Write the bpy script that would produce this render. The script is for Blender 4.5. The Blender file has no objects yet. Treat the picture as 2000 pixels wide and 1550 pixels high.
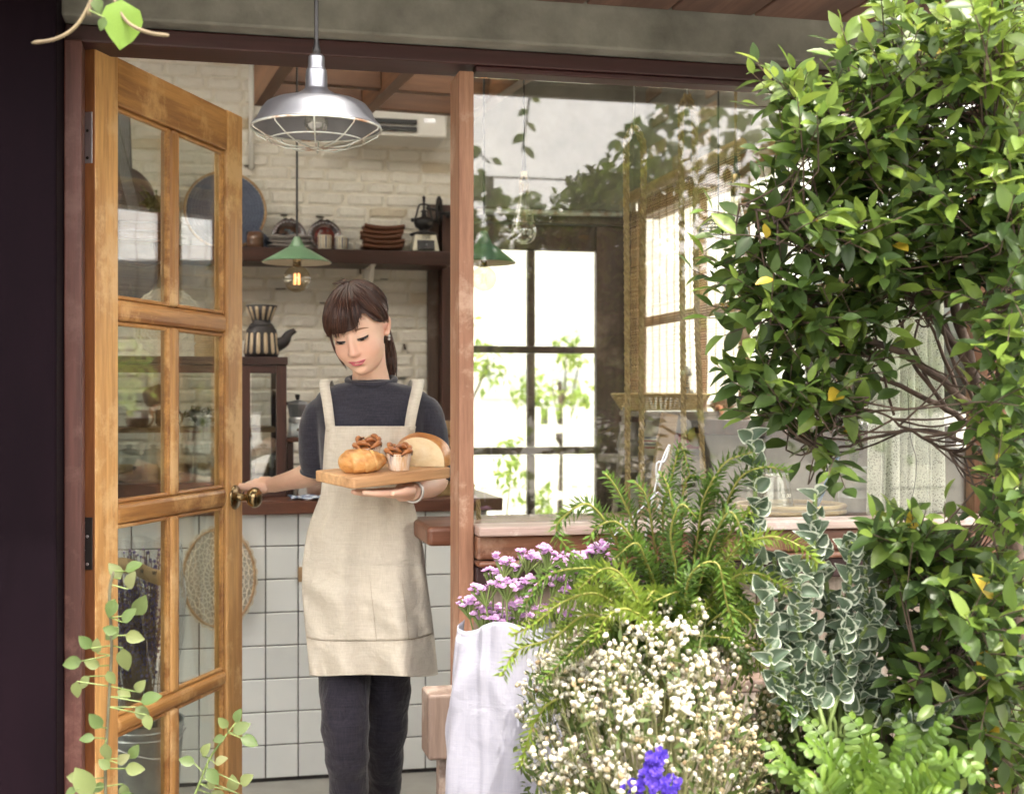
import bpy, bmesh, math, random
import numpy as np
from mathutils import Vector, Matrix, Euler
random.seed(7); np.random.seed(7)
S = bpy.context.scene
COL = S.collection
pi = math.pi
R = math.radians
U = random.uniform

# ------------------------------------------------------------------ camera
F = 2600.0                       # focal length in photo pixels (photo 2000 x 1550)
HC = 1.30
YAW = R(13)
ct, st = math.cos(YAW), math.sin(YAW)
cam = bpy.data.cameras.new('camera')
cam.sensor_width = 36; cam.lens = F / 2000 * 36
cam.shift_y = 0.005
cam.clip_end = 500; cam.clip_start = .05
cam.dof.use_dof = True; cam.dof.focus_distance = 2.95; cam.dof.aperture_fstop = 4.5
co = bpy.data.objects.new('camera', cam); COL.objects.link(co)
co.location = (0, 0, HC); co.rotation_euler = (R(90), 0, -YAW)
S.camera = co
# ------------------------------------------------------------------ light
SUN_EL, SUN_AZ = R(66), R(155)   # azimuth of the sun measured clockwise from +Y
W = bpy.data.worlds.new('World'); S.world = W; W.use_nodes = True
wn = W.node_tree; wn.nodes.clear()
wo = wn.nodes.new('ShaderNodeOutputWorld'); wb = wn.nodes.new('ShaderNodeBackground')
sk = wn.nodes.new('ShaderNodeTexSky'); sk.sky_type = 'NISHITA'; sk.sun_disc = False
sk.sun_elevation = SUN_EL; sk.sun_rotation = SUN_AZ; sk.dust_density = 8.0; sk.air_density = 1.0; sk.ozone_density = 1.0
wb.inputs['Strength'].default_value = 0.15
wn.links.new(sk.outputs[0], wb.inputs[0]); wn.links.new(wb.outputs[0], wo.inputs[0])
sl = bpy.data.lights.new('sun', 'SUN'); sl.energy = 2.3; sl.angle = R(0.8); sl.color = (1, .94, .84)
so = bpy.data.objects.new('sun', sl); COL.objects.link(so)
sd = Vector((math.sin(SUN_AZ) * math.cos(SUN_EL), math.cos(SUN_AZ) * math.cos(SUN_EL), math.sin(SUN_EL)))
so.rotation_euler = sd.to_track_quat('Z', 'Y').to_euler(); so.location = sd * 30
S.view_settings.view_transform = 'Standard'; S.view_settings.look = 'None'
S.view_settings.exposure = 1.68; S.view_settings.gamma = 1; S.view_settings.use_curve_mapping = False
S.render.engine = 'CYCLES'
cy = S.cycles
cy.use_denoising = True; cy.max_bounces = 10; cy.diffuse_bounces = 5; cy.glossy_bounces = 4
cy.transparent_max_bounces = 24; cy.transmission_bounces = 6; cy.sample_clamp_indirect = 8
cy.caustics_reflective = False; cy.caustics_refractive = False

# ------------------------------------------------------------------ layout helpers
def Cd(px, py, Y):               # photo pixel at a given depth -> place in the world
    X = (px - 1000) / F * Y
    return Vector((X * ct + Y * st, -X * st + Y * ct, HC + (785 - py) / F * Y))
def Py(px, py, y):               # photo pixel on the plane y = const
    a = (px - 1000) / F
    return Cd(px, py, y / (ct - a * st))
def Px(px, py, x):
    a = (px - 1000) / F
    return Cd(px, py, x / (a * ct + st))
def Pz(px, py, z):
    return Cd(px, py, (z - HC) * F / (785 - py))
# ------------------------------------------------------------------ object helpers
def wloc(o):
    v = Vector((0, 0, 0))
    while o is not None:
        v += o.location; o = o.parent
    return v
def tag(o, label=None, cat=None, group=None, kind=None):
    if label: o['label'] = label
    if cat: o['category'] = cat
    if group: o['group'] = group
    if kind: o['kind'] = kind
    return o
def thing(name, label, cat, loc=(0, 0, 0), group=None, rz=0):
    o = bpy.data.objects.new(name, None); COL.objects.link(o)
    o.empty_display_size = .05; o.location = loc; o.rotation_euler = (0, 0, rz)
    return tag(o, label, cat, group)
def link(name, me, parent=None, loc=None):
    o = bpy.data.objects.new(name, me); COL.objects.link(o)
    if parent is not None: o.parent = parent
    if loc is not None: o.location = loc
    return o
def copy_tree(o, parent=None):
    c = o.copy(); COL.objects.link(c)
    if parent is not None: c.parent = parent
    for ch in list(o.children): copy_tree(ch, c)
    return c

def frame_axes(d):
    d = Vector(d).normalized()
    a = Vector((0, 0, 1)) if abs(d.z) < .9 else Vector((1, 0, 0))
    u = d.cross(a).normalized(); return u, u.cross(d).normalized()
class MB:
    def __init__(s): s.v = []; s.f = []
    def add(s, vs, fs):
        n = len(s.v); s.v += [tuple(p) for p in vs]; s.f += [tuple(i + n for i in f) for f in fs]; return s
    def box(s, c, size, rot=None):
        c = Vector(c); h = Vector(size) / 2; vs = []
        for z in (-1, 1):
            for y in (-1, 1):
                for x in (-1, 1):
                    p = Vector((x * h.x, y * h.y, z * h.z))
                    if rot is not None: p.rotate(rot)
                    vs.append(c + p)
        return s.add(vs, [(0, 2, 3, 1), (4, 5, 7, 6), (0, 1, 5, 4), (2, 6, 7, 3), (0, 4, 6, 2), (1, 3, 7, 5)])
    def span(s, a, b):
        a = Vector(a); b = Vector(b); return s.box((a + b) / 2, [abs(q) for q in (b - a)])
    def tube(s, pts, r, n=8, cap=True, sq=None, closed=False):
        pts = [Vector(p) for p in pts]; m = len(pts)
        rs = r if isinstance(r, (list, tuple)) else [r] * m
        base = len(s.v); u = None
        for i, p in enumerate(pts):
            if closed: d = pts[(i + 1) % m] - pts[i - 1]
            else: d = pts[min(i + 1, m - 1)] - pts[max(i - 1, 0)]
            if d.length < 1e-9: d = Vector((0, 0, 1))
            d.normalize()
            if u is None: u, w = frame_axes(d)
            else:
                u = (u - d * u.dot(d))
                u = u.normalized() if u.length > 1e-6 else frame_axes(d)[0]
                w = u.cross(d)
            for k in range(n):
                t = 2 * pi * k / n
                s.v.append(tuple(p + rs[i] * (math.cos(t) * u + math.sin(t) * w)))
        for i in range(m if closed else m - 1):
            j = (i + 1) % m
            for k in range(n):
                l = (k + 1) % n
                s.f.append((base + i * n + k, base + i * n + l, base + j * n + l, base + j * n + k))
        if cap and not closed:
            s.f.append(tuple(base + k for k in reversed(range(n))))
            s.f.append(tuple(base + (m - 1) * n + k for k in range(n)))
        return s
    def lathe(s, prof, c=(0, 0, 0), n=24, cap=False, axis='Z', sx=1, sy=1):
        c = Vector(c); base = len(s.v)
        for r, z in prof:
            for k in range(n):
                t = 2 * pi * k / n
                p = (r * math.cos(t) * sx, r * math.sin(t) * sy, z)
                if axis == 'Y': p = (p[0], -p[2], p[1])
                if axis == 'X': p = (p[2], p[0], p[1])
                s.v.append(tuple(c + Vector(p)))
        for i in range(len(prof) - 1):
            for k in range(n):
                l = (k + 1) % n
                s.f.append((base + i * n + k, base + i * n + l, base + (i + 1) * n + l, base + (i + 1) * n + k))
        if cap:
            s.f.append(tuple(base + k for k in reversed(range(n))))
            s.f.append(tuple(base + (len(prof) - 1) * n + k for k in range(n)))
        return s
    def ball(s, c, r, n=10, m=7, sc=(1, 1, 1)):
        c = Vector(c); base = len(s.v)
        s.v.append(tuple(c + Vector((0, 0, -r * sc[2]))))
        for i in range(1, m):
            a = -pi / 2 + pi * i / m
            for k in range(n):
                t = 2 * pi * k / n
                s.v.append(tuple(c + Vector((r * sc[0] * math.cos(a) * math.cos(t), r * sc[1] * math.cos(a) * math.sin(t), r * sc[2] * math.sin(a)))))
        s.v.append(tuple(c + Vector((0, 0, r * sc[2])))); top = len(s.v) - 1
        for k in range(n):
            l = (k + 1) % n
            s.f.append((base, base + 1 + l, base + 1 + k))
            for i in range(m - 2):
                a = base + 1 + i * n
                s.f.append((a + k, a + l, a + n + l, a + n + k))
            a = base + 1 + (m - 2) * n
            s.f.append((a + k, a + l, top))
        return s
    def grid(s, fn, nu, nv, wrapu=False):
        base = len(s.v)
        for j in range(nv + 1):
            for i in range(nu + (0 if wrapu else 1)):
                s.v.append(tuple(fn(i / nu, j / nv)))
        w = nu if wrapu else nu + 1
        for j in range(nv):
            for i in range(nu):
                k = (i + 1) % w if wrapu else i + 1
                s.f.append((base + j * w + i, base + j * w + k, base + (j + 1) * w + k, base + (j + 1) * w + i))
        return s
    def prism(s, poly, a, b):    # poly: list of 3D points, extruded by vector b-a
        n = len(poly); d = Vector(b) - Vector(a)
        vs = [Vector(p) for p in poly] + [Vector(p) + d for p in poly]
        fs = [tuple(reversed(range(n))), tuple(range(n, 2 * n))] + [(i, (i + 1) % n, n + (i + 1) % n, n + i) for i in range(n)]
        return s.add(vs, fs)
    def mesh(s, name, mat, smooth=False, off=None):
        me = bpy.data.meshes.new(name)
        if off is not None:
            ox, oy, oz = off
            s.v = [(x - ox, y - oy, z - oz) for x, y, z in s.v]
        me.from_pydata(s.v, [], s.f)
        bm = bmesh.new(); bm.from_mesh(me); bmesh.ops.recalc_face_normals(bm, faces=bm.faces); bm.to_mesh(me); bm.free()
        if mat: me.materials.append(mat)
        if smooth: me.shade_smooth()
        return me
    def build(s, name, mat, parent=None, smooth=False, bevel=0, seg=2, local=False, sub=0, solid=0, label=None, auto=None):
        off = None if (local or parent is None) else wloc(parent)
        me = s.mesh(name, mat, smooth or bool(auto), off)
        if auto: 
            try: me.set_sharp_from_angle(angle=R(auto))
            except Exception: pass
        o = link(name, me, parent)
        if solid:
            m = o.modifiers.new('solid', 'SOLIDIFY'); m.thickness = solid; m.offset = 0
        if bevel:
            m = o.modifiers.new('bevel', 'BEVEL'); m.width = bevel; m.segments = seg; m.limit_method = 'ANGLE'; m.angle_limit = R(40)
        if sub:
            m = o.modifiers.new('sub', 'SUBSURF'); m.levels = sub; m.render_levels = sub
        if label: o['label'] = label
        return o
def bx(name, a, b, mat, parent=None, bevel=.002, **k):
    return MB().span(a, b).build(name, mat, parent, bevel=bevel, **k)

def catmull(pts, n=6):
    pts = [Vector(p) for p in pts]
    if len(pts) < 3: return [pts[0].lerp(pts[-1], i / n) for i in range(n + 1)]
    P = [2 * pts[0] - pts[1]] + pts + [2 * pts[-1] - pts[-2]]; out = []
    for i in range(1, len(P) - 2):
        a, b, c, d = P[i - 1:i + 3]
        for k in range(n):
            t = k / n
            out.append(.5 * ((2 * b) + (c - a) * t + (2 * a - 5 * b + 4 * c - d) * t * t + (3 * b - a - 3 * c + d) * t ** 3))
    out.append(pts[-1]); return out

# ------------------------------------------------------------------ materials
def nodes(name):
    m = bpy.data.materials.new(name); m.use_nodes = True
    n = m.node_tree; b = n.nodes['Principled BSDF']; return m, n, b
def tex(n, scale=5, detail=5, rough=.6, sc=(1, 1, 1), dist=0, coord='Object', rot=(0, 0, 0)):
    tc = n.nodes.new('ShaderNodeTexCoord'); mp = n.nodes.new('ShaderNodeMapping')
    mp.inputs['Scale'].default_value = sc; mp.inputs['Rotation'].default_value = rot
    t = n.nodes.new('ShaderNodeTexNoise'); t.inputs['Scale'].default_value = scale; t.inputs['Detail'].default_value = detail
    t.inputs['Roughness'].default_value = rough; t.inputs['Distortion'].default_value = dist
    n.links.new(tc.outputs[coord], mp.inputs[0])
    if coord == 'Object':
        oi = n.nodes.new('ShaderNodeObjectInfo'); ad = n.nodes.new('ShaderNodeVectorMath'); ad.operation = 'MULTIPLY_ADD'
        ml = n.nodes.new('ShaderNodeMath'); ml.operation = 'MULTIPLY'; ml.inputs[1].default_value = 37.0
        n.links.new(oi.outputs['Random'], ml.inputs[0])
        ad.inputs[1].default_value = (1, 1, 1)
        n.links.new(mp.outputs[0], ad.inputs[0]); n.links.new(ml.outputs[0], ad.inputs[2]); n.links.new(ad.outputs[0], t.inputs[0])
    else: n.links.new(mp.outputs[0], t.inputs[0])
    return t
def ramp(n, src, stops):
    r = n.nodes.new('ShaderNodeValToRGB'); e = r.color_ramp.elements
    while len(e) < len(stops): e.new(.5)
    for q, (p, c) in zip(e, stops): q.position = p; q.color = (*c, 1) if len(c) == 3 else c
    n.links.new(src, r.inputs[0]); return r
def bump(n, b, src, strength=.3, dist=.01):
    u = n.nodes.new('ShaderNodeBump'); u.inputs['Strength'].default_value = strength; u.inputs['Distance'].default_value = dist
    n.links.new(src, u.inputs['Height'])
    if b.inputs['Normal'].is_linked: n.links.new(b.inputs['Normal'].links[0].from_socket, u.inputs['Normal'])
    n.links.new(u.outputs[0], b.inputs['Normal'])
def mk(name, c1, c2=None, scale=6, sc=(1, 1, 1), rough=.5, bmp=0, bscale=None, bsc=None, metal=0, spec=.5, detail=5, coat=0,
       lo=.35, hi=.65, dist=0, var=0, bdist=.004, sheen=0, trans=0, sss=0, coord='Object', rrough=0):
    m, n, b = nodes(name)
    b.inputs['Roughness'].default_value = rough; b.inputs['Metallic'].default_value = metal
    b.inputs['Specular IOR Level'].default_value = spec; b.inputs['Coat Weight'].default_value = coat; b.inputs['Coat Roughness'].default_value = .12
    if sheen: b.inputs['Sheen Weight'].default_value = sheen; b.inputs['Sheen Roughness'].default_value = .5
    if trans: b.inputs['Transmission Weight'].default_value = trans
    if sss:
        b.inputs['Subsurface Weight'].default_value = sss; b.inputs['Subsurface Radius'].default_value = (.012, .005, .003); b.inputs['Subsurface Scale'].default_value = 1.0
    if c2 is None: c2 = tuple(c * .8 for c in c1)
    t = tex(n, scale, detail, .6, sc, dist, coord); r = ramp(n, t.outputs['Fac'], [(lo, c1), (hi, c2)]); out = r.outputs[0]
    if var:
        oi = n.nodes.new('ShaderNodeObjectInfo'); hs = n.nodes.new('ShaderNodeHueSaturation'); mr = n.nodes.new('ShaderNodeMapRange')
        mr.inputs['To Min'].default_value = 1 - var; mr.inputs['To Max'].default_value = 1 + var
        n.links.new(oi.outputs['Random'], mr.inputs[0]); n.links.new(mr.outputs[0], hs.inputs['Value']); n.links.new(out, hs.inputs['Color']); out = hs.outputs[0]
    n.links.new(out, b.inputs['Base Color'])
    if rrough:
        mr = n.nodes.new('ShaderNodeMapRange'); mr.inputs['To Min'].default_value = rough - rrough; mr.inputs['To Max'].default_value = rough + rrough
        n.links.new(t.outputs['Fac'], mr.inputs[0]); n.links.new(mr.outputs[0], b.inputs['Roughness'])
    if bmp:
        t2 = tex(n, bscale or scale * 3, 6, .6, bsc or sc, 0, coord); bump(n, b, t2.outputs['Fac'], bmp, bdist)
    return m
def wood(name, c1, c2, axis='Z', scale=9, rough=.45, worn=None, bmp=.25, coat=0, var=.08):
    sc = [1, 1, 1]; sc['XYZ'.index(axis)] = .07
    m, n, b = nodes(name); b.inputs['Roughness'].default_value = rough; b.inputs['Coat Weight'].default_value = coat; b.inputs['Coat Roughness'].default_value = .2
    t = tex(n, scale, 8, .65, sc, .6); mid = tuple((a + q) / 2 for a, q in zip(c1, c2))
    r = ramp(n, t.outputs['Fac'], [(.3, c2), (.48, mid), (.56, c1), (.75, tuple(min(1, a * 1.15) for a in c1))]); out = r.outputs[0]
    sc2 = [q * 1 for q in sc]; t3 = tex(n, scale * 9, 4, .7, sc2)
    mx = n.nodes.new('ShaderNodeMix'); mx.data_type = 'RGBA'; mx.blend_type = 'MULTIPLY'; mx.inputs[0].default_value = .55
    r3 = ramp(n, t3.outputs['Fac'], [(.35, (.55, .5, .45)), (.6, (1, 1, 1))]); n.links.new(out, mx.inputs[6]); n.links.new(r3.outputs[0], mx.inputs[7]); out = mx.outputs[2]
    if worn:
        t4 = tex(n, 5, 8, .7); r4 = ramp(n, t4.outputs['Fac'], [(.52, (0, 0, 0)), (.62, (1, 1, 1))])
        mw = n.nodes.new('ShaderNodeMix'); mw.data_type = 'RGBA'; n.links.new(r4.outputs[0], mw.inputs[0]); n.links.new(out, mw.inputs[6]); mw.inputs[7].default_value = (*worn, 1); out = mw.outputs[2]
    oi = n.nodes.new('ShaderNodeObjectInfo'); hs = n.nodes.new('ShaderNodeHueSaturation'); mr = n.nodes.new('ShaderNodeMapRange')
    mr.inputs['To Min'].default_value = 1 - var; mr.inputs['To Max'].default_value = 1 + var
    n.links.new(oi.outputs['Random'], mr.inputs[0]); n.links.new(mr.outputs[0], hs.inputs['Value']); n.links.new(out, hs.inputs['Color'])
    n.links.new(hs.outputs[0], b.inputs['Base Color'])
    bump(n, b, t3.outputs['Fac'], bmp, .002); return m
def glass(name, tint=(.95, .97, .95), base=.04, f=1.0, rough=0.0, dirt=0):
    m = bpy.data.materials.new(name); m.use_nodes = True; n = m.node_tree; n.nodes.clear()
    o = n.nodes.new('ShaderNodeOutputMaterial'); tr = n.nodes.new('ShaderNodeBsdfTransparent'); gl = n.nodes.new('ShaderNodeBsdfGlossy')
    tr.inputs[0].default_value = (*tint, 1); gl.inputs['Roughness'].default_value = rough
    ge = n.nodes.new('ShaderNodeNewGeometry'); dp = n.nodes.new('ShaderNodeVectorMath'); dp.operation = 'DOT_PRODUCT'
    n.links.new(ge.outputs['Normal'], dp.inputs[0]); n.links.new(ge.outputs['Incoming'], dp.inputs[1])
    ab = n.nodes.new('ShaderNodeMath'); ab.operation = 'ABSOLUTE'; n.links.new(dp.outputs['Value'], ab.inputs[0])
    sb = n.nodes.new('ShaderNodeMath'); sb.operation = 'SUBTRACT'; sb.inputs[0].default_value = 1; n.links.new(ab.outputs[0], sb.inputs[1])
    pw = n.nodes.new('ShaderNodeMath'); pw.operation = 'POWER'; pw.inputs[1].default_value = 5; n.links.new(sb.outputs[0], pw.inputs[0])
    ma = n.nodes.new('ShaderNodeMath'); ma.operation = 'MULTIPLY_ADD'; ma.inputs[1].default_value = .9; ma.inputs[2].default_value = base + .04 * f; ma.use_clamp = True
    n.links.new(pw.outputs[0], ma.inputs[0]); mx = n.nodes.new('ShaderNodeMixShader')
    n.links.new(ma.outputs[0], mx.inputs[0]); n.links.new(tr.outputs[0], mx.inputs[1]); n.links.new(gl.outputs[0], mx.inputs[2])
    out = mx.outputs[0]
    if dirt:
        df = n.nodes.new('ShaderNodeBsdfDiffuse'); df.inputs[0].default_value = (.6, .58, .52, 1)
        tc = n.nodes.new('ShaderNodeTexCoord'); t = n.nodes.new('ShaderNodeTexNoise'); t.inputs['Scale'].default_value = 9; t.inputs['Detail'].default_value = 12; t.inputs['Roughness'].default_value = .75
        n.links.new(tc.outputs['Object'], t.inputs[0])
        r = ramp(n, t.outputs['Fac'], [(.45, (dirt * .25,) * 3), (.72, (dirt,) * 3)])
        m2 = n.nodes.new('ShaderNodeMixShader'); n.links.new(r.outputs[0], m2.inputs[0]); n.links.new(out, m2.inputs[1]); n.links.new(df.outputs[0], m2.inputs[2]); out = m2.outputs[0]
    n.links.new(out, o.inputs[0]); return m
def leafmat(name, cols, trans=.35, rough=.38, rim=None, spec=.5):
    m, n, b = nodes(name); b.inputs['Roughness'].default_value = rough; b.inputs['Specular IOR Level'].default_value = spec
    oi = n.nodes.new('ShaderNodeObjectInfo'); ge = n.nodes.new('ShaderNodeNewGeometry')
    ad = n.nodes.new('ShaderNodeMath'); ad.operation = 'ADD'; fr = n.nodes.new('ShaderNodeMath'); fr.operation = 'FRACT'
    n.links.new(oi.outputs['Random'], ad.inputs[0]); n.links.new(ge.outputs['Random Per Island'], ad.inputs[1]); n.links.new(ad.outputs[0], fr.inputs[0])
    k = len(cols); r = ramp(n, fr.outputs[0], [(i / max(1, k - 1), c) for i, c in enumerate(cols)]); out = r.outputs[0]
    t = tex(n, 60, 3, .6); mx = n.nodes.new('ShaderNodeMix'); mx.data_type = 'RGBA'; mx.blend_type = 'MULTIPLY'; mx.inputs[0].default_value = .35
    r2 = ramp(n, t.outputs['Fac'], [(.35, (.6, .6, .6)), (.65, (1, 1, 1))]); n.links.new(out, mx.inputs[6]); n.links.new(r2.outputs[0], mx.inputs[7]); out = mx.outputs[2]
    if rim:
        at = n.nodes.new('ShaderNodeAttribute'); at.attribute_name = 'rim'
        t5 = tex(n, 45, 3, .6); sm = n.nodes.new('ShaderNodeMath'); sm.operation = 'MULTIPLY_ADD'; sm.inputs[1].default_value = .5; n.links.new(t5.outputs['Fac'], sm.inputs[0]); n.links.new(at.outputs['Fac'], sm.inputs[2])
        r5 = ramp(n, sm.outputs[0], [(.9, (0, 0, 0)), (1.05, (1, 1, 1))])
        mw = n.nodes.new('ShaderNodeMix'); mw.data_type = 'RGBA'; n.links.new(r5.outputs[0], mw.inputs[0]); n.links.new(out, mw.inputs[6]); mw.inputs[7].default_value = (*rim, 1); out = mw.outputs[2]
    n.links.new(out, b.inputs['Base Color'])
    tl = n.nodes.new('ShaderNodeBsdfTranslucent'); hs = n.nodes.new('ShaderNodeHueSaturation'); hs.inputs['Value'].default_value = 1.5; hs.inputs['Hue'].default_value = .485
    n.links.new(out, hs.inputs['Color']); n.links.new(hs.outputs[0], tl.inputs[0])
    ms = n.nodes.new('ShaderNodeMixShader'); ms.inputs[0].default_value = trans; o = n.nodes['Material Output']
    n.links.new(b.outputs[0], ms.inputs[1]); n.links.new(tl.outputs[0], ms.inputs[2]); n.links.new(ms.outputs[0], o.inputs[0]); return m
def emit(name, c, s):
    m, n, b = nodes(name); b.inputs['Base Color'].default_value = (*c, 1); b.inputs['Emission Color'].default_value = (*c, 1); b.inputs['Emission Strength'].default_value = s; return m

M = dict(
 door=wood('door_wood', (.56, .32, .115), (.34, .155, .045), 'Z', 10, .45, worn=(.60, .39, .18), coat=.06),
 door_h=wood('door_wood_cross', (.50, .255, .075), (.22, .085, .024), 'X', 12, .45, worn=(.56, .33, .13), coat=.06),
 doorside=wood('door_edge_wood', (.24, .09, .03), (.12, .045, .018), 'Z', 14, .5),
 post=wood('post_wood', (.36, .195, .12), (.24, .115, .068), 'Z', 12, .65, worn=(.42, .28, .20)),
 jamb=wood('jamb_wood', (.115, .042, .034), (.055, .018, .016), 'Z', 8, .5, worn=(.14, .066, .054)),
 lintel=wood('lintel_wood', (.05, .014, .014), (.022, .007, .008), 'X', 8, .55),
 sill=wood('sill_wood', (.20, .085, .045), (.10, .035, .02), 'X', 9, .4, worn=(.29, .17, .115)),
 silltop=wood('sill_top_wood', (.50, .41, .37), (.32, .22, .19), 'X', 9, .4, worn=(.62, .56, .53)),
 dark=mk('dark_paint', (.0045, .002, .004), (.009, .004, .007), 3, (1, 1, .3), .75, .25, 40, rrough=.1, spec=.06),
 dwood=wood('dark_brown_wood', (.085, .032, .022), (.035, .014, .011), 'X', 9, .4),
 dwood_z=wood('dark_brown_upright', (.085, .032, .022), (.035, .014, .011), 'Z', 9, .4),
 counter=wood('counter_wood', (.17, .065, .036), (.075, .028, .018), 'X', 9, .35),
 loft=wood('loft_wood', (.145, .066, .030), (.062, .027, .013), 'X', 8, .5),
 loft_y=wood('loft_wood_deep', (.21, .10, .048), (.095, .042, .02), 'Y', 8, .5),
 bdoor=wood('back_door_wood', (.10, .062, .045), (.05, .032, .024), 'Z', 9, .55, worn=(.15, .11, .085)),
 grey=wood('grey_wood', (.30, .25, .20), (.16, .12, .09), 'Z', 11, .7, worn=(.36, .32, .27)),
 grey_x=wood('grey_wood_cross', (.27, .22, .175), (.13, .10, .08), 'X', 11, .7),
 pale=wood('pale_wood', (.52, .35, .19), (.37, .22, .11), 'X', 12, .55),
 board=wood('board_wood', (.58, .36, .185), (.42, .235, .11), 'X', 9, .5),
 bench=wood('bench_wood', (.20, .145, .115), (.11, .075, .06), 'Z', 10, .6, worn=(.28, .235, .20)),
 bamboo=wood('bamboo_strip', (.50, .36, .17), (.34, .22, .10), 'X', 14, .45),
 concrete=mk('concrete', (.25, .25, .22), (.085, .085, .072), 6, (1, 1, 1), .85, .3, 40, detail=10, lo=.3, hi=.72),
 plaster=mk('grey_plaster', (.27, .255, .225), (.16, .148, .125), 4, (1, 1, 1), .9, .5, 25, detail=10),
 floor=mk('floor_concrete', (.34, .335, .31), (.23, .225, .205), 3, rough=.6, bmp=.12, bscale=30, detail=9),
 ground=mk('ground_gravel', (.36, .345, .31), (.26, .245, .215), 20, rough=.95, bmp=.6, bscale=60),
 mortar=mk('white_mortar', (.74, .70, .60), (.64, .60, .50), 30, rough=.9, bmp=.8, bscale=60, bdist=.006),
 whitepaint=mk('white_paint', (.78, .77, .72), (.70, .69, .64), 4, rough=.5),
 tile=mk('white_tile', (.86, .885, .875), (.82, .85, .85), 6, rough=.16, bmp=.12, bscale=5, var=.06, bdist=.004),
 grout=mk('dark_grout', (.03, .028, .028), (.05, .045, .04), 40, rough=.9),
 steel=mk('brushed_steel', (.70, .71, .73), (.55, .56, .58), 8, (1, 1, .2), .32, metal=1, rrough=.12),
 galv=mk('galvanised_steel', (.52, .55, .57), (.36, .39, .41), 14, (1, 1, 1), .38, .1, metal=.9, rrough=.12),
 alu=mk('lamp_aluminium', (.40, .42, .46), (.30, .32, .36), 10, rough=.38, metal=.9, bmp=.08, rrough=.1),
 rust=mk('rusty_wire', (.55, .58, .54), (.30, .15, .07), 18, rough=.5, metal=.6, lo=.5, hi=.68),
 black=mk('black_metal', (.018, .017, .017), (.03, .028, .028), 12, rough=.4, metal=.3),
 blackp=mk('black_plastic', (.012, .012, .013), (.02, .02, .02), 8, rough=.35),
 brass=mk('antique_brass', (.34, .25, .13), (.18, .13, .07), 14, rough=.24, metal=1, rrough=.08),
 copper=mk('old_copper', (.36, .17, .09), (.20, .09, .05), 14, rough=.3, metal=1),
 green=mk('green_enamel', (.13, .24, .135), (.11, .205, .115), 8, rough=.35, coat=.2),
 green_d=mk('dark_green_enamel', (.05, .14, .08), (.04, .11, .06), 8, rough=.35, coat=.2),
 cream=mk('cream_enamel', (.72, .68, .54), (.66, .62, .48), 8, rough=.4),
 glass=glass('clear_glass', (.97, .98, .97), .01, .9),
 bulb=glass('amber_bulb_glass', (.95, .90, .78), .05, 2.0),
 clearbulb=glass('clear_bulb_glass', (.93, .93, .88), .11, 2.0),
 shopglass=glass('shop_window_glass', (.95, .97, .93), .052, 1.0, dirt=.022),
 doorglass=glass('door_glass', (.93, .95, .91), .07, 1.0),
 jar=glass('jar_glass', (.90, .92, .90), .10, 2.0),
 linen=None, rope=None,
)
M['filament'] = emit('filament', (1, .42, .16), 1.6)
def cloth(name, c1, c2, sc=260, rough=.85, sheen=.3, bmp=.25, wr=0):
    m, n, b = nodes(name); b.inputs['Roughness'].default_value = rough; b.inputs['Sheen Weight'].default_value = sheen; b.inputs['Specular IOR Level'].default_value = .15
    t1 = tex(n, sc, 3, .6, (1, 1, .06)); t2 = tex(n, sc, 3, .6, (.06, .06, 1)); t3 = tex(n, 7, 4, .6)
    ad = n.nodes.new('ShaderNodeMath'); ad.operation = 'ADD'; n.links.new(t1.outputs['Fac'], ad.inputs[0]); n.links.new(t2.outputs['Fac'], ad.inputs[1])
    a2 = n.nodes.new('ShaderNodeMath'); a2.operation = 'MULTIPLY_ADD'; a2.inputs[1].default_value = .4; n.links.new(t3.outputs['Fac'], a2.inputs[0]); n.links.new(ad.outputs[0], a2.inputs[2])
    mr = n.nodes.new('ShaderNodeMapRange'); mr.inputs['From Min'].default_value = .85; mr.inputs['From Max'].default_value = 1.55; n.links.new(a2.outputs[0], mr.inputs[0])
    r = ramp(n, mr.outputs[0], [(.1, c2), (.9, c1)]); n.links.new(r.outputs[0], b.inputs['Base Color'])
    bump(n, b, ad.outputs[0], bmp, .0015)
    if wr: t6 = tex(n, 13, 5, .55, (1, 1, 1), 1.2); bump(n, b, t6.outputs['Fac'], wr, .02)
    return m
M['linen'] = cloth('linen', (.60, .565, .485), (.50, .465, .39), 420, bmp=.15, wr=.45)
M['knit'] = cloth('ribbed_knit', (.042, .042, .058), (.020, .020, .030), 330, .9, .25)
M['denim'] = cloth('black_denim', (.030, .028, .040), (.012, .011, .018), 300, .85, .2, wr=.5)
M['wrap'] = cloth('wrap_cloth', (.29, .295, .345), (.26, .265, .32), 300, .85, .2, wr=.2)
M['bluecloth'] = cloth('blue_cloth', (.16, .20, .30), (.10, .13, .20), 200)
M['lace'] = mk('lace_thread', (.74, .67, .54), (.62, .55, .43), 40, rough=.9)
M['lacew'] = mk('white_lace', (.74, .70, .60), (.64, .60, .50), 40, rough=.9)
M['rope'] = mk('hemp_rope', (.40, .29, .15), (.24, .165, .08), 60, rough=.95, bmp=.8, bscale=240, bdist=.003)
M['twine'] = mk('twine', (.30, .22, .10), (.20, .14, .07), 60, rough=.95)
M['wicker'] = mk('wicker', (.60, .46, .23), (.40, .28, .12), 40, rough=.7, bmp=.5, bscale=120)
M['ceramic_b'] = mk('dark_ceramic', (.022, .018, .020), (.035, .03, .03), 10, rough=.55)
M['ceramic_c'] = mk('cream_stripe', (.62, .50, .34), (.52, .40, .26), 20, rough=.55)
M['fabricgrey'] = cloth('grey_cloth', (.30, .27, .25), (.2, .18, .17), 120)
M['paper'] = mk('paper', (.74, .72, .68), (.66, .64, .60), 10, rough=.8)
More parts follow.
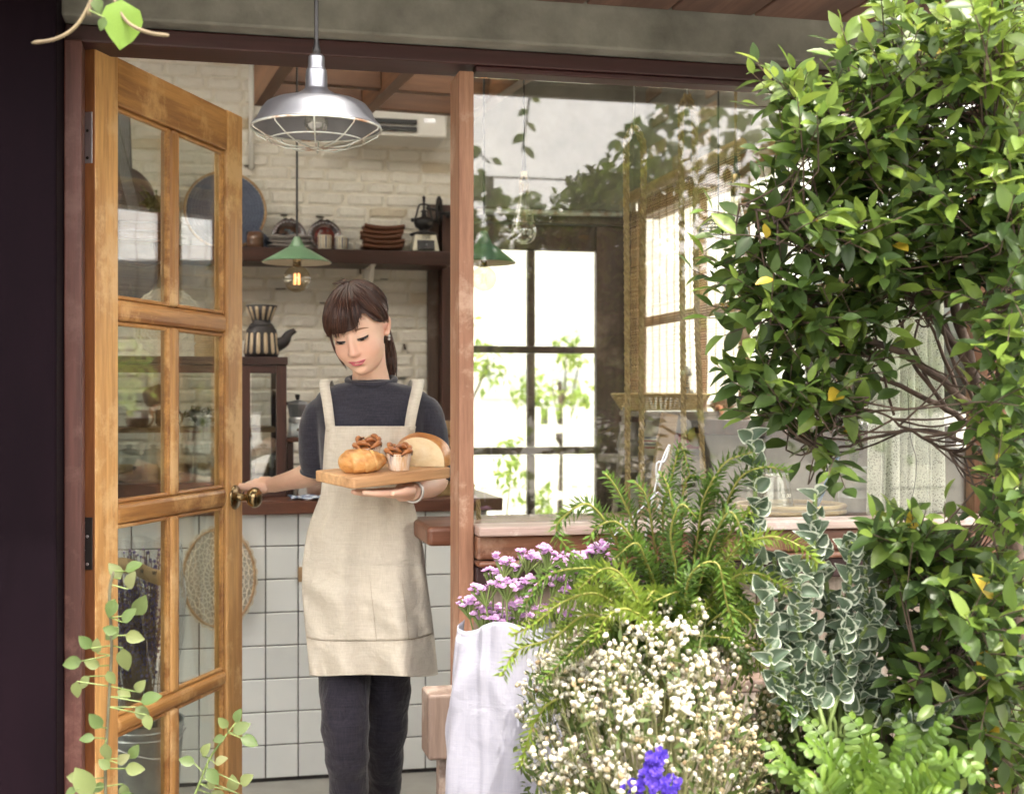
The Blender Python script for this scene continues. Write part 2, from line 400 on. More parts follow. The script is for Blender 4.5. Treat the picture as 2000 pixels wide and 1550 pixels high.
M['kraft'] = mk('kraft_paper', (.52, .38, .21), (.43, .30, .16), 18, rough=.8)
M['red'] = mk('red_paint', (.36, .025, .035), (.25, .02, .03), 14, rough=.4)
M['soil'] = mk('soil', (.035, .025, .018), (.06, .042, .03), 30, rough=.95, bmp=.8, bscale=80)
M['terracotta'] = mk('terracotta', (.40, .17, .09), (.30, .12, .06), 12, rough=.8)
M['bark'] = mk('bark', (.11, .075, .055), (.05, .035, .028), 30, (1, 1, .35), .9, .8, 90)
M['stemg'] = mk('green_stem', (.16, .22, .06), (.10, .15, .04), 30, rough=.6)
M['stemy'] = mk('yellow_green_stem', (.30, .32, .07), (.22, .20, .05), 30, rough=.6)
M['vinestem'] = mk('vine_stem', (.09, .09, .05), (.06, .05, .03), 30, rough=.7)

# ================================================================== SETTING
def sheet(name, x0, x1, y0, y1, z, mat):
    o = MB().add([(x0, y0, z), (x1, y0, z), (x1, y1, z), (x0, y1, z)], [(0, 1, 2, 3)]).build(name, mat)
    o['kind'] = 'structure'; return o
sheet('ground', -150, 150, -150, 150, -.02, M['ground'])
sheet('floor', -3.3, 1.95, 3.05, 5.78, 0, M['floor'])
M['asphalt'] = mk('pale_asphalt', (.30, .29, .28), (.26, .25, .24), 20, rough=.9)
sheet('road', -40, 40, 13.0, 19.0, -.012, M['asphalt'])
sheet('path', -6, 12, 6.1, 8.2, -.008, M['floor'])

def cloudmat():
    m = bpy.data.materials.new('cloud'); m.use_nodes = True; n = m.node_tree; n.nodes.clear(); o = n.nodes.new('ShaderNodeOutputMaterial')
    t = n.nodes.new('ShaderNodeBsdfTranslucent'); t.inputs[0].default_value = (.93, .93, .93, 1); tr = n.nodes.new('ShaderNodeBsdfTransparent'); mx = n.nodes.new('ShaderNodeMixShader')
    tx_ = tex(n, .012, 7, .6); r = ramp(n, tx_.outputs['Fac'], [(.34, (.55, .55, .55)), (.52, (1, 1, 1))])
    n.links.new(r.outputs[0], mx.inputs[0]); n.links.new(tr.outputs[0], mx.inputs[1]); n.links.new(t.outputs[0], mx.inputs[2]); n.links.new(mx.outputs[0], o.inputs[0]); return m
# thin bright cloud all round, open overhead where the sun comes through
cl_ = MB().grid(lambda u, v: Vector(((52 + 380 * v * v) * math.cos(2 * pi * u), (52 + 380 * v * v) * math.sin(2 * pi * u), 62 + 3 * math.sin(u * 40) * math.sin(v * 17) - 18 * v)), 96, 24, True).build('clouds', cloudmat(), None, True); cl_['kind'] = 'structure'
YB = 5.75; XR = 1.90; FY = 3.06
# ---- kitchen brick wall (left half of the back wall)
bw = thing('brick_wall', 'white painted brick wall of small uneven bricks behind the shelf and cabinet', 'wall', (-.8, YB, 0))
xw = Py(887, 700, YB).x
bx('mortar_bed', (-3.2, YB + .0012, 0), (xw, YB + .16, 3.05), M['mortar'], bw, bevel=0)
def brickmat():
    m, n, b = nodes('painted_brick'); b.inputs['Roughness'].default_value = .8; b.inputs['Specular IOR Level'].default_value = .25
    oi = n.nodes.new('ShaderNodeObjectInfo')
    r = ramp(n, oi.outputs['Random'], [(0, (.78, .755, .675)), (.4, (.75, .72, .64)), (.84, (.77, .74, .66)), (.93, (.66, .60, .48)), (1.0, (.60, .50, .35))])
    t = tex(n, 14, 10, .72); r2 = ramp(n, t.outputs['Fac'], [(.26, (.68, .62, .54)), (.42, (1, 1, 1))])
    mx = n.nodes.new('ShaderNodeMix'); mx.data_type = 'RGBA'; mx.blend_type = 'MULTIPLY'; mx.inputs[0].default_value = .5
    n.links.new(r.outputs[0], mx.inputs[6]); n.links.new(r2.outputs[0], mx.inputs[7]); n.links.new(mx.outputs[2], b.inputs['Base Color'])
    t2 = tex(n, 85, 8, .65); bump(n, b, t2.outputs['Fac'], .9, .006)
    t3 = tex(n, 22, 4, .6); bump(n, b, t3.outputs['Fac'], .6, .012); return m
M['brick'] = brickmat()
def brick_variant(i, L=.15, Hh=.05, d=.0055):
    rr = random.Random(i); mb = MB(); nx, nz = 6, 3
    def fn(u, v):
        e = min(u, 1 - u, ) * nx; g = min(v, 1 - v) * nz
        edge = 1 if (u in (0, 1) or v in (0, 1)) else 0
        x = (u - .5) * L; z = (v - .5) * Hh
        if edge: return Vector((x + rr.uniform(-.002, .002), .004, z + rr.uniform(-.003, .003)))
        x = (u - .5) * (L * 1.22); z = (v - .5) * Hh * 1.9
        x = max(-L * .485, min(L * .485, x)); z = max(-Hh * .44, min(Hh * .44, z))
        return Vector((x, -d + rr.uniform(-.003, .0025), z))
    mb.grid(fn, nx, nz); return mb.mesh('brick', M['brick'], False)
BV = [brick_variant(i) for i in range(8)]
pool = []; zz = .93; row = 0
while zz < 2.98:
    hh = U(.046, .055); xx = -2.4 + U(0, .1)
    while xx < xw - .03:
        L = U(.115, .175)
        L = min(L, xw - xx)
        pool.append((xx + L / 2, zz + hh / 2, L, hh)); xx += L + U(.001, .0045)
    zz += hh + U(.001, .0035); row += 1
def brick_vis(p):
    x, z = p[0], p[1]
    return -1.05 < x and (z > 1.55 or (x > -.1 and z > 1.02))
vis = [p for p in pool if brick_vis(p)]; random.shuffle(vis); parts = vis[:298]
rest = [p for p in pool if not brick_vis(p)] + vis[298:]
for x, z, L, hh in parts:
    o = link('brick', random.choice(BV), bw, Vector((x, YB, z)) - bw.location)
    o.scale = (L / .15, U(.7, 1.3), hh / .05); o.rotation_euler = (U(-.03, .03), U(-.012, .012), U(-.02, .02))
mb = MB()
for x, z, L, hh in rest:
    b0 = random.choice(BV); mb.add([(v.co.x * L / .15 + x, v.co.y * 1. + YB, v.co.z * hh / .05 + z) for v in b0.vertices], [tuple(q.vertices) for q in b0.polygons])
mb.build('brick_field', M['brick'], bw)['kind'] = 'stuff'
mb = MB()                                  # open chips in the joints
for i in range(85):
    x, z, L, hh = random.choice(vis); s = random.choice((-1, 1))
    if U(0, 1) < .6: mb.box((x + s * L / 2, YB - .0068, z + U(-.01, .01)), (U(.003, .008), .014, U(.01, .028)), Euler((0, U(-.4, .4), 0)))
    else: mb.box((x + U(-.3, .3) * L, YB - .0068, z + s * hh / 2), (U(.012, .05), .014, U(.002, .005)), Euler((0, U(-.1, .1), 0)))
M['chip'] = mk('dark_chip', (.06, .045, .04), (.10, .08, .06), 40, rough=.95)
mb.build('chipped_joint', M['chip'], bw)['kind'] = 'stuff'

# ---- wall round the back door, side wall, ceiling
xd1 = Py(1222, 700, YB).x; xd0 = xd1 - .86; ZD = Py(1100, 438, YB).z
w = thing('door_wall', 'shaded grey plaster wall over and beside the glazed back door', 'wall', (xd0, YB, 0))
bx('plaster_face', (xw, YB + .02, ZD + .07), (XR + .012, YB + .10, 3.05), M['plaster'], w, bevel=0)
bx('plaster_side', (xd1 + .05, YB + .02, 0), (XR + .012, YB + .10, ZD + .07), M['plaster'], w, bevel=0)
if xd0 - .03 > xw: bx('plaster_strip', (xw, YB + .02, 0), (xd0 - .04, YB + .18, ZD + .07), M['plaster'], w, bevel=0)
w = thing('cafe_ceiling', 'dark ceiling boards and added milky roof lights inside the cafe above the timber lattice', 'ceiling', (-.5, 4.5, 3.05))
for i in range(14): bx('board', (-3.4 + i * .4, 4.4, 3.05), (-3.4 + i * .4 + .394, YB + .2, 3.08), M['dwood'], w, bevel=.003)
def milky():
    m = bpy.data.materials.new('added_milky_sheet'); m.use_nodes = True; n = m.node_tree; n.nodes.clear(); o = n.nodes.new('ShaderNodeOutputMaterial'); t = n.nodes.new('ShaderNodeBsdfTranslucent'); t.inputs[0].default_value = (.86, .86, .82, 1); n.links.new(t.outputs[0], o.inputs[0]); return m
M['milky'] = milky()
for i in range(5): bx('added_roof_light', (-3.3 + i * 1.07, 3.2, 3.062), (-3.3 + i * 1.07 + 1.03, 4.395, 3.066), M['milky'], w, bevel=0)  # unseen roof lights, added to brighten the room
for i in range(6): bx('rafter', (-3.345 + i * 1.07, 3.2, 3.05), (-3.345 + i * 1.07 + .044, 4.398, 3.13), M['dwood'], w)
w = thing('left_wall', 'pale plaster wall with an added long window closing the left side of the kitchen', 'wall', (-3.25, 4.4, 0))
bx('wall_base', (-3.3, 3.2, 0), (-3.2, YB + .2, .8), M['whitepaint'], w, bevel=0)
bx('wall_top', (-3.3, 3.2, 2.6), (-3.2, YB + .2, 3.05), M['whitepaint'], w, bevel=0)
bx('pane', (-3.255, 3.2, .801), (-3.25, YB, 2.599), M['glass'], w, bevel=0)  # unseen window, added to let sky light in from the left
for y in (3.2, 4.0, 4.85, 5.7): bx('mullion', (-3.29, y, .802), (-3.21, y + .05, 2.598), M['dwood_z'], w)
lw = thing('added_front_window', 'added wide plain shop window left of the dark column', 'window', (-2.2, 3.06, 0))  # unseen glazing, added so more front light reaches wall and tiles
bx('wall_base', (-3.2, 3.04, 0), (-1.21, 3.16, .5), M['dark'], lw, bevel=0)
bx('pane', (-3.15, 3.09, .502), (-1.21, 3.096, 2.2), M['glass'], lw, bevel=0)
bx('frame_jamb', (-3.2, 3.04, .502), (-3.152, 3.14, 2.3), M['jamb'], lw); bx('frame_head', (-3.151, 3.04, 2.201), (-1.21, 3.14, 2.3), M['jamb'], lw)
# side wall with the blind window
ws = thing('side_wall', 'grey plastered brick wall with wide windows on the right of the room', 'wall', (XR, 4.4, 0))
z_s = Px(1500, 822, XR).z; z_t = Px(1300, 405, XR).z
bx('wall_base', (XR, 3.2, 0), (XR + .16, YB + .02, z_s - .06), M['plaster'], ws, bevel=0)
bx('wall_top', (XR, 3.2, z_t + .08), (XR + .16, YB + .02, 3.05), M['plaster'], ws, bevel=0)
for k in range(46):                       # bricks where the render has fallen away
    if k < 30: z = .55 + (k % 6) * .075; y = 3.6 + (k // 6) * .26 + (k % 2) * .12 + U(-.03, .03)
    else: z = U(z_t + .14, 2.65); y = U(3.4, 5.5)
    if k < 30 and U(0, 1) < .3: continue
    o = MB().box((0, 0, 0), (.012, .2, .06)).build('brick', M.setdefault('oldbrick', mk('old_brick', (.33, .245, .18), (.24, .17, .12), 20, rough=.95, bmp=.7, bscale=60, var=.2)), ws, bevel=.006, local=True)
    o.location = Vector((XR - .001, y, z)) - ws.location
wd = thing('side_window', 'brown timber side window of wide panes behind the bamboo blind', 'window', (XR, 4.4, z_s))
bx('sill', (XR - .03, 3.3, z_s - .055), (XR + .12, YB - .05, z_s), M['dwood'], wd)
bx('head', (XR - .006, 3.3, z_t), (XR + .1, YB - .05, z_t + .075), M['loft_y'], wd)
ym = [YB - .06, 4.95, Px(1448, 700, XR).y, 3.75, 3.36]
for y in ym: bx('mullion', (XR - .004, y - .022, z_s + .001), (XR + .026, y + .022, z_t - .001), M['post'], wd)
zr = Px(1400, 603, XR).z
for a, b in zip(ym[1:], ym[:-1]):
    bx('transom', (XR + .0, a + .023, zr - .022), (XR + .024, b - .023, zr + .022), M['loft_y'], wd)
    for (p, q) in ((z_s + .002, zr - .026), (zr + .026, z_t - .002)):
        bx('pane', (XR + .010, a + .023, p), (XR + .013, b - .023, q), M['glass'], wd, bevel=0)
# bamboo blind
y0b, y1b = Px(1446, 600, XR - .06).y, YB - .12; zb0 = Px(1340, 765, XR - .06).z
bl = thing('bamboo_blind', 'split bamboo roller blind hanging over the left part of the side window', 'blind', (XR - .06, (y0b + y1b) / 2, z_t + .1))
M['blind'] = leafmat('bamboo_blind_slat', [(.68, .57, .36), (.76, .66, .44), (.60, .47, .27)], trans=.7, rough=.6)
mb = MB(); z = zb0
while z < z_t + .06:
    w_ = U(.0016, .0026); sag = U(-.002, .002)
    mb.box((XR - .06 + U(-.002, .002), (y0b + y1b) / 2, z + w_ / 2), (.0015, y1b - y0b + U(-.01, .01), w_), Euler((sag * .6, 0, 0))); z += w_ + U(.0055, .0095)
mb.build('slat', M['blind'], bl)['kind'] = 'stuff'
for i in range(14):
    y = y0b + (i + .5) * (y1b - y0b) / 14; ph = U(0, 6)
    MB().tube([(XR - .0645, y + .006 * math.sin(ph + k * .9), zb0 - .01 + k * (z_t + .07 - zb0) / 22) for k in range(23)], .0016, 4).build('cord', M['twine'], bl)
MB().tube([(XR - .06, y0b - .01, z_t + .085), (XR - .06, y1b + .01, z_t + .085)], .022, 10).build('rolled_top', M['bamboo'], bl)

# ---- porch: soffit, concrete beam, left column
zl = Py(600, 108, FY).z; zbm = Py(700, 66, 3.0).z; zbt = Py(1400, 30, 3.0).z
cb = thing('concrete_beam', 'stained grey green concrete beam spanning above the shopfront', 'beam', (.5, 3.0, zbm))
bx('beam_body', (Py(119, 40, 3.0).x, 3.0, zbm), (4.4, 3.3, zbt + .25), M['concrete'], cb, bevel=.006)
ps = thing('porch_roof', 'dark plank porch ceiling jutting out over the beam', 'roof', (.5, 2.5, zbt))
for i in range(26):
    x = -2.6 + i * .21
    MB().box((x, 2.72, zbt + .012), (.203, .54, .022)).build('plank', M['dwood_z'] if 0 else M.setdefault('soffit', wood('soffit_wood', (.15, .085, .065), (.07, .04, .032), 'Y', 9, .6)), ps, bevel=.003)
bx('fascia', (-2.75, 2.42, zbt - .03), (2.75, 2.45, zbt + .12), M['dwood'], ps)
bx('roof_deck', (-2.8, 2.40, zbt + .13), (2.8, 3.0, zbt + .16), M['dwood'], ps)
bx('roof_upstand', (-3.4, 3.02, zbt + .251), (2.6, 3.19, 3.2), M['dwood'], ps)
xj0 = Py(121, 700, 3.0).x
c = bx('dark_column', (-1.2, 2.9, 0), (xj0 - .001, 3.2, zbt + .1), M['dark'], None, bevel=.006)
tag(c, 'near black painted column filling the left edge of the shopfront', 'column')
for (px, py) in ((38, 28), (82, 412), (65, 996), (68, 1416), (100, 480)):
    q = Py(px, py, 2.9); MB().lathe([(.0005, -.0012), (.0026, -.0008), (.003, .0)], (q.x, 2.9, q.z), 8, axis='Y').build('nail_head', M['steel'], c, True)
# ---- shopfront frame: jamb, lintel, posts, window
sf = thing('shopfront_frame', 'reddish brown timber frame of doorway and window with lintel and slim post', 'frame', (.36, FY, 0))
xj1 = Py(161, 700, FY).x
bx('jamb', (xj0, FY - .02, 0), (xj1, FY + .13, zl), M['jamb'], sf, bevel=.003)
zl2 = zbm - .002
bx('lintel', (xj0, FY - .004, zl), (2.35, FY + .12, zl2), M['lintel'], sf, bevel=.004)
bx('lintel_bead', (Py(930, 130, FY).x, FY + .001, zl - .014), (2.3, FY + .05, zl - .001), M['lintel'], sf, bevel=.003)
xp0 = Py(896, 700, FY).x; xp1 = Py(925, 700, FY).x
bx('post', (xp0, FY - .004, 0), (xp1, FY + .112, zl - .016), M['post'], sf, bevel=.003)
xe = 1.96
rp = bx('end_pier', (xe + .082, 3.0, 0), (4.4, 3.25, zbm - .002), M['concrete'], None, bevel=.006); tag(rp, 'plain concrete wall pier behind the bush at the right end of the shopfront', 'wall')
bx('post', (xe, FY, 0), (xe + .08, FY + .1, zl - .016), M['post'], sf, bevel=.003)
zs1 = Py(1100, 1022, FY).z
# window: pane, sill with mouldings
wf = thing('shop_window', 'large single pane shop window over a deep moulded timber sill', 'window', (1.2, FY, zs1))
bx('pane', (xp1 + .002, FY + .055, zs1 + .002), (xe - .002, FY + .061, zl - .015), M['shopglass'], wf, bevel=0)
bx('sill_board', (xp1 + .002, FY - .055, zs1 - .022), (xe - .002, FY + .05, zs1), M['silltop'], wf, bevel=.004)
bx('sill_face', (xp1 + .002, FY - .035, zs1 - .078), (xe - .002, FY + .06, zs1 - .023), M['sill'], wf, bevel=.006)
bx('sill_bead', (xp1 + .002, FY - .05, zs1 - .094), (xe - .002, FY + .06, zs1 - .080), M['sill'], wf, bevel=.006)
bx('apron_rail', (xp1 + .002, FY - .02, zs1 - .145), (xe - .002, FY + .06, zs1 - .096), M['lintel'], wf, bevel=.004)
for i in range(int((xe - xp1) / .12) + 1):   # plank panel low down, mostly hidden by plants
    x = xp1 + i * .12
    bx('board', (x + .002, FY + .02, .02), (min(x + .118, xe), FY + .04, zs1 - .147), M['grey'], wf, bevel=.003)
# inner counter shelf along the window
ib = thing('window_bar', 'dark timber bar shelf running along the inside of the shop window', 'shelf', (1.2, FY + .2, zs1))
bx('bar_top', (xp0 - .055, FY + .116, zs1 - .06), (xe, FY + .42, zs1 - .012), M['sill'], ib, bevel=.012, seg=3)
for x in (xp1 + .25, 1.0, 1.7): bx('bracket', (x, FY + .14, zs1 - .25), (x + .03, FY + .38, zs1 - .062), M['dwood_z'], ib)
for i, (px, py) in enumerate(((1057, 128), (1242, 141), (0, 0))):
    if px == 0: continue
    p = Py(px, py, FY + .14); mb = MB()
    mb.tube([p + Vector((0, 0, .03)), p + Vector((0, 0, .0))] + [p + Vector((.0105 * math.sin(a) , 0, -.011 + .0105 * math.cos(a))) for a in [0.2 + k * .42 for k in range(11)]], .0016, 6)
    tag(mb.build('ceiling_hook', M['brass'], None, True), ['open brass cup hook left of the other one over the window', 'open brass cup hook above the right pair of ropes'][i], 'hook', 'brass hooks over the window')

# ================================================================== DOOR
hin = Vector((-.238, 3.118, 0)); DA = R(63.6); DW = .771; DT = .042; DH = 2.10
dr = thing('entrance_door', 'honey coloured wooden glazed door standing open on the left', 'door', hin, None, DA)
def dbx(n, a, b, mat, **k): return bx(n, a, b, M[mat], dr, local=True, **k)
SW, MW = .098, .036
dbx('stile', (0, 0, .01), (SW, DT, DH), 'door', bevel=.003)
dbx('stile', (DW - SW, 0, .01), (DW, DT, DH), 'door', bevel=.006)
dbx('stile_edge', (-.0025, .002, .012), (-.0003, DT - .002, DH - .004), 'doorside', bevel=0)
rails = [(1.987, DH - .003), (1.489, 1.538), (1.016, 1.063), (.530, .567), (.012, .20)]
for i, (a, b) in enumerate(rails):
    dbx('rail', (SW + .001, .001, a), (DW - SW - .001, DT - .001, b), 'door_h', bevel=.003 if i in (0, 4) else .010, seg=2)
mx0 = DW * .483 - MW / 2 + .01; mx1 = mx0 + MW
for (lo_, hi_) in zip([r[1] for r in rails[1:]], [r[0] for r in rails[:-1]]):
    dbx('muntin', (mx0, .002, lo_ + .001), (mx1, DT - .002, hi_ - .001), 'door', bevel=.010, seg=2)
    for (xa, xb) in ((SW, mx0), (mx1, DW - SW)):
        dbx('pane', (xa + .001, .024, lo_ + .001), (xb - .001, .027, hi_ - .001), 'doorglass', bevel=0)
        mb = MB(); t = .011                       # glazing beads round each pane
        for (p, q) in (((xa + .001, .008, lo_ + .001), (xa + t, .023, hi_ - .001)), ((xb - t, .008, lo_ + .001), (xb - .001, .023, hi_ - .001)),
                       ((xa + t + .0004, .009, lo_ + .001), (xb - t - .0004, .0228, lo_ + t)), ((xa + t + .0004, .009, hi_ - t), (xb - t - .0004, .0228, hi_ - .001))): mb.span(p, q)
        mb.build('glazing_bead', M['door_h'], dr, local=True, bevel=.004)
# hinges on the visible edge
for z0, z1, mat in ((1.835, 1.95, 'steel'), (.925, 1.042, 'black')):
    h = MB().span((-.005, .006, z0), (-.0028, DT - .002, z1)).build('hinge', M[mat], dr, local=True, bevel=.0006)
    mb = MB()
    for k in range(4): mb.lathe([(.0001, -.0016), (.003, -.0012), (.0038, 0)], (-.005, .018 + .009 * (k % 2), z0 + .012 + k * (z1 - z0 - .024) / 3), 8, axis='X')
    mb.build('screw', M['blackp' if mat == 'steel' else 'steel'], h, local=True)
    MB().tube([(-.006, DT + .003, z0), (-.006, DT + .003, z1)], .0045, 8).build('knuckle', M[mat], h, True, local=True)
kz = 1.037; kx = DW - .052
for s, nm in ((-1, 'knob'), (1, 'inner_knob')):
    y0 = 0 if s < 0 else DT
    prof = [(.0005, -.004), (.030, -.004), (.033, -.002), (.034, 0)]
    k = MB().lathe([(r, -s * z if 0 else (z if s < 0 else -z)) for r, z in [(.034, -.0005), (.034, .002), (.030, .006), (.016, .010), (.0105, .013), (.0095, .034), (.012, .040), (.022, .044), (.0275, .053), (.0285, .060), (.026, .068), (.019, .074), (.010, .0765), (.0004, .077)]], (kx, y0, kz), 28, axis='Y').build(nm, M['brass'], dr, True, local=True)
MB().span((DW + .0002, .012, .985), (DW + .0015, .03, 1.09)).build('latch_plate', M['brass'], dr, local=True)

# ================================================================== BACK DOOR AND OUTDOORS BEHIND
bd = thing('back_door', 'dark brown glazed back door with grid of small panes', 'door', (xd0, YB, 0))
cols = [Py(p, 600, YB).x for p in (1031, 1046, 1165)]
pw = cols[2] - cols[1]; cL = cols[0] - pw
rowz = [(Py(1100, a, YB).z, Py(1100, b, YB).z) for a, b in ((676, 490), (872, 690), (1070, 887))]
bx('frame_head', (xd0 - .05, YB - .03, ZD), (xd1 + .06, YB + .06, ZD + .065), M['bdoor'], bd)
bx('frame_jamb', (xd0 - .05, YB - .03, 0), (xd0 - .001, YB + .06, ZD - .001), M['bdoor'], bd)
bx('frame_jamb', (xd1 + .001, YB - .03, 0), (xd1 + .06, YB + .06, ZD - .001), M['bdoor'], bd)
bx('stile', (xd0, YB, .01), (cL, YB + .04, ZD - .003), M['bdoor'], bd)
bx('stile', (cols[2], YB, .01), (xd1, YB + .04, ZD - .003), M['bdoor'], bd)
zz = [ZD - .003] + [q for a, b in rowz for q in (b, a)] + [.01]
for i in range(0, len(zz), 2): bx('rail', (cL + .001, YB + .002, zz[i + 1]), (cols[2] - .001, YB + .038, zz[i]), M['bdoor'], bd, bevel=.006)
for a, b in rowz:
    bx('muntin', (cols[0], YB + .003, a + .001), (cols[1], YB + .037, b - .001), M['bdoor'], bd, bevel=.006)
    for p, q in ((cL, cols[0]), (cols[1], cols[2])): bx('pane', (p + .001, YB + .018, a + .001), (q - .001, YB + .021, b - .001), M['glass'], bd, bevel=0)
MB().tube([Py(932, 413, YB - .06), Py(1215, 418, YB - .06)], .013, 10).build('pipe', M['rust'], None, True)
bpy.data.objects['pipe'].name = 'rusty_pipe'; tag(bpy.data.objects['rusty_pipe'], 'rusty horizontal pipe running above the back door', 'pipe')
cp = thing('corner_timber', 'dark upright timber at the end of the brick wall', 'post', (xw, YB - .08, 0))
xa, xb_ = Py(863, 700, YB - .1).x, Py(886, 700, YB - .1).x
bx('timber', (xa, YB - .1, 0), (xb_ + .02, YB - .016, Py(870, 400, YB - .1).z), M['dwood_z'], cp, bevel=.003)

def facade(name, label, x0, x1, y, h, wins, mat, depth=4):
    b = thing(name, label, 'building', ((x0 + x1) / 2, y, 0))
    bx('wall', (x0, y, 0), (x1, y + depth, h), mat, b, bevel=0)
    bx('roof_edge', (x0 - .2, y - .2, h + .001), (x1 + .2, y + depth, h + .25), mat, b, bevel=.01)
    for (cx, cz, w_, h_) in wins:
        f = bx('window', (cx - w_ / 2, y - .05, cz - h_ / 2), (cx + w_ / 2, y - .002, cz + h_ / 2), M['whitepaint'], b, bevel=.01)
        bx('pane', (cx - w_ / 2 + .08, y - .06, cz - h_ / 2 + .08), (cx - .02, y - .052, cz + h_ / 2 - .08), M['winpane'], f, bevel=0)
        bx('pane', (cx + .02, y - .06, cz - h_ / 2 + .08), (cx + w_ / 2 - .08, y - .052, cz + h_ / 2 - .08), M['winpane'], f, bevel=0)
    return b
M['winpane'] = mk('far_pane', (.42, .46, .47), (.36, .40, .41), 3, rough=.15)
M['stucco'] = mk('white_stucco', (.74, .73, .70), (.66, .65, .62), 3, rough=.85)
def wpx(px, py, w_, h_, y): p = Py(px, py, y); k = y / F / .9; return (p.x, p.z, w_ * k, h_ * k)
facade('white_house', 'white two storey house across the road seen through the back door', 2.0, 9.5, 20, 6.2,
       [wpx(*q, 20) for q in ((1000, 640, 55, 70), (1060, 640, 45, 70), (1120, 640, 60, 70), (1010, 745, 50, 60), (1110, 745, 60, 60), (960, 745, 40, 60))], M['stucco'])
fn = thing('white_fence', 'white picket fence along the road outside the back door', 'fence', (4.5, 12.5, 0))
for i in range(34): bx('picket', (2.2 + i * .15, 12.5, 0), (2.2 + i * .15 + .07, 12.53, 1.25), M['whitepaint'], fn, bevel=.006)
for z in (.35, 1.0): bx('rail', (2.1, 12.532, z), (7.4, 12.57, z + .08), M['whitepaint'], fn)
# ================================================================== COUNTER
CY = 4.63; def_s = CY / F
xt0 = Py(389, 1200, CY).x; xt1 = Py(831, 1200, CY).x; TP = (xt1 - xt0) / 7; TZ = .1135
ztop = .962; xce = Py(978, 985, CY).x; xcb = xt0 + TP * 9
ct_ = thing('kitchen_counter', 'long kitchen counter faced with white square tiles under a brown timber top', 'counter', (-.5, CY, 0))
bx('body', (-3.0, CY + .0062, 0), (xcb, CY + .78, ztop - .047), M['grout'], ct_, bevel=0)
bx('counter_top', (-3.0, CY - .035, ztop - .045), (xce, YB - .13, ztop), M['counter'], ct_, bevel=.005)
def tile_mesh():
    mb = MB(); a = TP / 2 - .0021; b = TZ / 2 - .0021; c = .0022
    v = [(-a, .006, -b), (a, .006, -b), (a, .006, b), (-a, .006, b), (-a, .0012, -b), (a, .0012, -b), (a, .0012, b), (-a, .0012, b),
         (-a + c, -.0006, -b + c), (a - c, -.0006, -b + c), (a - c, -.0006, b - c), (-a + c, -.0006, b - c)]
    f = [(8, 9, 10, 11)] + [(i, (i + 1) % 4, 4 + (i + 1) % 4, 4 + i) for i in range(4)] + [(4 + i, 4 + (i + 1) % 4, 8 + (i + 1) % 4, 8 + i) for i in range(4)]
    return mb.add(v, f).mesh('tile', M['tile'])
tm = tile_mesh()
for i in range(-6, 9):
    for j in range(8):
        o = link('tile', tm, ct_, Vector((xt0 + (i + .5) * TP, CY, .012 + (j + .5) * TZ)) - ct_.location)
        o.rotation_euler = (U(-.006, .006), U(-.006, .006), U(-.006, .006))
zk = .012 + 8 * TZ

# ---- upper shelf
SY = 5.60; SF = 5.50
zsh = Py(700, 487, SF).z
sh = thing('wall_shelf', 'dark brown wall shelf on the white brick wall holding crockery', 'shelf', (-.2, SF, zsh))
bx('plank', (Py(150, 490, SF).x, SF, zsh - .058), (Py(881, 490, SF).x, YB - .013, zsh), M['dwood'], sh, bevel=.004)
p = Py(727, 515, SF + .05); 
mb = MB().box((p.x, YB - .018, p.z - .12), (.022, .006, .26)); mb.box((p.x, SF + .11, zsh - .0615), (.022, .2, .005)); mb.box((p.x, SF + .115, zsh - .14), (.018, .004, .22), Euler((R(48), 0, 0)))
mb.build('bracket', M['whitepaint'], sh, bevel=.001)
def onshelf(px, y=SY): return Py(px, 490, y).x
k = Py(700, 490, SY); s_ = k.y / F      # metres per photo pixel about here
# blue lace hoop leaning on the wall
c = Py(440, 430, 5.67); rr = .165
h = thing('lace_hoop', 'large round hoop of dusty blue crochet leaning on the wall shelf', 'hoop', (c.x, c.y, zsh))
M['bluelace'] = mk('blue_lace', (.15, .175, .24), (.10, .12, .18), 30, rough=.9)
def ringpts(c, r, n=40, tilt=.0, sx=1, sz=1): return [Vector((c.x + r * sx * math.cos(2 * pi * i / n), c.y + tilt * (math.sin(2 * pi * i / n) * r), c.z + r * sz * math.sin(2 * pi * i / n))) for i in range(n)]
cz = Vector((c.x, 5.67, zsh + rr + .004))
MB().tube(ringpts(cz, rr, 48, .22), .0055, 8, closed=True).build('rim', M['pale'], h, True)
mb = MB(); mb.add([Vector(p_) + Vector((0, .001, 0)) for p_ in ringpts(cz, rr * .96, 32, .22)], [tuple(range(32))]); mb.build('backing', M['bluelace'], h)
mb = MB()
for q in range(4, 13): mb.tube([p_ + Vector((0, .0015 * math.sin(i * 2.1), 0)) for i, p_ in enumerate(ringpts(cz, rr * q / 13, 40, .22))], .0024, 4, closed=True)
for i in range(60):
    a = 2 * pi * i / 60
    mb.tube([cz + Vector((math.cos(a + .05 * (t % 2)), .22 * math.sin(a), math.sin(a + .05 * (t % 2)))) * (rr * (.5 + .1 * t)) for t in range(6)], .0018, 3, cap=False)
mb.build('crochet', M['bluelace'], h)
fl = MB().grid(lambda u, v: Vector((cz.x + .06 + u * .13 + .012 * math.sin(v * 9), 5.645 + .03 * math.sin(u * 7 + v), zsh + .005 + (1 - v) * (.16 - .13 * u) )), 10, 8)
fl.build('loose_edge', M['bluelace'], h, True, solid=.002)
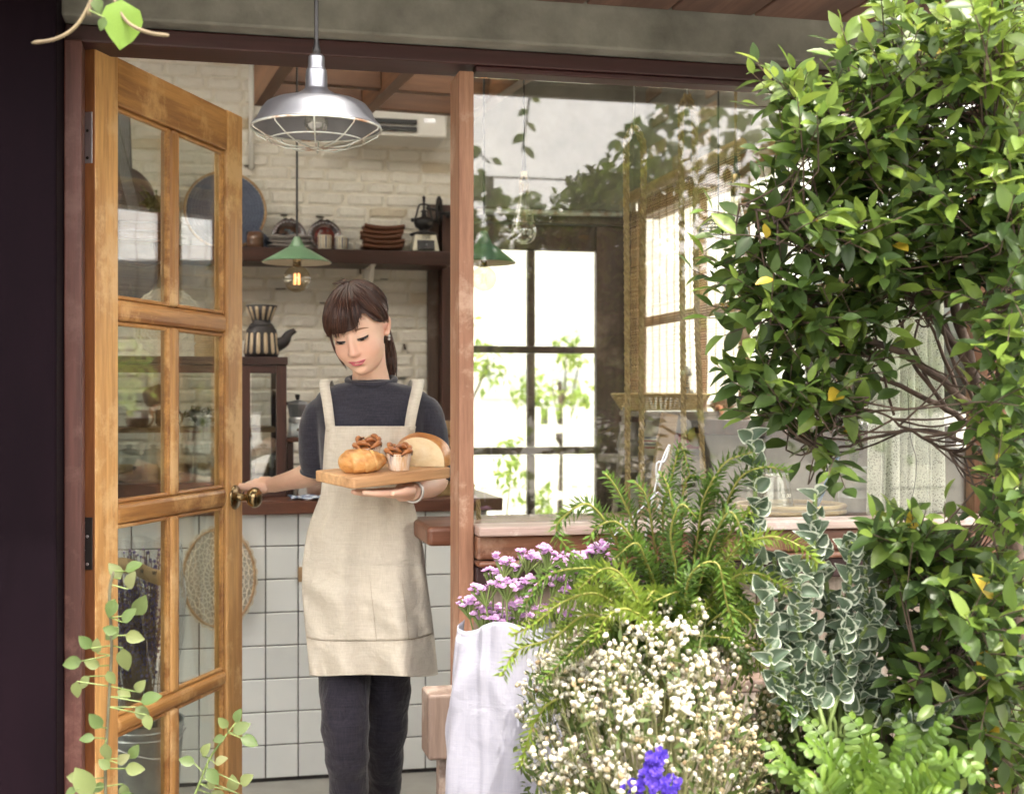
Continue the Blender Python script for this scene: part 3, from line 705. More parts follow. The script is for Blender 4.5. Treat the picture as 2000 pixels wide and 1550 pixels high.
def cup(name, lab, px, w_px, h_px, mat, y=SY, stripes=None, base=None, grp=None, cat='cup', taper=.92):
    x = onshelf(px, y); r = w_px * s_ / 2; hh = h_px * s_; z0 = base or zsh
    t = thing(name, lab, cat, (x, y, z0), grp)
    MB().lathe([(r * taper * .9, 0), (r * taper, .003), (r, hh * .5), (r * .99, hh), (r * .93, hh), (r * .9, hh * .5), (r * .8, .008), (.0005, .008)], (x, y, z0), 22).build('body', mat, t, True)
    if stripes:
        n = 16
        for i in range(n):
            a = 2 * pi * i / n + .1
            MB().tube([(x + (r + .0004) * (taper + (1 - taper) * q) * math.cos(a), y + (r + .0004) * (taper + (1 - taper) * q) * math.sin(a), z0 + .006 + (hh - .01) * q) for q in (0, .5, 1)], .0016 + .0012 * (i % 3 == 0), 4).build('stripe', stripes[i % len(stripes)], t)
    return t
M['glaze'] = mk('brown_glaze', (.16, .08, .045), (.08, .04, .025), 20, rough=.15, coat=.5)
cup('copper_cup', 'glossy copper brown cup at the left end of the shelf by the blue hoop', 498, 33, 30, M['glaze'], taper=1.0, y=5.55)
M['bluestripe'] = mk('blue_stripe', (.04, .05, .13)); M['tanstripe'] = mk('tan_stripe', (.32, .15, .07))
cup('striped_cup', 'striped cream and blue cup in front of the red plate', 634, 27, 27, M['cream'], 5.54, [M['bluestripe'], M['tanstripe']], grp='striped cups on the shelf')
cup('striped_cup', 'striped cream and blue cup right of the other striped cup', 666, 26, 25, M['cream'], 5.55, [M['bluestripe'], M['bluestripe'], M['tanstripe']], grp='striped cups on the shelf')
def plate(px, w_px, lab, incol, motif):
    x = onshelf(px, 5.68); r = w_px * s_ / 2
    t = thing('painted_plate', lab, 'plate', (x, 5.68, zsh), 'painted plates leaning on the shelf')
    rim = M.setdefault('plateglaze', mk('plate_glaze', (.035, .02, .02), (.075, .03, .022), 26, rough=.12, coat=.6))
    o = MB().lathe([(.0005, .004), (r * .62, .004), (r * .70, .008), (r * .985, .016), (r, .014), (r * .66, .001), (.0005, -.003)], (0, 0, 0), 36, axis='Y').build('plate_body', rim, t, True, local=True)
    q = MB().lathe([(.0005, .0046), (r * .60, .0046), (r * .6, .004)], (0, 0, 0), 30, axis='Y').build('painted_centre', incol, t, True, local=True)
    mb = MB()
    for i in range(9):
        a = U(0, 6.28); d = U(0, .42) * r; mb.ball((d * math.cos(a), -.0046, d * math.sin(a)), r * U(.06, .13), 8, 5, (1, .1, 1))
    g = mb.build('painted_motif', motif, t, True, local=True)
    mb = MB()
    for i in range(26):
        a = 2 * pi * i / 26; mb.ball((.85 * r * math.cos(a), -.0122, .85 * r * math.sin(a)), r * .06, 7, 5, (1, .12, 1))
    gg = mb.build('rim_dots', M.setdefault('rimdot', mk('rim_dot', (.20, .19, .20), rough=.2)), t, True, local=True)
    mb = MB()
    for s in (-1, 1): mb.tube([(s * .004, -.002, r * .99), (s * r * .15, -.003, r * 1.06), (s * r * .32, -.002, r * .99)], .004, 6)
    g2 = mb.build('scroll_edge', rim, t, True, local=True)
    for c_ in (o, q, g, gg, g2): c_.location = (0, 0, r * .98); c_.rotation_euler = (R(-12), 0, 0)
M['pblue'] = mk('plate_blue', (.03, .09, .13), (.02, .02, .025), 30, rough=.15); M['pred'] = mk('plate_red', (.17, .03, .022), (.09, .02, .018), 26, rough=.15)
plate(564, 66, 'dark glazed plate with a blue flower leaning on the wall', M['plateglaze'] if 'plateglaze' in M else M['glaze'], M['pblue'])
plate(634, 66, 'dark rimmed plate with a red centre behind the striped cups', M['pred'], M['plateglaze'])
t = thing('folded_cloth', 'grey crumpled folded cloths in front of the blue flower plate', 'cloth', (onshelf(565), 5.58, zsh))
for i in range(3):
    mb = MB(); L = U(.085, .1)
    mb.grid(lambda u, v: Vector((onshelf(565) + L * (math.cos(2 * pi * u)) * (1 if 1 else 0) * math.sin(pi * (.08 + .84 * v)) ** .5 * 1.0, 5.58 + .035 * math.sin(2 * pi * u) * math.sin(pi * (.05 + .9 * v)) ** .5, zsh + .002 + i * .019 + .022 * v + .004 * math.sin(u * 14 + i))), 20, 6, True)
    mb.build('fold', M['fabricgrey'], t, True)
st0 = thing('wooden_tray', 'curved brown wooden dish, bottom of the stack of five', 'tray', (onshelf(746), 5.6, zsh), 'stacked curved wooden dishes')
M['tray'] = wood('tray_wood', (.19, .075, .035), (.10, .04, .02), 'X', 12, .55)
def dish(u, v, dz=0, L=.085, Wd=.05): 
    a = u * 2 - 1; b = v * 2 - 1
    return Vector((a * L, b * Wd, .004 + .010 * a * a + .010 * (abs(b) ** 3) + dz))
mb = MB().grid(lambda u, v: dish(u, v), 12, 6)
d0 = mb.build('dish', M['tray'], st0, True, local=True, solid=.012); d0.location.z = .006
names = ['bottom of the stack of five', 'second from the bottom of five', 'middle of the stack of five', 'second from the top of five', 'top of the stack of five']
for i in range(1, 5):
    c_ = copy_tree(st0); c_.location = st0.location + Vector((U(-.006, .006), U(-.003, .003), i * .0205)); c_.rotation_euler.z = U(-.08, .08); c_['label'] = 'curved brown wooden dish, ' + names[i]
# coffee grinder
gx = onshelf(828, 5.6); gs = 1 / 448
g = thing('coffee_grinder', 'old hand cranked coffee grinder with black wheel and white base', 'coffee grinder', (gx, 5.6, zsh))
def frus(mb, x, y, z0, z1, a0, a1): 
    vs = [(x + sx * a, y + sy * a, z) for z, a in ((z0, a0), (z1, a1)) for sx, sy in ((-1, -1), (1, -1), (1, 1), (-1, 1))]
    return mb.add(vs, [(3, 2, 1, 0), (4, 5, 6, 7)] + [(i, (i + 1) % 4, 4 + (i + 1) % 4, 4 + i) for i in range(4)])
bs = frus(MB(), gx, 5.6, zsh + .006, zsh + .078, .058, .044).build('base_box', M['cream'], g, bevel=.003)
MB().box((gx, 5.6, zsh + .003), (.13, .13, .006)).build('foot_plate', M['black'], g, bevel=.001)
MB().box((gx, 5.6 - .0545, zsh + .030), (.072, .012, .042), Euler((R(-11), 0, 0))).build('drawer', M['black'], g, bevel=.002)
MB().ball((gx, 5.6 - .063, zsh + .03), .005).build('drawer_knob', M['steel'], g, True)
MB().lathe([(.0005, .078), (.060, .078), (.062, .082), (.045, .09), (.022, .096), (.020, .102), (.036, .112), (.043, .128), (.043, .140), (.036, .150), (.012, .156), (.009, .175), (.016, .180), (.008, .186), (.0005, .19)], (gx, 5.6, zsh), 26).build('hopper', M['black'], g, True)
mb = MB()
for s in (-1, 1): mb.tube(catmull([(gx + s * .042, 5.6, zsh + .138), (gx + s * .034, 5.6, zsh + .158), (gx + s * .026, 5.6, zsh + .19), (gx + s * .018, 5.6, zsh + .207), (gx, 5.6, zsh + .21)], 5), .0042, 6)
mb.tube([(gx, 5.6, zsh + .186), (gx, 5.6, zsh + .222)], .005, 8); mb.lathe([(.0004, .222), (.008, .224), (.005, .232), (.009, .238), (.0004, .248)], (gx, 5.6, zsh), 10)
for s in (-1, 1): mb.ball((gx + s * .048, 5.6, zsh + .142), .009)
mb.build('yoke', M['black'], g, True)
wx = gx + .066
mb = MB().tube([(wx + .019 * math.cos(a), 5.6 + .050 * math.cos(a), zsh + .185 + .058 * math.sin(a)) for a in [2 * pi * i / 30 for i in range(30)]], .0055, 6, closed=True)
for i in range(6):
    a = 2 * pi * i / 6; mb.tube([(wx, 5.6, zsh + .185), (wx + .018 * math.cos(a), 5.6 + .048 * math.cos(a), zsh + .185 + .056 * math.sin(a))], .004, 5)
mb.tube([(gx + .01, 5.6, zsh + .195), (wx + .01, 5.6, zsh + .185)], .006, 8)
mb.build('crank_wheel', M['black'], g, True)
MB().tube([(wx, 5.58, zsh + .17), (wx + .05, 5.57, zsh + .172)], [.004, .009], 8).build('crank_handle', M['black'], g, True)
def text(body, size, mat, parent, loc, rot, name='lettering', ext=.0004):
    cu = bpy.data.curves.new(name, 'FONT'); cu.body = body; cu.size = size; cu.extrude = ext; cu.align_x = 'CENTER'; cu.align_y = 'CENTER'; cu.shear = .25
    o = bpy.data.objects.new(name, cu); COL.objects.link(o); dg = bpy.context.evaluated_depsgraph_get()
    me = bpy.data.meshes.new_from_object(o.evaluated_get(dg)); bpy.data.objects.remove(o); me.materials.clear(); me.materials.append(mat)
    q = link(name, me, parent); q.location = Vector(loc) - wloc(parent); q.rotation_euler = rot; return q
text('Café', .019, M['black'], g, (gx, 5.6 - .0485, zsh + .064), (R(90 - 11), 0, 0))
mb = MB().tube([(gx + .10, 5.62, zsh + .165), (gx + .16, 5.62, zsh + .18)], [.008, .016], 10)
tag(mb.build('tool_handle', M['black'], None, True), 'black bulbous tool handle on the dark post right of the grinder wheel', 'handle')

# ---- guitars and plant at the left end of the shelf, seen through the door glass
M['guitar'] = mk('dark_guitar_varnish', (.055, .02, .016), (.03, .012, .01), 8, (1, 1, .2), .22, coat=.4)
def guitar(label, head, body_c, tilt):
    g = thing('guitar', label, 'guitar', (body_c[0], body_c[1], body_c[2]), 'dark guitars leaning over the shelf'); g.rotation_euler = (0, tilt, 0)
    out = []
    for i in range(40):
        a = 2 * pi * i / 40; z = .20 * math.sin(a); w_ = .125 * math.cos(a) * (1 - .16 * math.exp(-((z - .03) / .05) ** 2)) * (1.08 if z < 0 else .84); out.append((w_, -.045, z))
    MB().prism(out, (0, -.045, 0), (0, .045, 0)).build('body', M['guitar'], g, local=True, bevel=.006)
    MB().box((0, -.052, .36), (.05, .022, .40)).build('neck', M['guitar'], g, local=True, bevel=.005)
    MB().box((0, -.066, .32), (.046, .006, .46)).build('fretboard', M['blackp'], g, local=True, bevel=.001)
    h = MB().box((0, -.05, .63), (.07, .016, .15)).build('headstock', M['guitar'], g, local=True, bevel=.004)
    for s in (-1, 1):
        for k in range(3): MB().tube([(s * .035, -.05, .585 + .04 * k), (s * .055, -.05, .585 + .04 * k)], [.003, .007], 8).build('tuning_peg', M['brass'], h, True, local=True)
    mb = MB()
    for k in range(6): mb.tube([(-.018 + .0072 * k, -.071, -.05), (-.015 + .006 * k, -.071, .58)], .0006, 3)
    mb.build('strings', M['steel'], g, local=True)
    MB().lathe([(.0004, 0), (.038, 0), (.044, -.001)], (0, -.0462, .06), 24, axis='Y').build('sound_hole', M['blackp'], g, local=True)
    for k in range(10): MB().box((0, -.0695, .14 + .038 * k), (.045, .001, .0016)).build('fret', M['brass'], g, local=True)
    return g
p = Py(268, 420, 5.5); guitar('dark guitar with long fretboard leaning in front of the other one', 0, (p.x, 5.46, p.z - .02), R(-14))
p = Py(258, 425, 5.6); guitar('dark guitar standing behind with only its headstock and peg clear', 0, (p.x - .01, 5.6, p.z - .14), R(-2))
tb = thing('wooden_crate', 'long dark brown wooden crate below the guitars behind the door glass', 'crate', (Py(270, 470, 5.5).x, 5.5, Py(270, 500, 5.5).z))
a = Py(214, 497, 5.5); b = Py(322, 425, 5.5)
a.z = zsh + .001
for z0, z1 in ((0, .03), (.033, .063), (.066, b.z - a.z)): bx('slat', (a.x, 5.34, a.z + z0), (b.x, 5.36, a.z + z1), M['dwood'], tb)
bx('side', (a.x, 5.362, a.z), (a.x + .015, 5.52, b.z), M['dwood'], tb); bx('side', (b.x - .015, 5.362, a.z), (b.x, 5.52, b.z), M['dwood'], tb)
bx('base', (a.x + .016, 5.362, a.z), (b.x - .016, 5.52, a.z + .012), M['dwood'], tb)

# ---- hanging timber frame, cooler, pendant lamps
lf = thing('timber_lattice', 'brown timber grid frame hanging below the cafe ceiling', 'timber frame', Pz(496, 207, 2.345)); lf.rotation_euler = (0, 0, R(5.7))
bw_ = .045; D0 = 1.55; LW = .80; n = 6
for i in range(3): 
    x = i * LW / 2.1; MB().span((x, -D0, 0), (x + bw_, .0, .16)).build('long_joist', M['loft_y'], lf, local=True, bevel=.003)
for j in range(n):
    y = -.045 - j * .30
    for i in range(2): MB().span((i * LW / 2.1 + bw_ + .001, y, .012), ((i + 1) * LW / 2.1 - .001, y + .04, .148)).build('cross_joist', M['loft'], lf, local=True, bevel=.003)
for i in (0, 2):
    for y in (-.2, -1.3): MB().tube([(i * LW / 2.1 + .02, y, .16), (i * LW / 2.1 + .02, y, .73)], .006, 6).build('hanger_rod', M['black'], lf, local=True)
ac = thing('air_conditioner', 'white slim air conditioner box with dark louvres under the timber frame', 'air conditioner', Py(800, 250, 5.55))
a = Py(655, 262, 5.52); b = Py(872, 205, 5.52)
bx('case', (a.x, 5.5, a.z), (b.x, YB - .015, b.z + .05), M['whitepaint'], ac, bevel=.012, seg=3)
for k in range(2): bx('louvre', (a.x + .03, 5.485, a.z + .018 + k * .03), (b.x - .13, 5.499, a.z + .038 + k * .03), M['blackp'], ac, bevel=.002)
bx('display', (b.x - .10, 5.4975, a.z + .06), (b.x - .05, 5.4995, a.z + .078), M['steel'], ac, bevel=0)
vp = MB().tube([Py(491, 330, 5.73), Py(491, 60, 5.73)], .012, 10).build('white_conduit', M['whitepaint'], None, True); tag(vp, 'white vertical conduit pipe on the brick wall left of the timber frame', 'pipe')

def pendant(label, px, y_apex, y_rim, half, Y, mat, inner, topz):
    a = Cd(px, y_apex, Y); s = Y / F; r = half * s; h = (y_rim - y_apex) * s
    t = thing('green_pendant_lamp', label, 'pendant lamp', (a.x, a.y, topz), 'green cone pendant lamps')
    MB().tube([(a.x, a.y, topz), (a.x, a.y, a.z)], .004, 6).build('cord', M['blackp'], t)
    sh_ = MB().lathe([(.010, .012), (.016, .0), (.022, -h * .18), (.030, -h * .34), (r * .34, -h * .40), (r * .96, -h * .96), (r, -h), (r * .99, -h - .001), (r * .94, -h * .94), (r * .32, -h * .36), (.024, -h * .3), (.014, -.002)], (a.x, a.y, a.z), 40).build('shade', mat, t, True, auto=30)
    MB().lathe([(r * .985, -h - .0012), (r * .93, -h * .955), (r * .32, -h * .44), (.0005, -h * .42)], (a.x, a.y, a.z - .0012), 40).build('shade_lining', inner, sh_, True)
    MB().lathe([(.0005, -h * .42), (.014, -h * .42), (.014, -h - .012), (.0005, -h - .013)], (a.x, a.y, a.z - .002), 14).build('socket', M['brass'], t, True)
    zc = a.z - h - .055
    b = MB().lathe([(.012, .052), (.014, .043)] + [(.044 * math.sin(q), .0 + .044 * math.cos(q)) for q in [.36 + k * (pi - .37) / 12 for k in range(13)]], (a.x, a.y, zc), 24).build('bulb', M['bulb'], t, True)
    for k in range(6):
        q = 2 * pi * k / 6; MB().tube([(a.x + .0085 * math.cos(q), a.y + .0085 * math.sin(q), zc + .018), (a.x + .0095 * math.cos(q), a.y + .0095 * math.sin(q), zc - .018)], .0011, 5).build('filament', M['filament'], b)
    MB().tube([(a.x, a.y, zc + .046), (a.x, a.y, zc + .006)], .0024, 6).build('filament_stem', M['glass'], b)
pendant('pale green cone pendant lamp with glowing globe bulb in the doorway', 580, 470, 512, 68, 4.35, M['green'], M['cream'], 2.52)
pendant('dark green cone pendant lamp half hidden behind the slim post', 945, 458, 513, 63, 4.6, M['green_d'], M['cream'], 3.05)

# ---- industrial cage lamp outside
Y = 2.62; s = Y / F; c0 = Cd(618, 225, Y)
lp = thing('cage_lamp', 'aluminium factory pendant lamp with rusty wire cage hanging over the doorway', 'pendant lamp', (c0.x, c0.y, zbt))
def lz(py): return HC + (785 - py) * s
MB().tube([(c0.x, c0.y, zbt), (c0.x, c0.y, lz(92))], .0042, 8).build('cord', M['blackp'], lp)
MB().lathe([(.0045, lz(78)), (.006, lz(90)), (.0085, lz(98)), (.0085, lz(108)), (.0005, lz(108))], (c0.x, c0.y, 0), 12).build('cord_grip', M['blackp'], lp, True)
prof = [(.0005, lz(106)), (12, lz(107)), (16, lz(112)), (16.5, lz(130)), (18, lz(134)), (18, lz(136)), (20, lz(138)), (22, lz(172)), (24, lz(176)), (40, lz(186)), (52, lz(192)), (86, lz(200)), (98, lz(206)), (108, lz(219)), (116, lz(236)), (125, lz(245)), (127, lz(249)), (125, lz(250)), (115, lz(239)), (104, lz(216)), (84, lz(205)), (40, lz(192)), (20, lz(186)), (.01, lz(185))]
MB().lathe([(r * s if r > .05 else r, z) for r, z in prof], (c0.x, c0.y, 0), 56).build('shade', M['alu'], lp, True, auto=35)
M['lining'] = mk('grey_lining', (.16, .165, .18), (.11, .115, .125), 10, rough=.45)
MB().lathe([(124.5 * s, lz(250.3)), (114 * s, lz(239.6)), (103 * s, lz(217)), (84 * s, lz(206)), (40 * s, lz(193)), (.0005, lz(188))], (c0.x, c0.y, 0), 56).build('lining', M['lining'], lp, True)
MB().lathe([(.0005, lz(190)), (.016, lz(192)), (.016, lz(214)), (.0005, lz(215))], (c0.x, c0.y, 0), 14).build('socket', M['blackp'], lp, True)
MB().lathe([(.010, lz(213)), (.013, lz(218))] + [(.024 * math.sin(q), lz(240) + .024 * math.cos(q)) for q in [.55 + i * (pi - .56) / 9 for i in range(10)]], (c0.x, c0.y, 0), 18).build('bulb', M['clearbulb'], lp, True)
cg = MB(); rw = .0016
rim = [(c0.x + 126 * s * math.cos(a), c0.y + 126 * s * math.sin(a), lz(252)) for a in [2 * pi * i / 40 for i in range(40)]]; cg.tube(rim, .0022, 6, closed=True)
rim2 = [(c0.x + 92 * s * math.cos(a), c0.y + 92 * s * math.sin(a), lz(276)) for a in [2 * pi * i / 36 for i in range(36)]]; cg.tube(rim2, rw, 6, closed=True)
for i in range(10):
    a = 2 * pi * i / 10 + .2; q = (math.cos(a), math.sin(a))
    cg.tube([(c0.x + r * s * q[0], c0.y + r * s * q[1], lz(y)) for r, y in ((127, 250), (124, 258), (92, 276), (60, 287), (14, 291))], rw, 6)
cg.tube([(c0.x + 15 * s * math.cos(a), c0.y + 15 * s * math.sin(a), lz(291)) for a in [2 * pi * i / 12 for i in range(12)]], rw, 6, closed=True)
cg.build('cage', M['rust'], lp, True)

# ---- pear bulbs inside the window
def pear(label, px, ytop, ysock, ybot, w, Y, topz, twist=False):
    a = Cd(px, ysock, Y); s = Y / F; t = thing('pear_bulb_lamp', label, 'hanging bulb', (a.x, a.y, topz), 'bare pear bulbs behind the shop window')
    if twist:
        for q in (0, pi): MB().tube([(a.x + .0025 * math.cos(q + i * .9), a.y + .0025 * math.sin(q + i * .9), a.z + i * (topz - a.z) / 60) for i in range(61)], .0025, 5).build('cord_strand', M['rope'], t, True)
    else: MB().tube([(a.x, a.y, a.z), (a.x, a.y, topz)], .0025, 6).build('cord', M['blackp'], t)
    hh = 78 * s
    MB().lathe([(.004, 0), (.007, -.3 * hh), (.009, -.45 * hh), (.0005, -.46 * hh)], (a.x, a.y, a.z), 12).build('cord_grip', M['blackp'], t, True)
    MB().lathe([(.0005, -.44 * hh), (.012, -.46 * hh), (.012, -.62 * hh), (.0145, -.64 * hh), (.0145, -hh), (.0005, -hh)], (a.x, a.y, a.z), 16).build('socket', M['brass'], t, True)
    z0 = a.z - hh; H_ = (ybot - ysock) * s - hh; r = w * s / 2
    b = MB().lathe([(.0125, 0), (.0135, -.12 * H_), (.55 * r, -.3 * H_), (.8 * r, -.52 * H_), (r * .98, -.72 * H_), (r * .96, -.82 * H_), (r * .78, -.92 * H_), (r * .4, -.985 * H_), (.0005, -H_)], (a.x, a.y, z0), 28).build('bulb', M['clearbulb'], t, True, sub=1)
    MB().tube([(a.x, a.y, z0), (a.x, a.y, z0 - .35 * H_)], [.006, .003], 8).build('filament_stem', M['glass'], b, True)
    mb = MB()
    for k in range(4):
        q = pi / 2 * k; mb.tube([(a.x + .004 * math.cos(q), a.y + .004 * math.sin(q), z0 - .34 * H_), (a.x + .012 * math.cos(q), a.y + .012 * math.sin(q), z0 - .75 * H_)], .0006, 4)
    mb.build('filament', M['copper'], b)
pear('bare pear shaped bulb hanging left of the ropes', 1023, 200, 300, 477, 52, 3.75, 3.05)
pear('bare pear shaped bulb hanging on twisted cord beside the bush', 1437, 180, 305, 485, 52, 3.75, 3.05, True)

# ---- ropes
def rope(pts, r, name, parent, turns=26):
    P = catmull(pts, max(2, int(150 / max(1, len(pts) - 1)))); mb = MB(); L = sum((P[i + 1] - P[i]).length for i in range(len(P) - 1))
    for q in range(3):
        acc = 0; out = []
        for i, p in enumerate(P):
            if i: acc += (P[i] - P[i - 1]).length
            d = (P[min(i + 1, len(P) - 1)] - P[max(0, i - 1)]).normalized(); u, w = frame_axes(d); a = acc / .055 * 2 * pi + q * 2 * pi / 3
            out.append(p + (u * math.cos(a) + w * math.sin(a)) * r * .58)
        mb.tube(out, r * .53, 7)
    for _ in range(90):
        p = random.choice(P); d = Vector((U(-1, 1), U(-1, 1), U(-.6, .6))).normalized(); mb.tube([p + d * r * .9, p + d * r * .9 + (d + Vector((U(-.5, .5), 0, U(-.5, .5)))) * U(.004, .012)], .0003, 3)
    return mb.build(name, M['rope'], parent, True)
for i, (xa, xb, xa2, xb2, yt, Y) in enumerate(((1227, 1250, 1226, 1253, 247, 3.62), (1334, 1350, 1337, 1377, 186, 3.62))):
    a = Cd((xa + xb) / 2, yt, Y); t = thing('rope_loop', ['thick hemp rope looped over a hook, left pair of strands', 'thick hemp rope looped over a hook, right pair of strands'][i], 'rope', (a.x, a.y, a.z), 'hemp ropes hanging behind the window')
    ye = 1012; s = Y / F
    rope([Cd(xa2, ye, Y), Cd((xa * 2 + xa2) / 3 - 2, 600, Y), Cd(xa - 4, yt + 60, Y), Cd(xa - 1, yt + 22, Y), a + Vector((-.001, 0, 0))], .0090, 'strand', t)
    rope([Cd(xb2, ye, Y), Cd((xb * 2 + xb2) / 3 + 2, 600, Y), Cd(xb + 7, yt + 70, Y), Cd(xb + 1, yt + 22, Y), a + Vector((.001, 0, 0))], .0090, 'strand', t)
    MB().tube([a + Vector((0, 0, -.02)), (a.x, a.y, 3.05)], .0022, 6).build('hanger_wire', M['steel'], t)
p1 = Cd(934, 975, 3.4); p2 = Cd(938, 1160, 3.4)
t = thing('hanging_rope', 'thin hemp rope end hanging beside the slim post under the sill', 'rope', (p1.x, p1.y, p1.z)); rope([p1, (p1 + p2) / 2, p2], .006, 'strand', t)
# ================================================================== THINGS ON AND AROUND THE COUNTER
def smooth_ball(mb, c, r, sc): return mb.ball(c, r, 16, 10, sc)
# glazed cabinet
gy0, gy1 = 4.80, 5.22
xa, xb = Py(150, 800, gy0).x, Py(560, 800, gy0).x
zt_ = Py(545, 697, gy0).z
cb_ = thing('display_cabinet', 'dark wood glass display cabinet standing on the counter', 'cabinet', ((xa + xb) / 2, gy0, ztop))
bx('base_board', (xa, gy0, ztop + .001), (xb, gy1, ztop + .055), M['dwood'], cb_)
bx('top_board', (xa - .004, gy0 - .004, zt_ - .028), (xb + .004, gy1, zt_), M['dwood'], cb_)
for (x, y) in ((xb - .036, gy0), (xb - .036, gy1 - .03), (xa, gy0), (xa, gy1 - .03), (xa + .55, gy0)): bx('stile', (x, y, ztop + .056), (x + .036, y + .03, zt_ - .029), M['dwood_z'], cb_, bevel=.003)
bx('rail', (xa + .037, gy0 + .002, zt_ - .058), (xb - .037, gy0 + .026, zt_ - .0295), M['dwood'], cb_)
zsf = Py(450, 838, gy0).z
bx('shelf', (xa + .037, gy0 + .035, zsf - .012), (xb - .037, gy1 - .035, zsf + .006), M['pale'], cb_)
bx('pane', (xa + .59, gy0 + .010, ztop + .057), (xb - .037, gy0 + .013, zt_ - .059), M['jar'], cb_, bevel=0)
bx('pane', (xa + .037, gy0 + .010, ztop + .057), (xa + .549, gy0 + .013, zt_ - .059), M['jar'], cb_, bevel=0)
bx('pane', (xb - .018, gy0 + .031, ztop + .057), (xb - .015, gy1 - .031, zt_ - .03), M['jar'], cb_, bevel=0)
# dripper and server on top
px_ = Py(517, 640, 4.95); sP = 4.9 / F; zt1 = zt_
pc = (px_.x - .012, 4.95)
t = thing('striped_teapot', 'black ceramic pot with cream stripes and a curved spout on the cabinet', 'teapot', (pc[0], pc[1], zt1))
MB().lathe([(.0005, .001), (.052, .001), (.060, .006), (.063, .02), (.057, .085), (.054, .104), (.048, .110), (.046, .118), (.042, .118), (.0005, .112)], (pc[0], pc[1], zt1), 30).build('body', M['ceramic_b'], t, True)
MB().tube(catmull([(pc[0] + .05, pc[1], zt1 + .045), (pc[0] + .082, pc[1], zt1 + .062), (pc[0] + .098, pc[1], zt1 + .088), (pc[0] + .122, pc[1], zt1 + .104)], 5), [.026 - .0011 * i for i in range(16)], 12).build('spout', M['ceramic_b'], t, True)
t2 = thing('striped_dripper', 'flared black and cream striped coffee dripper sitting on the pot', 'dripper', (pc[0], pc[1], zt1 + .118))
MB().lathe([(.0005, .1195), (.044, .1195), (.040, .125), (.033, .131), (.040, .150), (.058, .192), (.055, .192), (.036, .150), (.0005, .14)], (pc[0], pc[1], zt1), 30).build('cone', M['ceramic_b'], t2, True)
def stripe(par, prof, n, wd, phase=0):
    for i in range(n):
        a = 2 * pi * i / n + phase; mb = MB(); vs = []
        for r, z, k in prof:
            for s in (-1, 1): vs.append((pc[0] + (r + .0008) * math.cos(a + s * wd * k), pc[1] + (r + .0008) * math.sin(a + s * wd * k), zt1 + z))
        mb.add(vs, [(2 * j, 2 * j + 1, 2 * j + 3, 2 * j + 2) for j in range(len(prof) - 1)]).build('stripe', M['ceramic_c'], par, True, solid=.0012)
stripe(t, [(.0618, .014, .5), (.0632, .021, 1), (.0602, .05, 1), (.0572, .083, 1), (.0558, .091, .5)], 14, .115)
stripe(t2, [(.0362, .138, .5), (.0402, .1502, 1), (.0485, .170, 1), (.0555, .186, .8)], 13, .12)
# lace doily and wooden cylinder on the cabinet
def doily(name, label, c, r, mat, rings, spokes, rim=None, tilt=.2, cat='doily', sx=1, sz=1, par=None, scallop=0):
    t = thing(name, label, cat, (c.x, c.y, c.z - r * sz))
    if rim: MB().tube(ringpts(c, r, 48, tilt, sx, sz), .0055, 8, closed=True).build('hoop', rim, t, True)
    mb = MB(); th = .0016
    def pt(a, q): return c + Vector((r * q * sx * math.cos(a), tilt * r * q * math.sin(a) - .002, r * q * sz * math.sin(a)))
    for k in range(1, rings + 1):
        q = k / rings * .99
        mb.tube([pt(2 * pi * i / (spokes * 2), q * (1 + .02 * (-1) ** i)) for i in range(spokes * 2)], th * (1.6 if k % 3 == 0 else 1), 4, closed=True)
    for i in range(spokes):
        a = 2 * pi * i / spokes
        for k in range(rings):
            q0, q1 = k / rings, (k + 1) / rings; d = pi / spokes * (1 if k % 2 else -1)
            if k < rings // 3 and i % 2: continue
            mb.tube([pt(a, q0), pt(a + d, q1)], th, 3, cap=False); 
            if k > rings // 3: mb.tube([pt(a, q0), pt(a - d, q1)], th * .9, 3, cap=False)
    if scallop:
        for i in range(scallop):
            a = 2 * pi * i / scallop
            mb.tube([pt(a + 2 * pi / scallop * u, 1.0 + .075 * math.sin(pi * u)) for u in (0, .2, .4, .6, .8, 1)], .0028, 5)
            mb.tube([pt(a + 2 * pi / scallop * (u + .5), 1.0 + .05 * math.sin(pi * u)) for u in (0, .25, .5, .75, 1)], .002, 4)
    mb.build('crochet', mat, t); return t
cD = Py(326, 630, 4.98); cD.z = zt1 + .128
doily('crochet_doily', 'round cream crochet doily propped on the cabinet behind door glass', cD, .125, M['lacew'], 9, 28, None, .25)
px2 = Py(405, 640, 4.98); t = thing('wooden_canister', 'banded pale wooden canister beside the doily on the cabinet', 'canister', (px2.x, 4.98, zt1))
MB().lathe([(.0005, .001), (.046, .001), (.047, .05), (.046, .054), (.048, .056), (.048, .108), (.044, .113), (.0005, .113)], (px2.x, 4.98, zt1), 28).build('body', M['bamboo'], t, True, auto=30)
MB().lathe([(.0005, .114), (.038, .114), (.04, .12), (.034, .15), (.02, .165), (.0005, .168)], (px2.x, 4.98, zt1), 28).build('lid', M['tray'], t, True, auto=30)
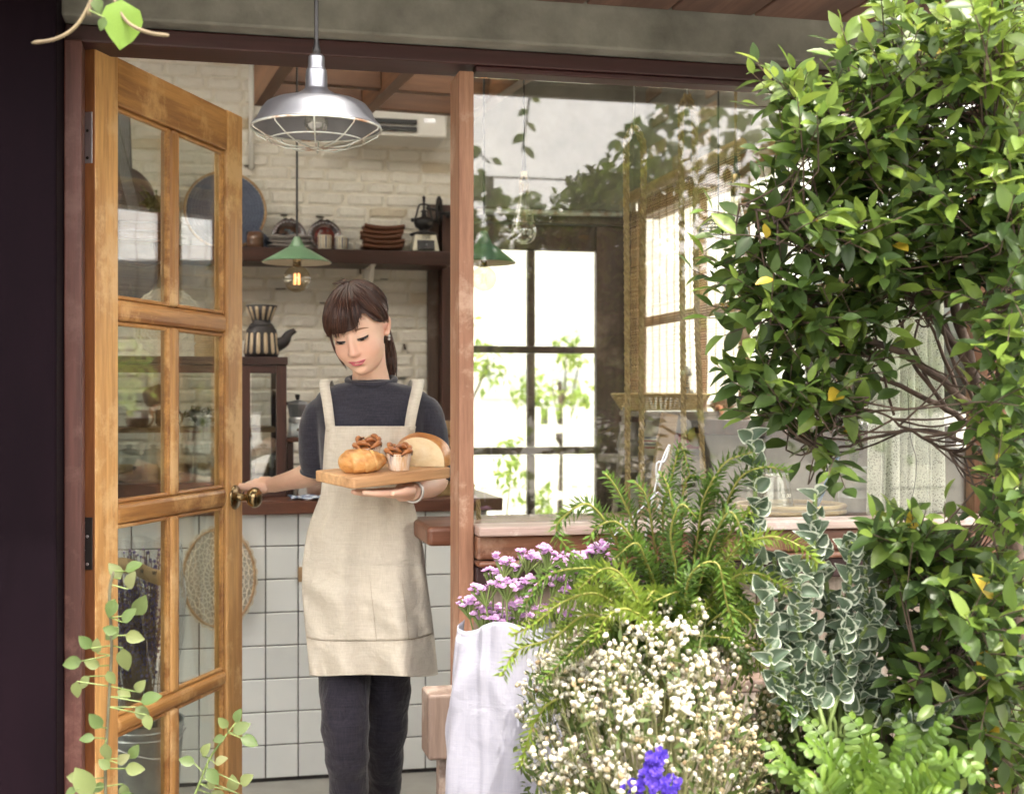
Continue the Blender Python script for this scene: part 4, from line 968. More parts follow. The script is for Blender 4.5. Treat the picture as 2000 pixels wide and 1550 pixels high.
# mugs stacked inside the cabinet
def mug(label, px, py, r, h, mat, y, rot=0, z=None):
    p = Py(px, py, y); z = z if z is not None else p.z
    t = thing('mug', label, 'mug', (p.x, y, z), 'mugs stacked in the cabinet'); t.rotation_euler = (0, rot, .4)
    MB().lathe([(.0005, .001), (r * .8, .001), (r, h * .3), (r, h), (r * .9, h), (r * .88, h * .3), (.0005, .006)], (0, 0, 0), 22).build('body', mat, t, True, local=True)
    MB().tube([(r * .95 + .022 * math.sin(a), 0, h * .5 + .026 * math.cos(a)) for a in [pi * k / 9 for k in range(10)]], .0045, 7).build('handle', mat, t, True, local=True)
    return t
zi = zsf + .0065
M['pinkclay'] = mk('pink_clay', (.50, .36, .28), (.42, .29, .22), 20, rough=.5)
mug('pink clay mug on the cabinet shelf, left of the dark mug', 268, 828, .04, .06, M['pinkclay'], 4.98, 0, zi)
mug('dark glazed mug on the cabinet shelf beside the pink mugs', 325, 828, .04, .062, M['ceramic_b'], 5.0, 0, zi)
mug('pink clay mug tipped on its side on top of the stack', 285, 770, .038, .06, M['pinkclay'], 4.98, R(75), zi + .102)
for k in range(2):
    zp = ztop + .0  # spare
# jars
def jar(label, px, w, h, y, z, fill, fillmat, lidtype='knob'):
    x = Py(px, 900, y).x; t = thing('glass_jar', label, 'jar', (x, y, z), 'glass storage jars in the cabinet')
    r = w / 2; N = 36
    def wall(mb, rr, z0, z1, rib):
        mb.grid(lambda u, v: Vector((x + (rr + rib * math.cos(u * 2 * pi * 18)) * math.cos(2 * pi * u), y + (rr + rib * math.cos(u * 2 * pi * 18)) * math.sin(2 * pi * u), z + z0 + (z1 - z0) * v)), 72, 3, True)
    mb = MB(); wall(mb, r, .004, h * .72, .0016); mb.lathe([(r, h * .72), (r * .82, h * .8), (r * .84, h * .84), (r * .86, h * .85)], (x, y, z), N); mb.lathe([(.0005, .002), (r * .95, .002), (r, .006)], (x, y, z), N)
    mb.build('body', M['jar'], t, True)
    MB().lathe([(r * .9, h * .852), (r * .94, h * .86), (r * .9, h * .875), (r * .5, h * .91), (r * .2, h * .93), (r * .16, h * .95), (r * .3, h * .985), (r * .22, h * 1.03), (.0005, h * 1.045)], (x, y, z), N).build('lid', M['jar'], t, True)
    if fill: MB().lathe([(.0005, .006), (r * .93, .006), (r * .93, h * fill), (r * .5, h * (fill + .03)), (.0005, h * (fill + .02))], (x, y, z), 20).build('contents', fillmat, t, True)
    a = -pi / 2 - .2; mb = MB(); mb.grid(lambda u, v: Vector((x + (r + .0022) * math.cos(a - .55 + 1.1 * u), y + (r + .0022) * math.sin(a - .55 + 1.1 * u), z + h * (.22 + .28 * v))), 8, 1); mb.build('paper_label', M['kraft'], t, True, solid=.0006)
M['beans'] = mk('coffee_beans', (.05, .025, .015), (.10, .05, .03), 120, rough=.6, bmp=1, bscale=150); M['grain'] = mk('dry_grain', (.38, .26, .12), (.26, .17, .08), 140, rough=.8, bmp=1, bscale=150)
zj = ztop + .0565
jar('ribbed glass jar with knob lid in the right corner of the cabinet', 515, .088, .125, 4.90, zj, .35, M['beans'])
jar('ribbed glass jar with knob lid left of the corner jar', 404, .088, .128, 4.93, zj, .3, M['grain'])
jar('ribbed glass jar of dark beans in the middle of the row', 352, .085, .125, 4.97, zj, .45, M['beans'])
jar('ribbed glass jar of pale grain second from the left', 300, .085, .125, 4.93, zj, .35, M['grain'])
jar('ribbed glass jar of dark beans at the left end', 252, .088, .125, 4.93, zj, .4, M['beans'])
x = Py(486, 900, 5.05).x; t = thing('tall_bottle', 'tall narrow ribbed glass bottle behind the corner jar', 'bottle', (x, 5.05, zj))
MB().lathe([(.0005, .002), (.026, .002), (.028, .01), (.028, .09), (.012, .12), (.011, .145), (.014, .148), (.012, .152)], (x, 5.05, zj), 24).build('body', M['jar'], t, True)
MB().lathe([(.011, .15), (.013, .155), (.009, .17), (.0005, .172)], (x, 5.05, zj), 12).build('stopper', M['pale'], t, True)
x = Py(448, 880, 5.08).x; t = thing('paper_bag', 'folded brown kraft paper bag standing behind the jars', 'bag', (x, 5.08, zj))
MB().grid(lambda u, v: Vector((x + (.045 * math.cos(2 * pi * u)) * (1 - .1 * v), 5.08 + .03 * math.sin(2 * pi * u) * (1 - .9 * v), zj + .002 + .15 * v + .006 * math.sin(9 * u))), 16, 5, True).build('bag_body', M['kraft'], t, False, solid=.001)
# moka pot on its little stand
sy = 5.0; xs0, xs1 = Py(556, 900, sy).x, Py(640, 900, sy).x; zst = Py(580, 853, sy).z
t = thing('wooden_stand', 'small dark wooden riser stand on the counter beside the cabinet', 'stand', (xs0, sy, ztop))
bx('top', (xs0, sy - .09, zst - .016), (xs1, sy + .09, zst), M['counter'], t, bevel=.005)
for x in (xs0 + .006, xs1 - .03): bx('leg', (x, sy - .07, ztop + .001), (x + .022, sy + .07, zst - .017), M['dwood_z'], t)
mx, my = Py(578, 850, sy).x + .004, sy - .03
t = thing('moka_pot', 'eight sided aluminium stovetop coffee pot with black handle', 'coffee pot', (mx, my, zst))
def oct_(prof, name, mat): 
    return MB().lathe(prof, (mx, my, zst), 8).build(name, mat, t, False, bevel=.0012)
oct_([(.0005, .0005), (.038, .0005), (.039, .004), (.033, .052), (.0005, .052)], 'boiler', M['steel'])
MB().lathe([(.0005, .0525), (.033, .0525), (.034, .058), (.034, .068), (.031, .073), (.0005, .0735)], (mx, my, zst), 24).build('collar', M['steel'], t, True, auto=30)
oct_([(.0005, .074), (.030, .074), (.039, .122), (.0005, .1225)], 'upper_chamber', M['alu'])
oct_([(.0005, .123), (.040, .123), (.034, .131), (.008, .137), (.0005, .1375)], 'lid', M['alu'])
MB().lathe([(.0005, .137), (.006, .138), (.010, .152), (.0085, .158), (.0005, .159)], (mx, my, zst), 8).build('lid_knob', M['blackp'], t, bevel=.001)
MB().tube(catmull([(mx - .034, my, zst + .124), (mx - .056, my, zst + .122), (mx - .060, my, zst + .105), (mx - .056, my, zst + .082)], 5), .006, 8).build('handle', M['blackp'], t, True)
MB().tube([(mx + .034, my - .0, zst + .108), (mx + .052, my, zst + .122)], [.011, .005], 8).build('spout', M['alu'], t, True)
MB().ball((mx, my - .036, zst + .028), .006).build('valve', M['brass'], t, True)
# cup with spoon, blue cloth
x = Py(615, 915, 4.85).x; t = thing('utensil_cup', 'small clay cup holding a spoon behind the woman', 'cup', (x, 4.85, ztop))
MB().lathe([(.0005, .002), (.03, .002), (.036, .08), (.033, .08), (.028, .008), (.0005, .008)], (x, 4.85, ztop), 18).build('body', M['pinkclay'], t, True)
MB().tube([(x, 4.85, ztop + .01), (x - .03, 4.84, ztop + .13)], .004, 8).build('spoon', M['steel'], t, True)
x0_, x1_ = Py(565, 980, 4.72).x, Py(640, 980, 4.72).x
t = thing('patterned_cloth', 'crumpled blue and white patterned cloth on the counter edge', 'cloth', ((x0_ + x1_) / 2, 4.72, ztop))
m_, n_, b_ = nodes('blue_white_print'); tt = tex(n_, 60, 2, .5); rr_ = ramp(n_, tt.outputs['Fac'], [(.45, (.62, .66, .72)), (.52, (.08, .12, .24))]); n_.links.new(rr_.outputs[0], b_.inputs['Base Color']); b_.inputs['Roughness'].default_value = .9
MB().grid(lambda u, v: Vector((x0_ + (x1_ - x0_) * u, 4.62 + .16 * v, ztop + .003 + .012 * (.5 + .5 * math.sin(u * 11 + 3 * v)) * (.4 + .6 * math.sin(v * 5 + u * 4) ** 2))), 26, 12).build('cloth_sheet', m_, t, True, solid=.002)
p = Py(610, 955, 4.85); t = thing('white_box', 'small white box on the counter beside the blue cloth', 'box', (p.x, 4.86, ztop)); bx('carton', (p.x - .05, 4.84, ztop + .001), (p.x + .05, 4.92, ztop + .06), M['paper'], t, bevel=.003)
# basket tray, red tongs, wooden box at the right end
xb0, xb1 = Py(805, 970, 4.8).x, Py(915, 970, 4.8).x
t = thing('wicker_tray', 'flat woven wicker tray on the right end of the counter', 'tray', ((xb0 + xb1) / 2, 4.85, ztop))
bx('base', (xb0 + .01, 4.72, ztop + .001), (xb1 - .01, 4.98, ztop + .008), M['wicker'], t)
for k in range(5): 
    zz_ = ztop + .010 + k * .007; o_ = .003 * k
    MB().tube([(xb0 + .01 - o_, 4.71 - o_, zz_), (xb1 - .01 + o_, 4.71 - o_, zz_), (xb1 - .01 + o_, 4.99 + o_, zz_), (xb0 + .01 - o_, 4.99 + o_, zz_)], .0042, 6, closed=True).build('weave_band', M['wicker'], t, True)
mb = MB()
for i in range(40):
    xx = xb0 + (xb1 - xb0) * i / 39; mb.tube([(xx, 4.705, ztop + .006), (xx, 4.692, ztop + .044)], .0022, 4)
mb.build('upright', M['wicker'], t)
p = Py(872, 940, 4.85); t = thing('red_tongs', 'red handled kitchen tongs lying on the wicker tray', 'tongs', (p.x, 4.85, ztop + .05))
for dz in (0, .035): MB().tube([(p.x - .09, 4.87, ztop + .05), (p.x - .02, 4.85, ztop + .055 + dz * .5), (p.x + .045, 4.83, ztop + .06 + dz)], [.004, .006, .005], 8).build('arm', M['red'], t, True)
p = Py(875, 850, 5.3); t = thing('wooden_box', 'pale slatted wooden box fixed to the dark upright timber', 'box', (p.x, 5.5, p.z))
for k in range(6): bx('slat', (p.x - .01 + k * .012, 5.44, p.z - .05), (p.x + .001 + k * .012, 5.63, p.z + .055), M['pale'], t, bevel=.001)
MB().tube([(p.x - .014, 5.433, p.z - .005), (p.x + .07, 5.433, p.z - .005)], .006, 8).build('copper_bar', M['copper'], t, True)
# oval lace hoop on the tiles
cH = Py(428, 1128, CY - .02); th = doily('oval_lace_hoop', 'oval wooden embroidery hoop of cream lace hanging on the tiles', cH, .165, M['lace'], 7, 26, M['pale'], .02, 'hoop', .72, 1.0, None, 30)
MB().box((cH.x, cH.y - .004, cH.z + .178), (.03, .012, .014)).build('clamp', M['steel'], th, bevel=.002); MB().tube([(cH.x, cH.y, cH.z + .18), (cH.x + .004, cH.y + .01, ztop - .05)], .001, 4).build('string', M['twine'], th)
mb = MB().grid(lambda u, v: cH + Vector((.165 * .72 * .97 * v * math.cos(2 * pi * u), .002, .165 * .97 * v * math.sin(2 * pi * u))), 30, 4, True)
m_, n_, b_ = nodes('net_cloth'); b_.inputs['Base Color'].default_value = (.70, .62, .48, 1); b_.inputs['Roughness'].default_value = .9; b_.inputs['Alpha'].default_value = .38
mb.build('net_cloth', m_, th, True)
# small brown leather tag, drawn in pale wood, on the tiles left of apron
o = bx('leather_tag', Py(583, 1136, CY - .012), Py(591, 1106, CY + .0), M['pale'], None); tag(o, 'small brown leather tag fixed on the tiles beside the apron', 'tag')

# ---- bucket with lavender
Yb = 3.98; pb = Cd(282, 1405, Yb); pb.x += .0; bxx, byy = pb.x, pb.y; hb = pb.z
t = thing('metal_bucket', 'galvanised metal bucket on the floor behind the open door', 'bucket', (bxx, byy, 0), None)
MB().lathe([(.0005, .004), (.088, .004), (.089, 0), (.092, .006), (.112, hb - .05), (.1125, hb - .045), (.1155, hb - .042), (.1125, hb - .038), (.1135, hb - .022), (.117, hb - .019), (.114, hb - .015), (.1155, hb), (.118, hb + .002), (.112, hb), (.09, .012), (.0005, .012)], (bxx, byy, 0), 40).build('body', M['galv'], t, True, auto=35)
MB().tube(catmull([(bxx - .118, byy, hb - .03), (bxx - .06, byy - .122, hb - .06), (bxx + .06, byy - .124, hb - .085), (bxx + .12, byy, hb - .03)], 8), .003, 6).build('bail_handle', M['steel'], t, True)
M['lav'] = leafmat('lavender_bud', [(.16, .13, .34), (.24, .20, .44), (.13, .10, .24), (.30, .25, .36)], .15, .8); M['drystem'] = mk('dry_stem', (.26, .18, .11), (.17, .11, .07), 40, rough=.9)
lv = thing('lavender_bunch', 'dried purple lavender bunch in clear wrap standing in the bucket', 'flowers', (bxx, byy, hb - .1))
ms, mbd = MB(), MB()
for i in range(150):
    a = U(0, 6.28); r0 = U(0, .05); r1 = U(.01, .095); tip = Vector((bxx - .02 + r1 * math.cos(a), byy + r1 * .6 * math.sin(a), U(.62, .86))); base = Vector((bxx + r0 * math.cos(a), byy + r0 * math.sin(a), hb - .14))
    mid = (tip + base) / 2 + Vector((-.012, 0, 0)); ms.tube([base, mid, tip], .0012, 3, cap=False)
    for k in range(11):
        q = tip.lerp(mid, k * .075) + Vector((U(-.004, .004), U(-.004, .004), 0)); mbd.ball(q, U(.0035, .006), 5, 3)
ms.build('stems', M['drystem'], lv)['kind'] = 'stuff'; mbd.build('buds', M['lav'], lv)['kind'] = 'stuff'
M['cello'] = glass('cellophane', (.97, .97, .98), .08, 2.0, .03)
def cel(u, v):
    a = 2 * pi * u; r = .055 + .065 * math.sin(min(1, v * 1.15) * pi * .62) + .012 * math.sin(a * 5 + 4 * v) + .009 * abs(math.sin(a * 8 - 9 * v)); return Vector((bxx - .015 + r * math.cos(a), byy + .75 * r * math.sin(a), hb - .02 + .56 * v + .02 * math.sin(3 * a) * v))
MB().grid(cel, 40, 16, True).build('wrap_sheet', M['cello'], lv, True)
tg = MB().grid(lambda u, v: Vector((bxx - .09 + .15 * u, byy - .085 - .01 * math.sin(3 * u), .80 - .03 * u + .045 * v + .01 * math.sin(5 * u))), 10, 2).build('paper_tag', M['kraft'], lv, True, solid=.001)
mb = MB()
for k, (u0, w_) in enumerate(((.35, .05), (.55, .06), (.78, .08))):
    mb.tube([Vector((bxx - .09 + .15 * (u0 + w_ * q), byy - .0875 - .01 * math.sin(3 * (u0 + w_ * q)), .80 - .03 * u0 + .024 + .007 * math.sin(14 * q + k))) for q in [i / 8 for i in range(9)]], .0008, 4)
mb.build('handwriting', M['blackp'], tg)
# ================================================================== RIGHT HAND ROOM THINGS
ry = 4.9
xa, xb = Py(1217, 800, ry).x, Py(1455, 800, 4.6).x
zr1, zr2 = Py(1340, 803, ry).z, Py(1340, 890, ry).z
rk = thing('wooden_rack', 'weathered grey wooden rack with slanted plank legs and a shelf', 'rack', (xa, ry, 0))
xa2 = Py(1255, 800, ry).x; xb = Py(1450, 800, ry - .02).x
bx('top_rail', (xa2, ry - .02, zr1 - .035), (xb - .09, ry + .02, zr1), M['grey_x'], rk)
bx('end_post', (xb - .088, ry - .03, .0), (xb, ry + .03, zr1 + .008), M['grey'], rk)
bx('top_board', (xa2, ry + .021, zr1 - .02), (xb - .09, ry + .30, zr1 - .002), M['grey_x'], rk)
bx('shelf_board', (Py(1212, 880, ry).x, ry - .04, zr2 - .03), (xb - .09, ry + .30, zr2), M['grey_x'], rk)
bx('shelf_rail', (Py(1205, 880, ry).x, ry - .06, zr2 - .06), (xb - .0885, ry - .041, zr2 + .004), M['grey_x'], rk)
for (p, q, w_, y) in (((1222, 795), (1180, 1190), .018, ry - .07), ((1308, 808), (1262, 1090), .065, ry - .085)):
    a = Py(*p, y); b = Py(*q, y); k = (a.z - 0) / (a.z - b.z); b = a + (b - a) * k; d = (b - a)
    MB().box((a + b) / 2, (w_, .022, d.length), Euler((0, math.atan2(d.x, d.z), 0))).build('slanted_leg', M['pale'] if w_ > .03 else M['grey'], rk, bevel=.003)
bx('end_post', (xa2 + .1, ry + .22, 0), (xa2 + .16, ry + .28, zr2 - .031), M['grey'], rk)
# basket tray on the rack
xc0, xc1 = Py(1217, 790, ry).x, Py(1400, 790, ry).x; zb_ = zr1 + .001
bk = thing('woven_basket', 'shallow woven yellow basket lying on top of the rack', 'basket', ((xc0 + xc1) / 2, ry + .1, zb_))
cx, cyy, rx, ry_ = (xc0 + xc1) / 2, ry + .11, (xc1 - xc0) / 2, .16
MB().lathe([(.0005, .002), (.9, .002), (.9, .005), (.0005, .006)], (cx, cyy, zb_), 30, sx=rx * .8, sy=ry_ * .8).build('base', M['wicker'], bk, True)
for k in range(6):
    q = .82 + .18 * k / 5
    MB().tube([(cx + rx * q * math.cos(a), cyy + ry_ * q * math.sin(a), zb_ + .007 + .0095 * k + .0016 * (-1) ** i) for i, a in enumerate([2 * pi * j / 56 for j in range(56)])], .0042, 6, closed=True).build('weave_band', M['wicker'], bk, True)
mb = MB()
for i in range(56):
    a = 2 * pi * i / 56; mb.tube([(cx + rx * .81 * math.cos(a), cyy + ry_ * .81 * math.sin(a), zb_ + .004), (cx + rx * 1.015 * math.cos(a), cyy + ry_ * 1.015 * math.sin(a), zb_ + .062)], .003, 4)
mb.build('stake', M['wicker'], bk)
MB().tube([(cx + rx * 1.02 * math.cos(a), cyy + ry_ * 1.02 * math.sin(a), zb_ + .064) for a in [2 * pi * j / 40 for j in range(40)]], .006, 8, closed=True).build('rim', M['wicker'], bk, True)
# coconut fibre nest, leather strap hook, lantern
p = Py(1410, 790, ry + .1); t = thing('fibre_nest', 'brown tangled fibre bundle on the right end of the rack', 'nest', (p.x, ry + .1, zr1)); mb = MB()
M['fibre'] = mk('brown_fibre', (.22, .13, .07), (.12, .07, .04), 60, rough=.95)
for i in range(130):
    a, b = U(0, 6.28), U(.1, 1.3); r = U(.03, .055)
    pts = [Vector((p.x + r * 1.3 * math.cos(a + q * .35) * math.cos(b), ry + .1 + r * math.sin(a + q * .35) * math.cos(b), zr1 + .01 + r * .8 * math.sin(b) + U(-.004, .004))) for q in range(5)]; mb.tube(pts, .0014, 3, cap=False)
mb.ball((p.x, ry + .1, zr1 + .02), .04, 10, 7, (1.2, 1, .6)); mb.build('fibre_tangle', M['fibre'], t)
p = Py(1413, 800, ry - .05); t = thing('leather_hanger', 'orange leather strap with cords hooked over the rack rail', 'hanger', (p.x, ry - .05, zr1))
M['leather'] = mk('orange_leather', (.42, .15, .075), (.32, .11, .055), 20, rough=.5)
MB().tube(catmull([(p.x, ry + .028, zr1 - .02), (p.x, ry + .026, zr1 + .004), (p.x, ry, zr1 + .016), (p.x, ry - .028, zr1 + .004), (p.x - .002, ry - .03, zr1 - .05), (p.x, ry - .03, zr1 - .11)], 5), .009, 8).build('strap', M['leather'], t, True)
for q in ((1385, 940), (1403, 960), (1445, 990)): 
    b = Py(*q, ry - .06); MB().tube([(p.x, ry - .032, zr1 - .11), b], .0022, 5).build('cord', M['leather'], t)
p = Py(1352, 775, ry + .16); t = thing('blue_lantern', 'small blue grey candle lantern standing behind the basket', 'lantern', (p.x, ry + .2, zr1)); M['bluemet'] = mk('blue_grey_metal', (.12, .17, .20), (.09, .12, .15), 14, rough=.5)
bx('body', (p.x - .022, ry + .2, zr1 + .001), (p.x + .022, ry + .24, zr1 + .085), M['bluemet'], t); MB().lathe([(.0005, .085), (.010, .085), (.008, .14), (.026, .145), (.004, .18), (.0005, .182)], (p.x, ry + .22, zr1), 12).build('chimney', M['bluemet'], t, True)
# toys and jug on the rack shelf
p = Py(1400, 850, ry + .05); q0 = Py(1345, 860, ry + .05)
t = thing('tin_truck', 'old red and yellow tin toy truck on the rack shelf', 'toy truck', (p.x, ry + .08, zr2))
bx('body', (p.x - .06, ry + .02, zr2 + .024), (p.x + .05, ry + .12, zr2 + .105), M['red'], t, bevel=.006); bx('cab', (q0.x - .05, ry + .02, zr2 + .024), (p.x - .062, ry + .12, zr2 + .085), M['red'], t, bevel=.01)
M['yellow'] = mk('yellow_paint', (.42, .30, .05), (.32, .22, .04), 20, rough=.4)
MB().lathe([(.0005, -.004), (.036, -.004), (.038, .0), (.0005, .002)], (q0.x + .02, ry + .016, zr2 + .075), 24, axis='Y').build('round_lamp', M['yellow'], t, True)
bx('stripe', (p.x - .058, ry + .0165, zr2 + .055), (p.x + .048, ry + .0195, zr2 + .06), M['black'], t, bevel=0)
for x in (q0.x - .025, p.x - .03, p.x + .03):
    MB().lathe([(.0005, -.02), (.018, -.02), (.020, -.014), (.020, .0), (.0005, .001)], (x, ry + .03, zr2 + .021), 16, axis='Y').build('wheel', M['black'], t, True)
p = Py(1285, 850, ry + .05); t = thing('striped_jug', 'pale jug with red and blue stripes on the left of the rack shelf', 'jug', (p.x, ry + .1, zr2))
MB().lathe([(.0005, .001), (.035, .001), (.045, .03), (.042, .09), (.03, .12), (.034, .14), (.03, .14), (.0005, .1)], (p.x, ry + .1, zr2), 22).build('body', M['cream'], t, True)
for k, c_ in enumerate(('red', 'bluestripe', 'red', 'bluestripe')): MB().lathe([(.0455, .028 + k * .013), (.0458, .031 + k * .013), (.0452, .034 + k * .013)], (p.x, ry + .1, zr2), 22).build('stripe', M[c_], t, True)
p = Py(1240, 850, ry + .05); t = thing('grey_jug', 'grey handled jug at the left end of the rack shelf', 'jug', (p.x, ry + .12, zr2)); MB().lathe([(.0005, .001), (.04, .001), (.05, .04), (.036, .1), (.04, .13), (.036, .13), (.0005, .1)], (p.x, ry + .12, zr2), 22).build('body', M['fabricgrey'], t, True)
MB().tube([(p.x + .045 + .025 * math.sin(a), ry + .12, zr2 + .07 + .04 * math.cos(a)) for a in [pi * k / 9 for k in range(10)]], .005, 7).build('handle', M['fabricgrey'], t, True)
for k, px in enumerate((1278, 1340)): 
    p = Py(px, 980, ry + .1); o = MB().box((p.x, ry + .12, .52), (.17 if k == 0 else .05, .02, .9 if k == 0 else 1.0), Euler((R(-6), 0, 0))).build('white_board', M['paper'], None, bevel=.003)
    tag(o, ['wide pale board leaning under the rack shelf', 'narrow pale board leaning under the rack shelf'][k], 'board')
# wire basket lamp by the blind
p = Px(1403, 443, XR - .18); p = Cd(1403, 443, 4.5); t = thing('wire_basket_lamp', 'dark woven wire bowl lamp hanging by the bamboo blind', 'pendant lamp', (p.x, p.y, 3.05)); mb = MB()
for k in range(7):
    r = .068 * math.sin(.35 + k * .21); mb.tube([(p.x + r * math.cos(a), p.y + r * math.sin(a), p.z + .04 - k * .012) for a in [2 * pi * j / 24 for j in range(24)]], .0022, 4, closed=True)
for i in range(16):
    a = 2 * pi * i / 16; mb.tube([(p.x + .068 * math.sin(.35 + k * .21) * math.cos(a), p.y + .068 * math.sin(.35 + k * .21) * math.sin(a), p.z + .04 - k * .012) for k in range(7)], .0018, 4)
mb.build('wire_bowl', M['black'], t); MB().tube([(p.x, p.y, p.z + .03), (p.x, p.y, 3.05)], .003, 6).build('cord', M['blackp'], t)
# glass server on bamboo tray, bucket planter, pen, curtain
wy = FY + .28; zb0_ = zs1 - .012
x0_, x1_ = Py(1440, 1005, wy).x, Py(1640, 1005, wy).x
t = thing('bamboo_tray', 'round flat bamboo tray on the window bar shelf', 'tray', ((x0_ + x1_) / 2, wy, zb0_)); cx = (x0_ + x1_) / 2; rx = (x1_ - x0_) / 2
MB().lathe([(.0005, .003), (1, .003), (1, .006), (.0005, .008)], (cx, wy, zb0_), 40, sx=rx * .97, sy=.13).build('base', M['bamboo'], t, True)
for k in range(2): MB().tube([(cx + rx * math.cos(a), wy + .135 * math.sin(a), zb0_ + .008 + .014 * k) for a in [2 * pi * j / 48 for j in range(48)]], .0068, 7, closed=True).build('rim', M['bamboo'], t, True)
p = Py(1512, 985, wy); zj_ = zb0_ + .009; sJ = .00132
t = thing('glass_server', 'upturned clear glass coffee server with handle on the bamboo tray', 'coffee server', (p.x, wy, zj_))
MB().lathe([(.052, .0), (.054, .002), (.052, .016), (.050, .03), (.046, .05), (.041, .075), (.038, .09), (.036, .094), (.0005, .0945)], (p.x, wy, zj_), 32).build('body', M['jar'], t, True)
MB().lathe([(.0365, .094), (.0385, .097), (.0365, .1)], (p.x, wy, zj_), 32).build('rim', M['steel'], t, True)
MB().tube(catmull([(p.x - .04, wy, zj_ + .08), (p.x - .068, wy, zj_ + .075), (p.x - .075, wy, zj_ + .045), (p.x - .062, wy, zj_ + .012), (p.x - .05, wy, zj_ + .008)], 5), .006, 8).build('handle', M['jar'], t, True)
text('III 00', .014, M['whitepaint'], t, (p.x + .012, wy - .0492, zj_ + .042), (R(83), 0, R(8)))
pB = Py(1668, 965, FY + .30); rB = .047
t = thing('planter_bucket', 'small galvanised bucket of herbs at the window beside the curtain', 'bucket', (pB.x, pB.y, zb0_)); hB = Py(1668, 912, FY + .3).z - zb0_
MB().lathe([(.0005, .001), (rB * .86, .001), (rB * .9, hB * .3), (rB * .93, hB * .32), (rB * .91, hB * .34), (rB * .97, hB * .8), (rB * 1.02, hB * .83), (rB * .98, hB * .86), (rB * 1.03, hB), (rB * .95, hB), (rB * .9, hB * .85), (.0005, hB * .85)], (pB.x, pB.y, zb0_), 30).build('body', M['galv'], t, True, auto=35)
MB().ball((pB.x - rB * .98, pB.y - .02, zb0_ + hB * .86), .008).build('ear', M['galv'], t, True)
a = Py(1637, 890, FY + .25); b = Py(1590, 1000, FY + .22); o = MB().tube([b, a], .006, 8).build('blue_tube', mk('blue_plastic', (.04, .17, .42), rough=.35), None, True); tag(o, 'thin blue plastic tube leaning beside the herb bucket', 'tube')
# lace curtain
def lacemat():
    m, n, b = nodes('lace_curtain'); b.inputs['Base Color'].default_value = (.70, .71, .66, 1); b.inputs['Roughness'].default_value = .9
    tc = n.nodes.new('ShaderNodeTexCoord'); v = n.nodes.new('ShaderNodeTexVoronoi'); v.inputs['Scale'].default_value = 380; n.links.new(tc.outputs['UV'], v.inputs[0])
    r = ramp(n, v.outputs['Distance'], [(.25, (.25, .25, .25)), (.42, (.85, .85, .85))])
    t = n.nodes.new('ShaderNodeTexNoise'); t.inputs['Scale'].default_value = 16; t.inputs['Detail'].default_value = 6; n.links.new(tc.outputs['UV'], t.inputs[0]); r2 = ramp(n, t.outputs['Fac'], [(.5, (0, 0, 0)), (.62, (.3, .3, .3))])
    ad = n.nodes.new('ShaderNodeMath'); ad.operation = 'ADD'; ad.use_clamp = True; n.links.new(r.outputs[0], ad.inputs[0]); n.links.new(r2.outputs[0], ad.inputs[1]); n.links.new(ad.outputs[0], b.inputs['Alpha'])
    tl = n.nodes.new('ShaderNodeBsdfTranslucent'); tl.inputs[0].default_value = (.7, .71, .66, 1); tr = n.nodes.new('ShaderNodeBsdfTransparent')
    return m
M['curtain'] = lacemat()
xc0, xc1 = Py(1706, 800, FY + .12).x, 1.89; zc0, zc1 = Py(1800, 1003, FY + .12).z, zl - .05
def cur(u, v): return Vector((xc0 + (xc1 - xc0) * u + .01 * math.sin(u * 20) * (1 - v) - .03 * (1 - v) * (1 - u), FY + .098 + .016 * math.sin(u * 2 * pi * 8 + .6 * math.sin(4 * v)) * (1 - .4 * v) + .006 * math.sin(u * 51), zc0 + (zc1 - zc0) * v + (.006 * math.sin(u * 2 * pi * 14) if v == 0 else 0)))
t = thing('lace_curtain', 'sheer white lace curtain hanging in folds behind the bush', 'curtain', (xc0, FY + .1, zc0))
o = MB().grid(cur, 120, 20).build('net', M['curtain'], t, True)
uv = o.data.uv_layers.new(name='UVMap'); 
for l in o.data.loops: vv = o.data.vertices[l.vertex_index].co; uv.data[l.index].uv = ((l.vertex_index % 121) / 120 * .5, vv.z * .5)
MB().tube([(xc0 - .05, FY + .1, zc1 + .01), (xc1 + .1, FY + .1, zc1 + .01)], .006, 8).build('rod', M['brass'], t, True)
MB().tube(catmull([Py(1772, 740, FY + .08), Py(1778, 850, FY + .075), Py(1790, 900, FY + .075), Py(1784, 960, FY + .075), Py(1770, 1000, FY + .08)], 6), .0012, 5).build('pull_cord', M['blackp'], t)
# ---- bench in front of the post
by = 2.86; pA, pB_ = Py(837, 1357, by), Py(908, 1482, by)
t = thing('wooden_bench', 'worn wooden bench end beside the post in the lower middle', 'bench', ((pA.x + pB_.x) / 2, by, 0))
bx('seat', (pA.x, by - .0, pB_.z), (pA.x + .085, by + .10, pA.z), M['bench'], t, bevel=.007, seg=3)
bx('seat_plank', (pA.x + .086, by + .012, pA.z - .035), (pA.x + .9, by + .09, pA.z - .005), M['bench'], t, bevel=.005)
bx('leg', (pA.x + .026, by + .02, 0), (pA.x + .056, by + .055, pB_.z - .001), M['bench'], t, bevel=.003); bx('leg', (pA.x + .82, by + .02, 0), (pA.x + .86, by + .055, pA.z - .036), M['bench'], t, bevel=.003)
